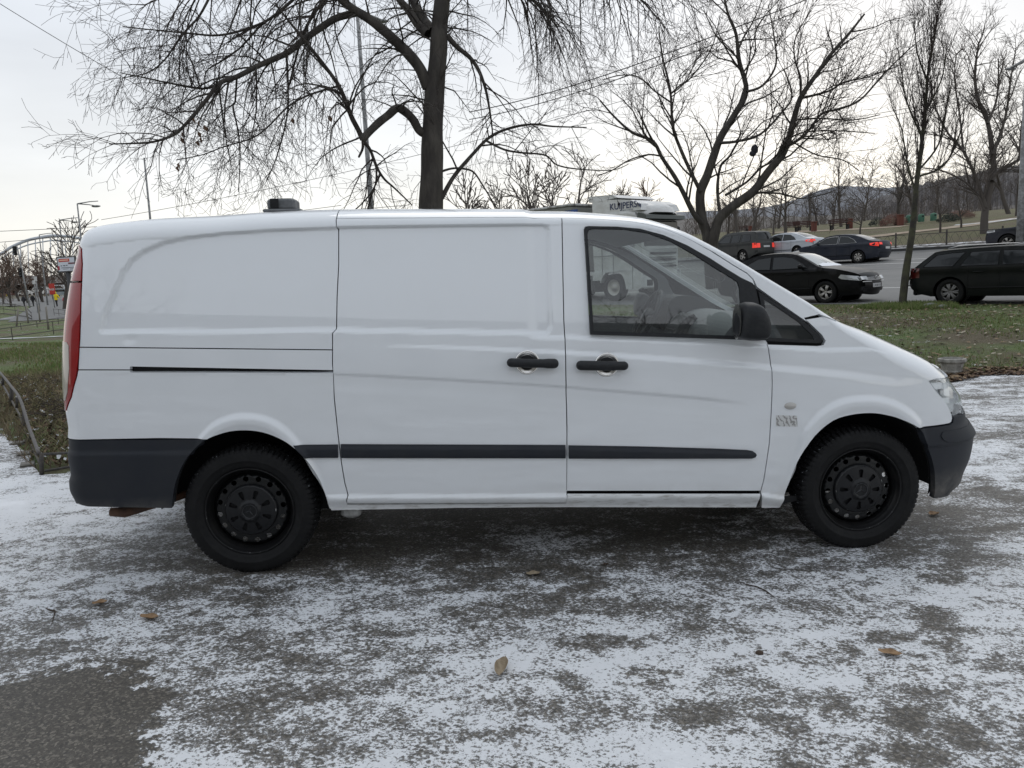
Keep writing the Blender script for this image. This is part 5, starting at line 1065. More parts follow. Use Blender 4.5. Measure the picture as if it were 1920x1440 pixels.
WAG = dict(out=[(.18, .30), (.06, .40), (0, .52), (.02, .70), (.08, .92), (.14, 1.0), (.52, 1.34), (.62, 1.405), (.9, 1.44), (1.6, 1.47), (2.4, 1.47), (2.9, 1.40), (3.3, 1.2), (3.62, 1.02), (4.2, .95), (4.6, .86), (4.76, .70), (4.80, .45), (4.72, .26)],
           win=[[(.38, 1.0), (.68, 1.32), (1.00, 1.365), (1.32, 1.375), (1.08, 1.0)], [(1.24, 1.0), (1.45, 1.375), (2.05, 1.385), (2.05, 1.0)], [(2.14, 1.0), (2.12, 1.385), (2.6, 1.37), (2.95, 1.24), (3.3, 1.03)]],
           ws=(2.93, 3.6), rw=(.17, .50), ax=(1.02, 3.72), belt=.97, W=.90, L=4.8, rear_z=(.62, .93), head=[(4.4, .70), (4.42, .80), (4.7, .76), (4.76, .62)], tail=[(.02, .66), (.06, .92), (.30, .92), (.30, .68)])
SUV = dict(out=[(.10, .45), (0, .55), (.02, .80), (.05, 1.10), (.10, 1.2), (.22, 1.68), (.30, 1.80), (.6, 1.85), (1.8, 1.88), (2.6, 1.84), (3.0, 1.70), (3.45, 1.28), (3.6, 1.22), (4.2, 1.17), (4.66, 1.08), (4.84, .95), (4.88, .6), (4.80, .38)],
           win=[[(.42, 1.25), (.50, 1.66), (1.15, 1.70), (1.15, 1.23)], [(1.28, 1.23), (1.28, 1.70), (2.0, 1.71), (2.02, 1.23)], [(2.12, 1.23), (2.1, 1.71), (2.62, 1.68), (3.1, 1.32), (3.15, 1.25)]],
           ws=(2.95, 3.47), rw=(.13, .24), ax=(1.03, 3.85), belt=1.2, W=.95, L=4.88, rear_z=(.85, 1.15), head=[(4.4, .92), (4.42, 1.04), (4.78, 1.0), (4.84, .88)], tail=[(.02, .84), (.06, 1.14), (.26, 1.14), (.26, .84)], r=.385)
def make_car(name, label, S, body, loc, heading, near_axle, side, group='cars on the road', lights=None, rim=None, brake=False, dustroof=None, plate=None, front=False, rail=False, chrome_win=False, z_off=0, spoke=5, snow=False):
    """near_axle: 0 rear / 1 front; loc = where that wheel on the given side touches the road"""
    L, W_ = S['L'], S['W']; out = S['out']; R = S.get('r', .32); zc = R; arc = R+.055
    root = tag(empty(name), label, 'car', group); h = heading; root.rotation_euler = (0, 0, h)
    ax = S['ax'][near_axle]; off = Vector((ax, W_*side*.98, 0)); off.rotate(Matrix.Rotation(h, 3, 'Z')); root.location = (loc[0]-off.x, loc[1]-off.y, loc[2]+z_off)
    oc = [out[0]]; bz = out[0][1]; bf = out[-1][1]
    bot = []
    for a in (S['ax'][1], S['ax'][0]):
        t0 = math.acos(min(1, (zc-.22)/arc)); bot += [(a+arc*math.sin(t), zc-arc*math.cos(t)) for t in np.linspace(t0, 2*math.pi-t0, 15)]
    top = smooth_poly(out, 3); full = np.array(top+[(S['ax'][1]+.5, .21)]+bot+[(S['ax'][0]-.46, .22)])
    topl = np.array(top)
    def half(x, z):
        P = np.stack([x, z], 1); w = np.full(len(x), W_); w -= .16*np.clip((1.0-x)/1.0, 0, 1)**2.4+.24*np.clip((x-(L-1.05))/1.05, 0, 1)**2.2
        w -= np.clip(z-S['belt'], 0, 1)*.36+.06*np.clip((.5-z)/.3, 0, 1)**2+.012*ss((z-.70)/.05)*0+.02*ss((z-S['belt']+.16)/.1)*ss((S['belt']+.03-z)/.05)*-1
        d = segdist(P, topl, False); r = .11; w -= r*(1-np.sqrt(np.clip(1-(1-np.clip(d/r, 0, 1))**2, 0, 1)))*.95
        return w
    def side_patch(nm, poly, holes, m, sgn, o, step, par):
        P, T = cdt_patch(poly, holes, step); fn = lambda u, t, oo=0: np.stack([u, -(half(u, t)+o), t], -1)
        k = link(nm, patch_mesh(nm, P, T, fn, None, sgn > 0, mid=0), m, par); return k
    bodyo = None
    for sgn in (-1, 1):
        b_ = side_patch('body_side', full, [], body, sgn, 0, .10, root)
        for w_ in S['win']:
            wo = side_patch('side_window', offset_poly(w_, 0), [], cglass, sgn, .006, .12, root)
            if chrome_win or True:
                fr_ = MB(); q = np.array(resample(w_, .12)); hw = half(q[:, 0], q[:, 1])+.010; P_ = [(a[0], sgn*b, a[1]) for a, b in zip(q, hw)]; P_.append(P_[0]); fr_.tube(P_, .011 if chrome_win else .008, 4, False); fr_.build('window_trim', chr2 if chrome_win else blackt, wo)
        for a in S['ax']:
            ar = MB(); ar.lathe([(arc, -.0), (arc, .28), (.05, .29)], 24, Matrix.Translation((a, (W_-.10)*sgn, zc))@Matrix.Diagonal((1, -sgn, 1, 1))); ar.build('wheel_arch', blackt, root)
            wh = MB(); prof = [(R*.62, .03), (R*.66, .0), (R*.9, -.008), (R*.97, .01), (R, .04), (R, .16), (R*.95, .20)]
            MW = Matrix.Translation((a, (W_-.035)*sgn, R))@Matrix.Diagonal((1, -sgn, 1, 1)); wh.lathe(prof, 28, MW); wo = wh.build('wheel', tyre2, root)
            rm = MB(); rm.lathe([(R*.64, .018), (R*.60, .03), (R*.56, .09)], 28, MW)
            for k in range(spoke*2):
                t = 2*math.pi*(k//2)/spoke+(.13 if k % 2 else -.13); c, s_ = math.cos(t), math.sin(t); rm.tube([MW@Vector((c*R*.1, .035, s_*R*.1)), MW@Vector((c*R*.61, .022, s_*R*.61))], R*.075, 4)
            rm.lathe([(0, .02), (R*.15, .024), (R*.16, .05)], 14, MW); rm.build('rim', rim or rim2, wo); dk = MB(); dk.lathe([(0, .10), (R*.6, .09)], 20, MW); dk.build('brake_disc', blackt, wo)
        side_patch('headlight', S['head'], [], lampw, sgn, .008, .1, root); side_patch('tail_light', S['tail'], [], lampon if brake else lampr, sgn, .008, .1, root)
        for x0 in ((S['ax'][0]+.38, S['ax'][0]+1.0+.05, S['ax'][1]-.50) if S is not WAG else (1.12, 2.09, 3.2)):   # door gaps, handles, mirror
            g_ = MB(); zz = np.linspace(.30, S['belt'], 8); xx = np.full(8, x0)+.02*np.sin(zz*3); hw = half(xx, zz)+.001; g_.tube([(a, sgn*b, c) for a, b, c in zip(xx, hw, zz)], .006, 3, False); g_.build('door_gap', blackt, b_)
        for x0 in (S['ax'][0]+.62, S['ax'][0]+1.62):
            g_ = MB(); hw = half(np.array([x0]), np.array([S['belt']-.12]))[0]; g_.box((x0, sgn*(hw+.012), S['belt']-.12), (.20, .03, .03), None, .01); g_.build('door_handle', body, b_)
        mz = MB(); xm = S['ws'][1]-.42; hw = half(np.array([xm]), np.array([S['belt']]))[0]; mz.ball((xm, sgn*(hw+.13), S['belt']+.10), .10, 10, 7, (.55, 1.1, .72)); mz.box((xm, sgn*(hw+.03), S['belt']+.06), (.06, .12, .04)); mz.build('door_mirror', blackt if dustroof else body, root)
        tr = MB(); zz = .42; xs = np.linspace(S['ax'][0]+.42, S['ax'][1]-.42, 8); hw = half(xs, np.full(8, zz)); tr.tube([(a, sgn*(b+.004), zz) for a, b in zip(xs, hw)], .018, 4); tr.build('sill_trim', blackt, root)
    # skin from side to side over the outline
    t = resample(top, .09, False); t = np.vstack([t, top[-1]]); d = np.gradient(t, axis=0); n = np.stack([-d[:, 1], d[:, 0]], 1); n /= np.hypot(n[:, 0], n[:, 1])[:, None]
    hw = half(t[:, 0], t[:, 1]); crown = np.where(np.abs(n[:, 0]) > .75, .10, .035); crown = np.convolve(np.pad(crown, 2, 'edge'), np.ones(5)/5, 'valid'); K = 13; V = []; 
    for i in range(len(t)):
        for k in range(K): f = k/(K-1)*2-1; c = crown[i]*(1-f*f); V.append((t[i, 0]+n[i, 0]*c, hw[i]*f, t[i, 1]+n[i, 1]*c))
    sets = {'body_top': [], 'windscreen': [], 'rear_window': [], 'roof': []}
    for i in range(len(t)-1):
        x, z = (t[i]+t[i+1])/2; zt = S['belt']+.02
        key = 'windscreen' if S['ws'][0] < x < S['ws'][1] and z > zt-.02 else ('rear_window' if S['rw'][0] < x < S['rw'][1] and z > zt+.04 else ('roof' if dustroof and z > .80 and x > .2 else 'body_top'))
        for k in range(K-1):
            kk = 'body_top' if key in ('windscreen', 'rear_window') and k in (0, K-2) else key
            sets[kk].append((i*K+k, i*K+k+1, (i+1)*K+k+1, (i+1)*K+k))
    for nm, F_ in sets.items():
        if not F_: continue
        used = sorted({a for f in F_ for a in f}); mp = {u: i for i, u in enumerate(used)}
        me = mesh(nm, [V[u] for u in used], [tuple(mp[a] for a in f) for f in F_]); me.polygons.foreach_set('use_smooth', [True]*len(F_)); link(nm, me, {'body_top': body, 'roof': dustroof or body, 'windscreen': cglass2 if dustroof else cglass, 'rear_window': cglass}[nm], root)
    def nose(y, z, fr=True):
        kk = topl[topl[:, 0] > L-.7] if fr else topl[topl[:, 0] < .6][::-1]; kk = kk[np.argsort(kk[:, 1])]; x = float(np.interp(z, kk[:, 1], kk[:, 0])); hwz = float(half(np.array([x]), np.array([z]))[0])
        c = .10*max(0, 1-(y/hwz)**2); return x+(c+.006 if fr else -c-.006)
    def facepatch(nm, y0, y1, z0, z1, m, fr, th=.0, par=root):
        ys = np.linspace(y0, y1, 9); V = []; Fc = []
        for y in ys:
            for z in (z0, z1): V.append((nose(y, z, fr)+(th if fr else -th), y, z))
        for i in range(8): Fc.append((2*i, 2*i+2, 2*i+3, 2*i+1))
        return link(nm, mesh(nm, V, Fc), m, par)
    if front:
        facepatch('grille', -.52, .52, .61, .72, blackt, True)
        for z in (.628, .66, .692): facepatch('grille_bar', -.5, .5, z-.006, z+.006, chr2, True, .006)
        facepatch('air_intake', -.62, .62, .30, .40, blackt, True); facepatch('bumper_line', -.66, .66, .345, .357, body, True, .006); facepatch('chrome_line', -.7, -.28, .575, .592, chr2, True, .004); facepatch('chrome_line', .28, .7, .575, .592, chr2, True, .004)
        em = MB(); c = (nose(0, .665)+.012, 0, .665); a = [(c[0], .062*math.cos(t_), c[2]+.062*math.sin(t_)) for t_ in np.linspace(0, 2*math.pi, 21)]; em.tube(a, .008, 5, False)
        q = lambda y, z: (c[0], y, c[2]+z); em.tube([q(-.025, .052), q(0, .006), q(.025, .052)], .006, 4); em.tube([q(-.052, .022), q(-.025, -.045), q(0, -.004), q(.025, -.045), q(.052, .022)], .006, 4); em.build('round_badge', chr2, root)
        for sgn in (-1, 1): facepatch('headlight', sgn*.42, sgn*.72, .64, .73, lampw, True, .004)
    else:
        z0, z1 = S['rear_z']
        for sgn in (-1, 1): facepatch('tail_light', sgn*.50, sgn*.72, z0, z1-.03, lampon if brake else lampr, False, .004)
        facepatch('rear_bumper_line', -.75, .75, .48, .50, blackt, False, .003)
        ex = MB(); ex.box((.12, 0, .30), (.1, 1.2, .14), None, .03); ex.build('rear_valance', blackt, root)
    pz = .47 if front else (.72 if S is not SUV else .92)
    pl = facepatch('number_plate', -.26, .26, pz-.055, pz+.055, platem, front, .008)
    if plate:
        text_mesh(plate, .085, blackt, pl, Matrix.Translation((nose(0, pz, front)+(.012 if front else -.012), 0, pz-.03))@Matrix.Rotation(math.pi/2 if front else -math.pi/2, 4, 'Z')@Matrix.Rotation(math.pi/2, 4, 'X'), 'plate_number')
    ub = MB(); ub.box((L/2, 0, .33), (L-1.0, W_*1.5, .25)); ub.box((L/2-.25, 0, (S['belt']+.2)/2+.12), (1.9, W_*1.5, S['belt']-.45)); ub.build('underbody', blackt, root)
    if rail:
        for sgn in (-1, 1):
            r_ = MB(); xs = np.linspace(.85, 2.55, 9); r_.tube([(x, sgn*.52, 1.475+S.get('rail_z', 0)+.055*math.sin(min(1, min(i, 8-i)/1.5)*math.pi/2)) for i, x in enumerate(xs)], .016, 6); r_.build('roof_rail', chr2 if sgn < 0 else blackt, root)
    if snow:
        s_ = MB(); V = []; n_ = 13
        for i in range(n_):
            y = -.62+1.24*i/(n_-1); x = S['ws'][1]-.02+.035*(1-(y/.62)**2)*1.0; wd = .15*(1-abs(y/.66)**3)+.02*math.sin(i*2); V += [(x+.07, y, 1.015+.035), (x-wd, y, 1.085+wd*.38)]
        s_.add(V, [(2*i, 2*i+2, 2*i+3, 2*i+1) for i in range(n_-1)], True); s_.build('snow_strip', snow2, root)
    return root
def text_mesh(txt, size, m, par, M, name, align='CENTER', bold=0.0):
    cu = bpy.data.curves.new(name, 'FONT'); cu.body = txt; cu.size = size; cu.align_x = align; cu.offset = bold; tmp = bpy.data.objects.new(name+'_t', cu); COL.objects.link(tmp)
    dg = bpy.context.evaluated_depsgraph_get(); me = bpy.data.meshes.new_from_object(tmp.evaluated_get(dg)); bpy.data.objects.remove(tmp); bpy.data.curves.remove(cu)
    me.name = name; me.transform(M); me.materials.clear(); return link(name, me, m, par)
HD = math.atan2(RD[1], RD[0])
zq = lambda z: z if z < .5 else .5+(z-.5)*.89
WAGL = dict(WAG, out=[(x, zq(z)) for x, z in WAG['out']], win=[[(x, zq(z)) for x, z in w] for w in WAG['win']], belt=zq(.97), rail_z=-.10)
def spot(px, py): return hit(px, py)[0]
dustg = dusty('dusty_roof', (.05, .05, .05), (.085, .083, .078), 1)
make_car('parked_sedan', 'black sedan facing right on the near lane, its windscreen foot full of snow', SED, dusty('black_paint', (.004, .004, .005), (.010, .010, .010), .3), spot(1546, 569), HD+math.pi, 1, -1, front=True, dustroof=dustg, plate='AE 8017 EX', snow=True)
make_car('estate_car', 'black estate car with roof rails at the right edge behind the slender tree', WAGL, dusty('dark_green_paint', (.006, .008, .008), (.016, .016, .015), .5), spot(1779, 572), HD+math.pi, 0, -1, rail=True, rim=mat('plastic_cover', (.16, .155, .15), .6), spoke=7)
make_car('dark_blue_sedan', 'dark blue sedan with glowing red lamps driving away on the far lanes', dict(SED, W=.93), dusty('navy_paint', (.018, .022, .034), (.04, .042, .05), .5), spot(1608, 494), HD, 0, 1, brake=True, chrome_win=True, spoke=7)
make_car('silver_sedan', 'silver sedan between the dark blue sedan and the grey off-roader', SED, dusty('silver_paint', (.50, .53, .57), (.38, .40, .43), .5), spot(1494, 481), HD-.10, 0, 1, brake=True)
make_car('grey_offroader', 'dark grey off-roader with a roof spoiler and lit brake lamp', SUV, dusty('grey_paint', (.045, .047, .047), (.065, .065, .062), .6), spot(1392, 492), HD-.25, 0, 1, brake=True)
make_car('dark_crossover', 'dark crossover at the right edge below the forked tree', dict(SUV, out=[(x, z*.9) for x, z in SUV['out']], win=[[(x, z*.9) for x, z in w] for w in SUV['win']], belt=1.08), dusty('graphite_paint', (.03, .032, .04), (.05, .05, .055), .4), spot(1888, 470), HD, 1, 1)
make_car('white_car', 'white car partly out of view behind the estate car roof', SED, mat('white_car_paint', (.72, .74, .77), .35, 0, .8), spot(1930, 505), HD, 1, 1)
# ---------- lorry ----------
def lorry():  # tractor and trailer
    wh = dusty('lorry_white', (.62, .63, .63), (.40, .39, .37), .45); gm = mat('grey_tarp', (.22, .22, .20), .8)
    root = tag(empty('white_lorry'), 'white lorry tractor with a grey tarpaulin trailer beyond the van cab', 'lorry'); h = HD+math.pi
    p = spot(1150, 565); off = Vector((4.35, -1.22, 0)); off.rotate(Matrix.Rotation(h, 3, 'Z')); root.location = (p[0]-off.x, p[1]-off.y, p[2]); root.rotation_euler = (0, 0, h); sc = LSC; root.scale = (sc, sc, sc)
    # cab: x 3.3..5.7 (front), local metres
    def loft(name, secs, m, par, closed=True):
        V = []; n = len(secs[0][1]); Fc = []
        for x, sec in secs: V += [(x+dx, y, z) for (y, z, dx) in sec]
        for i in range(len(secs)-1):
            for k in range(n): j = (k+1) % n; Fc.append((i*n+k, (i+1)*n+k, (i+1)*n+j, i*n+j))
        Fc.append(tuple(range(n))); Fc.append(tuple(range(len(V)-1, len(V)-n-1, -1))); me = mesh(name, V, Fc); return link(name, me, m, par)
    def ring(hw, z0, z1, r=.14, bow=0):
        pts = []
        for (cx, cz, a0) in ((hw-r, z1-r, 0), (-(hw-r), z1-r, 90), (-(hw-r), z0+r*.3, 180), (hw-r, z0+r*.3, 270)):
            for k in range(4): a = math.radians(a0+30*k); rr = r if cz > 1.2 else r*.3; y = cx+rr*math.cos(a); z = cz+rr*math.sin(a); pts.append((y, z, bow*(1-(y/hw)**2)))
        return pts
    cab = loft('cab', [(3.35, ring(1.22, 1.1, 3.35)), (5.1, ring(1.22, 1.1, 3.38)), (5.45, ring(1.22, 1.05, 3.3, .16, .05)), (5.62, ring(1.17, 1.0, 2.95, .2, .16)), (5.70, ring(1.10, .9, 1.9, .2, .2))], wh, root)
    lo = MB()
    side = [(3.35, 1.12), (3.35, .80), (3.72, .80)]+[(4.35+.62*math.cos(a), .56+.62*math.sin(a)) for a in np.linspace(math.pi*.93, .12, 12)]+[(5.0, .45), (5.55, .42), (5.72, .5), (5.74, .95), (5.70, 1.12)]
    for s_ in (-1, 1): lo.prism(side, s_*1.235, s_*1.0)
    lo.build('cab_skirt', wh, root)
    fr = MB(); fr.box((5.70, 0, .72), (.12, 2.2, .55), None, .05); fr.build('front_bumper', wh, root)
    for z, m_ in ((1.25, blackt), (1.38, wh), (1.50, blackt), (1.62, wh), (1.74, blackt)): g_ = MB(); g_.box((5.80, 0, z), (.16, 1.5, .07), None, .02); g_.build('grille_bar', m_, root)
    g_ = MB(); g_.box((5.76, 0, .72), (.06, 1.0, .26)); g_.box((5.74, .78, .66), (.06, .34, .22)); g_.box((5.74, -.78, .66), (.06, .34, .22)); g_.build('air_intake', blackt, root)
    for s_ in (-1, 1): g_ = MB(); g_.box((5.66, s_*1.02, 1.02), (.16, .36, .28), None, .06); g_.build('headlight', lampw, root)
    g_ = MB(); g_.box((5.72, 0, 2.45), (.10, 2.05, .95), None, .08); g_.build('windscreen', cglass, root)
    for s_ in (-1, 1):
        g_ = MB(); g_.prism([(4.45, 2.0), (4.45, 2.85), (5.15, 2.85), (5.40, 2.2), (5.40, 2.0)], s_*1.226, s_*1.20); g_.build('side_window', cglass, root)
        g_ = MB(); g_.box((5.45, s_*1.42, 2.45), (.14, .24, .62), None, .05); g_.box((5.45, s_*1.3, 2.75), (.05, .2, .05)); g_.build('mirror', blackt, root)
        g_ = MB(); g_.box((5.32, s_*1.222, 1.15), (.03, .03, 1.4)); g_.box((4.40, s_*1.222, 2.1), (.02, .03, 2.2)); g_.box((3.85, s_*1.222, 2.1), (.02, .03, 2.2)); g_.box((4.4, s_*1.224, 1.72), (2.0, .02, .03)); g_.build('panel_line', mat('joint_grey', (.2, .2, .2), .8), root)  # thin grey strips marking the cab's panel joints
        g_ = MB(); g_.ball((4.62, s_*1.232, 1.95), .11, 12, 6, (1, .25, .6)); g_.build('door_handle', blackt, root)
    # sun visor, roof deflector with lettering
    g_ = MB(); g_.prism([(5.55, 3.02), (5.60, 3.22), (5.95, 3.12), (5.98, 2.98), (5.7, 2.95)], -1.2, 1.2); g_.build('sun_visor', mat('visor', (.05, .06, .055), .4), root)
    V = []; n = 13; prof = [(5.95, 3.25), (5.85, 3.45), (5.5, 3.66), (4.9, 3.78), (4.3, 3.83), (3.6, 3.86)]
    for (x, z) in prof:
        for k in range(n): f = k/(n-1)*2-1; V.append((x-.25*f*f, 1.18*f, z-.02-.42*max(0, abs(f)-.55)**1.6*2.2))
    Fc = [(i*n+k, (i+1)*n+k, (i+1)*n+k+1, i*n+k+1) for i in range(len(prof)-1) for k in range(n-1)]; me = mesh('roof_deflector', V, Fc); me.polygons.foreach_set('use_smooth', [True]*len(Fc)); rd = link('roof_deflector', me, wh, root)
    g_ = MB(); g_.prism([(3.4, 3.3), (3.4, 3.86), (3.65, 3.84), (4.3, 3.80), (4.8, 3.76), (5.25, 3.70), (5.6, 3.55), (5.75, 3.3)], -1.19, 1.19); g_.build('deflector_side', wh, rd)
    g_ = MB(); g_.prism([(3.2, 3.80), (3.15, 4.02), (4.35, 3.98), (4.65, 3.84)], -1.14, 1.14); g_.build('spoiler_flap', wh, rd)
    g_ = MB(); g_.box((4.0, -1.165, 3.80), (1.2, .03, .035)); g_.tube([(4.6, -1.17, 3.80), (4.7, -1.2, 3.66), (4.72, -1.2, 3.62)], .015, 5); g_.ball((4.72, -1.2, 3.60), .05); g_.build('black_strip', blackt, rd)
    nav = mat('navy_letters', (.03, .04, .10), .6); Mt = Matrix.Translation((4.62, -1.205, 3.42))@Matrix.Rotation(math.radians(90), 4, 'X')
    text_mesh('KUIJPERS', .33, nav, rd, Mt@Matrix.Translation((.30, .0, 0)), 'lettering', bold=.004); text_mesh('RENT A TRUCK', .07, nav, rd, Mt@Matrix.Translation((.52, -.09, 0)), 'small_lettering')
    em = MB()
    for k in range(3): em.add([(5.55+.07*k, -1.19, 3.56-.03*k), (5.60+.07*k, -1.19, 3.60-.03*k), (5.65+.05*k, -1.19, 3.48-.03*k), (5.59+.05*k, -1.19, 3.40-.02*k)], [(0, 3, 2, 1)])
    em.build('emblem', nav, rd)
    for ax_ in (4.35, .9):
        for s_ in (-1, 1):
            w_ = MB(); MW = Matrix.Translation((ax_, 1.22*s_, .52))@Matrix.Diagonal((1, -s_, 1, 1)); w_.lathe([(.30, .06), (.32, .02), (.46, .0), (.51, .03), (.52, .08), (.52, .28)], 30, MW); wo = w_.build('wheel', tyre2, root)
            r_ = MB(); r_.lathe([(0, .06), (.10, .05), (.12, .10), (.24, .12), (.29, .05), (.31, .045)], 24, MW)
            for k in range(10): a = 2*math.pi*k/10; r_.lathe([(0, .09), (.018, .09), (.018, .12)], 8, MW@Matrix.Translation((.17*math.cos(a), 0, .17*math.sin(a))))
            r_.build('rim', rim2, wo)
    f_ = MB(); f_.box((2.2, 0, .85), (6.2, .9, .3)); f_.box((2.4, 0, .65), (1.8, 2.3, .6), None, .08); f_.build('chassis', mat('lorry_chassis', (.05, .05, .05), .8), root)
    # trailer with a tarpaulin roof
    tr_ = MB(); tr_.box((-4.2, 0, 2.45), (13.2, 2.5, 2.6), None, .06); tr_.build('trailer', gm, root)
    tp = MB(); tp.box((-4.2, 0, 3.80), (13.3, 2.56, .10), None, .03); tp.build('trailer_roof', noisy(mat('roof_frame', (.20, .19, .17), .8), (.5, .5, .5), 3), root)
    bs = MB(); bs.box((2.3, -1.2, 3.35), (.6, .1, .5)); bs.build('blue_strap', mat('blue_fabric', (.03, .08, .28), .7), root)
    for k in range(3):
        for s_ in (-1, 1): w_ = MB(); w_.lathe([(0, .05), (.3, .05), (.46, .0), (.52, .04), (.52, .28)], 24, Matrix.Translation((-7+1.3*k, 1.22*s_, .52))@Matrix.Diagonal((1, -s_, 1, 1))); w_.build('wheel', tyre2, root)
    return root
LSC = 1.0
lorry()
# ---------- street furniture, people, bridge ----------
steel = noisy(mat('galvanised', (.30, .305, .31), .6), (.15, .15, .15), 5); darkst = mat('dark_steel', (.05, .05, .052), .6); fencem = noisy(mat('fence_iron', (.035, .033, .033), .7), (.07, .06, .05), 20)
def gz(p): return float(terr(p[0], p[1]))
def pole(px, py, topx, topy, dep, w, name, label, arms=(), cat='lamp post', group='street lamps', m=None):
    b = at(px, py, dep); g0 = np.array([b[0], b[1], gz(b)]); t_ = at(topx, topy, dep); t_ = np.array([b[0]+(t_[0]-b[0])*.15, b[1]+(t_[1]-b[1])*.15, t_[2]])
    root = tag(empty(name, tuple(g0)), label, cat, group); mb = MB(); H = t_[2]-g0[2]; r = w*dep/FPX/2; mb.tube([(0, 0, -.3), (0, 0, H*.4), (t_[0]-g0[0], t_[1]-g0[1], H)], [r*1.25, r*1.05, r*.7], 8); mb.build('post', m or steel, root)
    for (ax_, ay, hw) in arms:
        e = at(ax_, ay, dep)-g0; s0 = np.array([t_[0]-g0[0], t_[1]-g0[1], H]); a_ = MB(); a_.tube([s0, s0*.4+e*.6+[0, 0, .15*abs(e[0]-s0[0])*.2], e], [r*.6, r*.5, r*.45], 6); ao = a_.build('arm', m or steel, root)
        if hw: h_ = MB(); h_.ball((e[0], e[1], e[2]-.03), .1*hw, 10, 6, (2.4, 1, .6)); h_.build('lamp_head', steel, ao)
    return root
pole(705, 520, 668, 42, 26, 9, 'lamp_post', 'tall grey lamp post with a long arm left of the big tree trunk', [(716, 38, 1.0)])
pole(293, 520, 281, 300, 42, 4.5, 'lamp_post', 'thin leaning lamp post above the rear of the van roof')
pole(165, 560, 154, 384, 60, 3.5, 'lamp_post', 'lamp post with two bracket arms by the rear corner of the van', [(184, 377, .0), (180, 386, 1.5)])
pole(128, 560, 121, 414, 75, 3, 'lamp_post', 'lamp post whose arms rise over the dark crowned tree', [(149, 408, 0), (140, 416, 1.5)])
pole(88, 560, 80, 441, 95, 2.5, 'lamp_post', 'smaller lamp post in front of the bridge arch', [(100, 437, 0)])
pole(1913, 430, 1918, 120, 36, 11, 'lamp_post', 'thick grey post cut by the right edge of the view', [(1895, 128, 1.2)], cat='post')
# traffic signal
p, D = hit(56, 577); root = tag(empty('traffic_signal', tuple(p)), 'leaning traffic signal pole with two dark signal heads', 'traffic light'); T_ = at(32, 462, D)
mb = MB(); mb.tube([(0, 0, 0), tuple(T_-p)], [.10, .07], 8); mb.build('post', steel, root)
for (px, py, hh) in ((28, 470, 1.0), (39, 511, 1.0)):
    c = at(px, py, D)-p; mb = MB(); mb.box(tuple(c), (.35, .3, hh), None, .05); hd = mb.build('signal_head', blackt, root); mb = MB()
    for k in (-1, 0, 1): mb.lathe([(0, -.16), (.11, -.17), (.12, -.22)], 12, Matrix.Translation((c[0], c[1], c[2]+k*.3)))
    mb.build('signal_lens', darkst, hd)
# billboard
D = 60; c0, c1, c2, c3 = [at(*q, D) for q in ((105, 482), (140, 480), (142, 509), (109, 511))]
root = tag(empty('billboard', (float((c0+c1)[0]/2), float((c0+c1)[1]/2), gz(c0))), 'white advertising billboard with a red banner beside the rear lamp of the van', 'billboard'); o0 = np.array(root.location)
fr = MB(); dr = (c1-c0)/np.linalg.norm(c1-c0); bk = np.array([0, .25, 0]); q = [c0-o0, c1-o0, c2-o0, c3-o0]; fr.add([*q, *[a+bk for a in q]], [(3, 2, 1, 0), (4, 5, 6, 7), (0, 1, 5, 4), (1, 2, 6, 5), (2, 3, 7, 6), (3, 0, 4, 7)]); fr.build('frame', darkst, root)
def bq(u0, u1, v0, v1, m, nm, e=.03):
    f = lambda u, v: (q[0]*(1-u)+q[1]*u)*(1-v)+(q[3]*(1-u)+q[2]*u)*v-np.array([0, e, 0]); b = MB(); b.add([f(u0, v1), f(u1, v1), f(u1, v0), f(u0, v0)], [(0, 1, 2, 3)]); return b.build(nm, m, root)
bq(.06, .97, .07, .93, mat('poster', (.58, .60, .66), .6), 'poster', .02); bq(.12, .70, .14, .34, mat('poster_red', (.48, .05, .03), .6), 'banner', .03); bq(.16, .64, .20, .27, mat('poster_pale', (.75, .45, .35), .6), 'banner_text', .04)
bq(.03, .13, .60, .85, mat('poster_dark_red', (.35, .03, .05), .6), 'red_mark'); bq(.62, .97, .40, .50, mat('poster_arm', (.15, .06, .07), .6), 'dark_shape'); pk = mat('poster_ink', (.12, .13, .15), .6)
for (u0, u1, v0, v1) in ((.20, .28, .56, .62), (.34, .46, .55, .62), (.5, .58, .54, .61), (.22, .95, .70, .74), (.3, .62, .79, .82), (.70, .9, .80, .84)): bq(u0, u1, v0, v1, pk, 'poster_text')
mb = MB(); mb.tube([((c2+c3)[0]/2-o0[0], (c2+c3)[1]/2-o0[1]+.2, (c2+c3)[2]/2-o0[2]), ((c2+c3)[0]/2-o0[0], (c2+c3)[1]/2-o0[1]+.2, 0)], .18, 8); mb.build('post', darkst, root)
# price board, small white signs
def sign(px0, py0, px1, py1, foot, m, name, label, texts=()):
    D_ = foot; a, b = at(px0, py0, D_), at(px1, py1, D_); g0 = (float((a+b)[0]/2), float((a+b)[1]/2), gz((a+b)/2)); root = tag(empty(name, g0), label, 'sign'); w = abs(b[0]-a[0]); hgt = a[2]-b[2]; zc = (a[2]+b[2])/2-g0[2]
    mb = MB(); mb.box((0, 0, zc), (w, .12, hgt), None, .02); bd = mb.build('board', m, root)
    if zc-hgt/2 > .1: mb = MB(); mb.tube([(0, .05, 0), (0, .05, zc)], .05, 6); mb.build('post', steel, root)
    for t_, sz, dz in texts: text_mesh(t_, sz, platem, bd, Matrix.Translation((0, -.07, zc+dz))@Matrix.Rotation(math.pi/2, 4, 'X'), 'board_text', bold=.01)
    return root
sign(92, 532, 103, 552, 78, mat('red_board', (.45, .03, .02), .5), 'red_board', 'red price board standing left of the yellow coat', [('8-55', .26, -.12)])
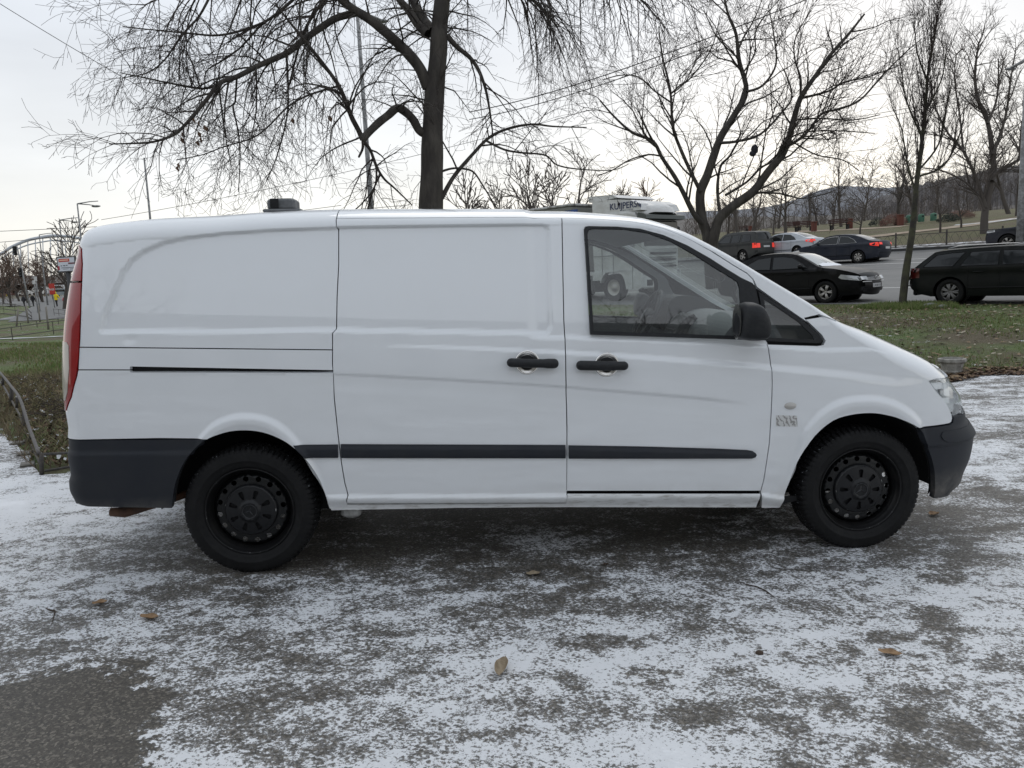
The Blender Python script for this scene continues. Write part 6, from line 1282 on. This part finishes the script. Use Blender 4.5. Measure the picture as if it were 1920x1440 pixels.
sign(61, 526, 66, 533, 62, platem, 'road_sign', 'small white square sign on a thin post, the lower of two'); sign(64, 519, 69, 527, 66, platem, 'road_sign', 'small white square sign on a thin post, the upper of two')
# arch bridge, far away
D = 420; am = mat('bridge_steel', (.50, .53, .57), .8); root = tag(empty('arch_bridge', tuple(at(60, 552, D))), 'pale steel arch bridge far away above the trees', 'bridge'); o0 = np.array(root.location)
arc = smooth_poly([(-160, 560), (-80, 515), (0, 477), (20, 464), (50, 451), (80, 444.5), (105, 442), (150, 447), (200, 462), (260, 490), (330, 530)], 4); mb = MB(); mb.tube([at(x, y, D)-o0 for x, y in arc], .8, 8); mb.build('arch', am, root)
mb = MB(); mb.tube([at(x, y+9, D+30)-o0 for x, y in arc], .4, 8); mb.build('arch', am, root); dk = MB(); dk.tube([at(x, 543-.012*x, D)-o0 for x in (-160, 60, 330)], 1.2, 6); dk.build('deck', am, root); hg = MB()
for x in range(-60, 260, 14): y = np.interp(x, [a[0] for a in arc], [a[1] for a in arc]); hg.tube([at(x, y, D)-o0, at(x+3, 543-.012*x, D)-o0], .25, 5)
hg.build('hangers', am, root)
# overhead wires
wm = mat('wire', (.05, .05, .055), .6)
def wire(p0, p1, d0, d1, sag, w, label):
    a, b = at(*p0, d0), at(*p1, d1); mb = MB(); P = [a*(1-f)+b*f-np.array([0, 0, sag*4*f*(1-f)]) for f in np.linspace(0, 1, 24)]; R = [w*.5*(d0*(1-f)+d1*f)/FPX for f in np.linspace(0, 1, 24)]; mb.tube(P, R, 4); tag(mb.build('overhead_wire', wm), label, 'wire', 'overhead wires')
wire((-40, -18), (560, 290), 16, 40, .5, 1.2, 'overhead wire slanting down from the top left corner')
wire((1530, -8), (880, 210), 18, 40, .3, 2.0, 'upper of the two wires crossing before the spreading tree'); wire((1500, 20), (880, 224), 18, 40, .3, 1.8, 'lower of the two wires crossing before the spreading tree')
wire((-60, 436), (760, 385), 60, 60, .2, 1.2, 'upper tram wire crossing low at the left'); wire((-60, 459), (640, 385), 62, 62, .2, 1.2, 'lower tram wire crossing low at the left'); wire((190, 412), (1400, 120), 60, 50, .8, 1.0, 'thin wire rising to the right behind the big tree')
wire((1916, 160), (1300, 250), 36, 70, .5, 1.2, 'upper wire leaving the thick grey post'); wire((1916, 166), (1300, 262), 36, 70, .5, 1.2, 'lower wire leaving the thick grey post')
# railings
def rail(posts, hpx, label, w=.012, rails=(1.0, .45), name='low_railing', pw=.02, m=None, hm=None):
    B = [hit(*p)[0] for p in posts]; o0 = B[0]; root = tag(empty(name, tuple(o0)), label, 'railing'); H = [h_*hit(*p)[1]/FPX for h_, p in zip(hpx, posts)] if hm is None else [hm]*len(B)
    for k, f in enumerate(rails): mb = MB(); mb.tube([b-o0+[0, 0, h_*f] for b, h_ in zip(B, H)], w, 6); mb.build('rail', m or fencem, root)
    for b, h_ in zip(B, H): mb = MB(); mb.box(((b-o0)[0], (b-o0)[1], (b-o0)[2]+h_/2-.02), (pw, pw, h_+.04)); mb.build('post', m or fencem, root)
    return root
rt_ = [(-30, 668), (0, 699), (19, 722), (36, 745), (46, 773), (54, 800), (64, 826), (73, 851)]; rl_ = [(-30, 690), (0, 716), (10, 730), (24, 755), (36, 777), (46, 805), (57, 832), (75, 868)]
dfar, dnear = hit(0, 745)[1], hit(79, 888)[1]; c0 = hit(79, 888)[0]; root = tag(empty('low_railing', tuple(c0)), 'low brown iron railing climbing away at the left beside the snowy path', 'railing')
dd_ = lambda x: dnear+(dfar-dnear)*(77-x)/77
def rp3(pts): return [at(x, y, dd_(x))-c0 for x, y in smooth_poly(pts, 3)]
irn = noisy(mat('worn_iron', (.085, .075, .07), .6), (.04, .035, .032), 25)
mb = MB(); mb.tube(rp3(rt_), .016, 8); mb.build('rail', irn, root); mb = MB(); mb.tube(rp3(rl_), .011, 8); mb.build('rail', irn, root)
for (x, y0, y1, w_) in ((6, 707, 724, 5), (22, 727, 762, 7), (32, 745, 765, 5), (45, 772, 818, 7), (57, 810, 830, 5), (78, 850, 890, 8)):
    a_, b_ = at(x, y0, dd_(x))-c0, at(x-(0 if x == 78 else 1), y1, dd_(x))-c0; k = w_*dd_(x)/FPX/2; mb = MB(); mb.tube([a_, b_], [k, k], 4); mb.build('post', fencem, root)
root = tag(empty('low_railing', tuple(c0)), 'short low railing running behind the rear bumper', 'railing'); mb = MB(); mb.tube([at(78, 852, dnear)-c0, at(150, 848, dnear), at(230, 846, dnear)][:1]+[at(150, 848, dnear)-c0, at(230, 846, dnear)-c0], .011, 8); mb.build('rail', fencem, root); mb = MB(); mb.tube([at(84, 883, dnear)-c0, at(150, 872, dnear)-c0], .010, 8); mb.build('rail', fencem, root)
rail([(-30, 645), (24, 638), (101, 627), (180, 618)], [24, 24, 24, 24], 'second low black railing across the lawn at the left', .014, (1.0, .3)); rail([(-30, 625), (40, 618), (70, 614), (110, 608), (180, 602)], [12]*5, 'thin low railing behind the black one at the left', .010, (1.0,))
rail([(-30, 592), (8, 590), (30, 593), (50, 595), (60, 600)], [22, 22, 22, 20, 14], 'heavy dark railing below the walking people', .03, (1.0, .5, .1)); rail([(102, 592), (111, 593), (123, 595), (160, 600)], [13]*4, 'short railing in front of the yellow coat', .015, (1.0, .4))
rail([(-30, 578), (0, 577), (30, 576)], [6]*3, 'far thin railing by the crossing at the left', .02, (1.0, .5))
def qfence():
    B = [np.array(RPt(23.9, s)) for s in np.arange(-18, 75, 2.6)]; o0 = B[0]; root = tag(empty('park_fence', tuple(o0)), 'long black iron fence along the far side of the road', 'fence')
    for z in (.78, .14): mb = MB(); mb.tube([b-o0+[0, 0, z] for b in B], .018, 5); mb.build('rail', fencem, root)
    for b in B: mb = MB(); mb.box((b-o0)[0:2].tolist()+[(b-o0)[2]+.45], (.06, .06, .95)); mb.build('post', fencem, root)
    mb = MB()
    for i in range(len(B)-1):
        for k in range(6):
            f0, f1 = k/6, (k+1)/6; a = B[i]*(1-f0)+B[i+1]*f0-o0; c = B[i]*(1-f1)+B[i+1]*f1-o0; m_ = (a+c)/2
            mb.tube([a+[0, 0, .14], m_+[0, 0, .55], a+[0, 0, .78]], .009, 3, False); mb.tube([c+[0, 0, .14], m_+[0, 0, .40], c+[0, 0, .78]], .009, 3, False)
    mb.build('lattice', fencem, root)
qfence()
# stakes and young trees by the left lawn
for (a, b, l_) in (((31, 612), (34, 578), 'thin wooden stake on the left lawn, the left one'), ((53, 606), (49, 572), 'leaning wooden stake left of the bare saplings'), ((75, 604), (72, 573), 'wooden stake in the middle of the left lawn'), ((91, 618), (86, 575), 'leaning wooden stake nearest the rear lamp')):
    p, D = hit(*a); t_ = at(*b, D)-p; mb = MB(); mb.tube([(0, 0, 0), tuple(t_)], [.045, .035], 6); root = mb.build('wooden_stake', mat('grey_wood', (.20, .185, .16), .9)); root.location = tuple(p); tag(root, l_, 'stake', 'stakes on the left lawn')
# benches, brick litter pillars, green bins, notice by the park path
woodr = mat('red_slats', (.055, .025, .022), .8); conc = mat('brick_red', (.12, .042, .03), .9); binm = noisy(mat('green_bin', (.03, .11, .065), .6), (.05, .14, .09), 3)
def bench(px, py, label, ang=0):
    p, D = hit(px, py); root = tag(empty('park_bench', tuple(p), (0, 0, HD+math.pi+ang)), label, 'bench', 'park benches')
    mb = MB(); [mb.box((0, .12*k, .45), (1.9, .09, .04)) for k in (-1, 0, 1)]; mb.build('seat', woodr, root); mb = MB(); [mb.box((0, -.26-.05*k, .62+.15*k), (1.9, .04, .10)) for k in (0, 1, 2)]; mb.build('backrest', woodr, root)
    for x in (-.75, .75): mb = MB(); mb.box((x, 0, .22), (.12, .45, .44)); mb.box((x, -.28, .6), (.06, .06, .7)); mb.build('leg', blackt, root)
for q, l_ in (((1486, 434), 'park bench left of the brick pillar'), ((1507, 434), 'park bench next to the brick pillar'), ((1574, 431), 'park bench in the middle distance beyond the dark blue sedan'), ((1393, 436), 'park bench just above the grey off-roader roof')): bench(*q, l_)
for (px, py, l_) in ((1526, 434, 'brick red litter pillar right of the benches'), (1593, 429, 'brick red litter pillar right of the middle bench'), (1688, 423, 'brick red pillar left of the green bins'), (1407, 437, 'brick red litter pillar above the off-roader')):
    p, D = hit(px, py); mb = MB(); mb.box((0, 0, .42), (.42, .42, .84), None, .03); mb.box((0, 0, .88), (.50, .50, .09), None, .02); o = mb.build('litter_pillar', conc); o.location = tuple(p); tag(o, l_, 'litter bin', 'litter pillars')
for i, (px, py) in enumerate(((1704, 420), (1727, 418), (1750, 416))):
    p, D = hit(px, py); root = tag(empty('recycling_bin', tuple(p)), ['green recycling bin nearest the slender tree', 'green recycling bin, middle one of three', 'green recycling bin nearest the dark bushes'][i], 'bin', 'green bins in the park'); w = 11*D/FPX; mb = MB(); mb.lathe([(w*.50, .1), (w*.52, w*1.2), (w*.40, w*1.45), (w*.1, w*1.52), (0, w*1.52)], 16, None, 'z'); mb.build('bin_body', binm, root); mb = MB(); mb.box((0, -w*.47, w*1.1), (w*.3, w*.1, w*.25)); mb.build('slot', blackt, root)
# stone planter
p, D = hit(1784, 701); root = tag(empty('stone_planter', tuple(p)), 'weathered round concrete planter on the lawn edge by the van nose', 'planter'); s_ = D/FPX; pm = noisy(mat('old_concrete', (.36, .35, .32), .9), (.13, .12, .11), 7, .4, .65, .6)
mb = MB(); mb.lathe([(0, 0), (16*s_, 0), (18*s_, 6*s_), (17*s_, 8*s_), (20*s_, 20*s_), (24*s_, 24*s_), (24*s_, 29*s_), (21*s_, 30*s_), (19*s_, 24*s_), (0, 22*s_)], 10, None, 'z', False); mb.build('bowl', pm, root)
mb = MB(); mb.ball((0, 0, 21*s_), 18*s_, 12, 6, (1, 1, .3)); mb.build('soil', leafc[3], root)
cs = [hit(x, y)[0] for x, y in ((34, 832), (47, 852), (52, 873))]
for i, c in enumerate(cs): mb = MB(); mb.box((0, 0, .0), (.10, .17, .04), Matrix.Rotation(.25+.1*i, 4, 'Z')); o = mb.build('kerb_stone', noisy(mat('mossy_stone', (.20, .19, .175), .9), (.10, .095, .08), 9)); o.location = tuple(c); tag(o, ['weathered kerb stone farthest up the snowy path', 'weathered kerb stone, middle of three by the railing', 'weathered kerb stone nearest the corner post of the railing'][i], 'stone', 'kerb stones by the railing')
for (px, py, r, l_) in ((1745, 576, .16, 'grey stone lying in the grass right of the slender tree'), (1766, 578, .12, 'flat pale stone beside the larger grey stone')):
    p, D = hit(px, py); mb = MB(); mb.ball((0, 0, .03), r, 9, 6, (1.3, .8, .5)); o = mb.build('field_stone', noisy(mat('grey_stone', (.2, .2, .19), .9), (.12, .12, .11), 8)); o.location = tuple(p); tag(o, l_, 'stone')
# branches of the brush heap
mb = MB(); rn = random.Random(4)
for _ in range(90):
    px, py = rn.uniform(-10, 128), rn.uniform(712, 800)
    if px < (py-700)*.45: continue
    c, D = hit(px, py); a = rn.uniform(-.5, .7); L_b = rn.uniform(.2, .8); d = np.array([math.cos(a), math.sin(a)*.6, rn.uniform(-.05, .18)]); q = [c+[0, 0, .03]-d*L_b/2, c+[0, 0, .06+rn.random()*.08], c+[0, 0, .03]+d*L_b/2]; mb.tube([tuple(x) for x in q], [.003, .006, .002], 4)
tag(mb.build('brush_heap', mat('dead_branch', (.055, .042, .034), .9)), 'tangle of dead cut branches behind the low railing', 'brushwood', kind='stuff')
# people
def person(px, py, top, label, coat, legs, hair, step=.12, turn=0.0, arm=None, bag=None, grp='people walking by the crossing'):
    p, D = hit(px, py); H = (py-top)*D/FPX; k = H/1.7
    root = tag(empty('person', tuple(p), (0, 0, turn)), label, 'person', grp)
    pts = [((0, 0, .92), .12), ((0, .0, 1.15), .11), ((0, 0, 1.38), .13), ((0, 0, 1.49), .055), ((0, 0, 1.55), .07), ((0, 0, 1.64), .085), ((.09, 0, .86), .085), ((.10, -step, .48), .058), ((.10, -step*.6, .08), .045), ((.10, -step*.6-.12, .04), .04), ((-.09, 0, .86), .085), ((-.10, step, .48), .058), ((-.10, step*1.6, .08), .045), ((-.10, step*1.6-.12, .04), .04), ((.19, 0, 1.38), .06), ((.25, .03, 1.12), .05), ((.24 if not arm else arm[0], -.05, .88 if not arm else arm[1]), .038), ((-.19, 0, 1.38), .06), ((-.25, .03, 1.12), .05), ((-.24, -.05, .88), .038)]
    ed = [(0, 1), (1, 2), (2, 3), (3, 4), (4, 5), (0, 6), (6, 7), (7, 8), (8, 9), (0, 10), (10, 11), (11, 12), (12, 13), (2, 14), (14, 15), (15, 16), (2, 17), (17, 18), (18, 19)]
    me = bpy.data.meshes.new('body'); me.from_pydata([tuple(np.array(q)*k) for q, r in pts], ed, []); o = link('body', me, mat('clothes', legs, .9), root); sk = o.modifiers.new('skin', 'SKIN'); sk.use_smooth_shade = True
    for v, (q, r) in zip(me.skin_vertices[0].data, pts): v.radius = (r*k, r*k)
    me.skin_vertices[0].data[0].use_root = True; o.modifiers.new('sub', 'SUBSURF').levels = 1; o.modifiers['sub'].render_levels = 1
    mb = MB(); mb.lathe([(.20*k, .78*k), (.185*k, 1.0*k), (.20*k, 1.25*k), (.21*k, 1.38*k), (.15*k, 1.48*k), (.07*k, 1.52*k)], 14, Matrix.Diagonal((1, .72, 1, 1)), 'z')
    for s_ in (-1, 1):
        e = (arm[0]*k, -.05*k, arm[1]*k) if arm and s_ > 0 else (s_*.25*k, -.05*k, .90*k); mb.tube([(s_*.17*k, 0, 1.40*k), (s_*.27*k if not (arm and s_ > 0) else (arm[0]+.2)*.5*k, .03*k, 1.14*k), e], [.075*k, .065*k, .05*k], 8)
    mb.build('coat', mat('coat', coat, .85), root); mb = MB(); mb.ball((0, .01*k, 1.64*k), .11*k, 10, 8, (1, 1, 1.15)); mb.build('hood', mat('hood', hair, .85), root)
    if bag: mb = MB(); mb.box((-.32*k, 0, .7*k), (.12*k, .3*k, .35*k), None, .03); mb.build('bag', mat('bag', bag, .8), root)
person(107, 575, 548, 'person in a yellow hooded coat and black trousers, holding a child by the hand', (.75, .58, .02), (.02, .02, .025), (.70, .55, .02), arm=(.42, .95)); person(122, 574, 556, 'child in a red suit and white cap beside the yellow coat', (.50, .03, .06), (.50, .03, .06), (.7, .66, .68), arm=None)
person(46, 576, 554, 'person in dark clothes, left of the two walking below the traffic light', (.025, .025, .03), (.02, .02, .025), (.04, .035, .03)); person(63, 575, 552, 'person in a long black coat and pale hat, right of the traffic light foot', (.015, .015, .018), (.02, .02, .02), (.45, .42, .40)); person(77, 566, 544, 'person in brown clothes among the market boxes', (.06, .04, .03), (.03, .025, .02), (.03, .03, .03), bag=(.2, .1, .05))
person(16, 559, 545, 'person in dark coat with a yellow bag far to the left', (.03, .03, .04), (.03, .03, .035), (.04, .03, .03), bag=(.7, .55, .02)); person(31, 559, 545, 'person in dark clothes crossing far away', (.03, .03, .035), (.03, .03, .03), (.03, .03, .03))
person(54, 574, 560, 'child in dark clothes between the two walking adults', (.03, .025, .025), (.02, .02, .02), (.10, .08, .07))
# far parked cars and vans at the left
def small_car(px, py, L, H, col, label, m2=None, van_=False):
    p, D = hit(px, py); root = tag(empty('parked_car', tuple(p)), label, 'car', 'far parked cars'); b = mat('far_car', col, .4, 0, .8); mb = MB()
    lo_ = [(-L/2, .3), (-L/2, H*.52), (-L*.42, H*.60), (-L*.28, H*.97), (-L*.1, H), (L*.2 if not van_ else L*.3, H*.97), (L*.34 if not van_ else L*.40, H*.62), (L*.48, H*.52), (L/2, H*.35), (L/2, .3)]; mb.prism(lo_, -.8, .8); mb.build('body', b, root)
    g_ = MB(); wn = [(-L*.34, H*.63), (-L*.25, H*.90), (L*.17, H*.90), (L*.28, H*.63)]; g_.prism(wn, -.805, -.79); g_.build('window', cglass, root)
    for x in (-L*.3, L*.3): w_ = MB(); w_.lathe([(0, -.82), (.3, -.82), (.32, -.78), (.32, .8), (0, .82)], 16, Matrix.Translation((x, 0, .32))); w_.build('wheel', tyre2, root)
small_car(118, 556, 4.2, 1.5, (.20, .25, .27), 'pale blue grey car parked behind the red board'); small_car(112, 552, 4.8, 2.2, (.6, .62, .64), 'white van parked behind the yellow coat', van_=True); small_car(78, 553, 4.6, 2.1, (.6, .6, .58), 'white van parked behind the market place', van_=True); small_car(50, 555, 4.2, 1.5, (.5, .5, .48), 'pale car parked behind the traffic light foot'); small_car(12, 556, 4.2, 1.5, (.08, .02, .02), 'dark red car at the left edge of the crossing')
# ---------- the housing block across the yard, behind the camera (seen only as a reflection in the paint and glass) ----------
wallm = noisy(mat('block_wall', (.33, .32, .31), .9), (.26, .255, .25), .4); blk = tag(empty('apartment_block', (-10, -34, 0)), 'long grey three storey housing block across the yard behind the camera', 'building'); blk.location = (-4, -31, 0); blk.rotation_euler = (0, 0, -.42)
mb = MB(); mb.box((0, 0, 4.4), (60, 10, 9.0)); mb.build('wall', wallm, blk); mb = MB(); mb.box((0, 0, 9.05), (61, 11, .4)); mb.build('roof', mat('roof_felt', (.06, .06, .06), .9), blk)
mb = MB()
for i in range(18):
    for k in range(3): mb.box((-27+3.15*i, 5.03, 2.3+2.8*k), (1.5, .08, 1.5))
wd = mb.build('window', cglass, blk); wd['kind'] = 'stuff'
for i, x in enumerate((-22, -9, 7, 19)): proc_tree(90+i, 9+i % 2, 4.5, MIDT, (bark, twigm), 'yard_tree', ['bare yard tree at the left before the housing block', 'bare yard tree second from the left before the housing block', 'bare yard tree third from the left before the housing block', 'bare yard tree at the right before the housing block'][i], 'tree', 'yard trees behind the camera', (x, -17-.42*x*.4, float(terr(x, -17-.42*x*.4))))
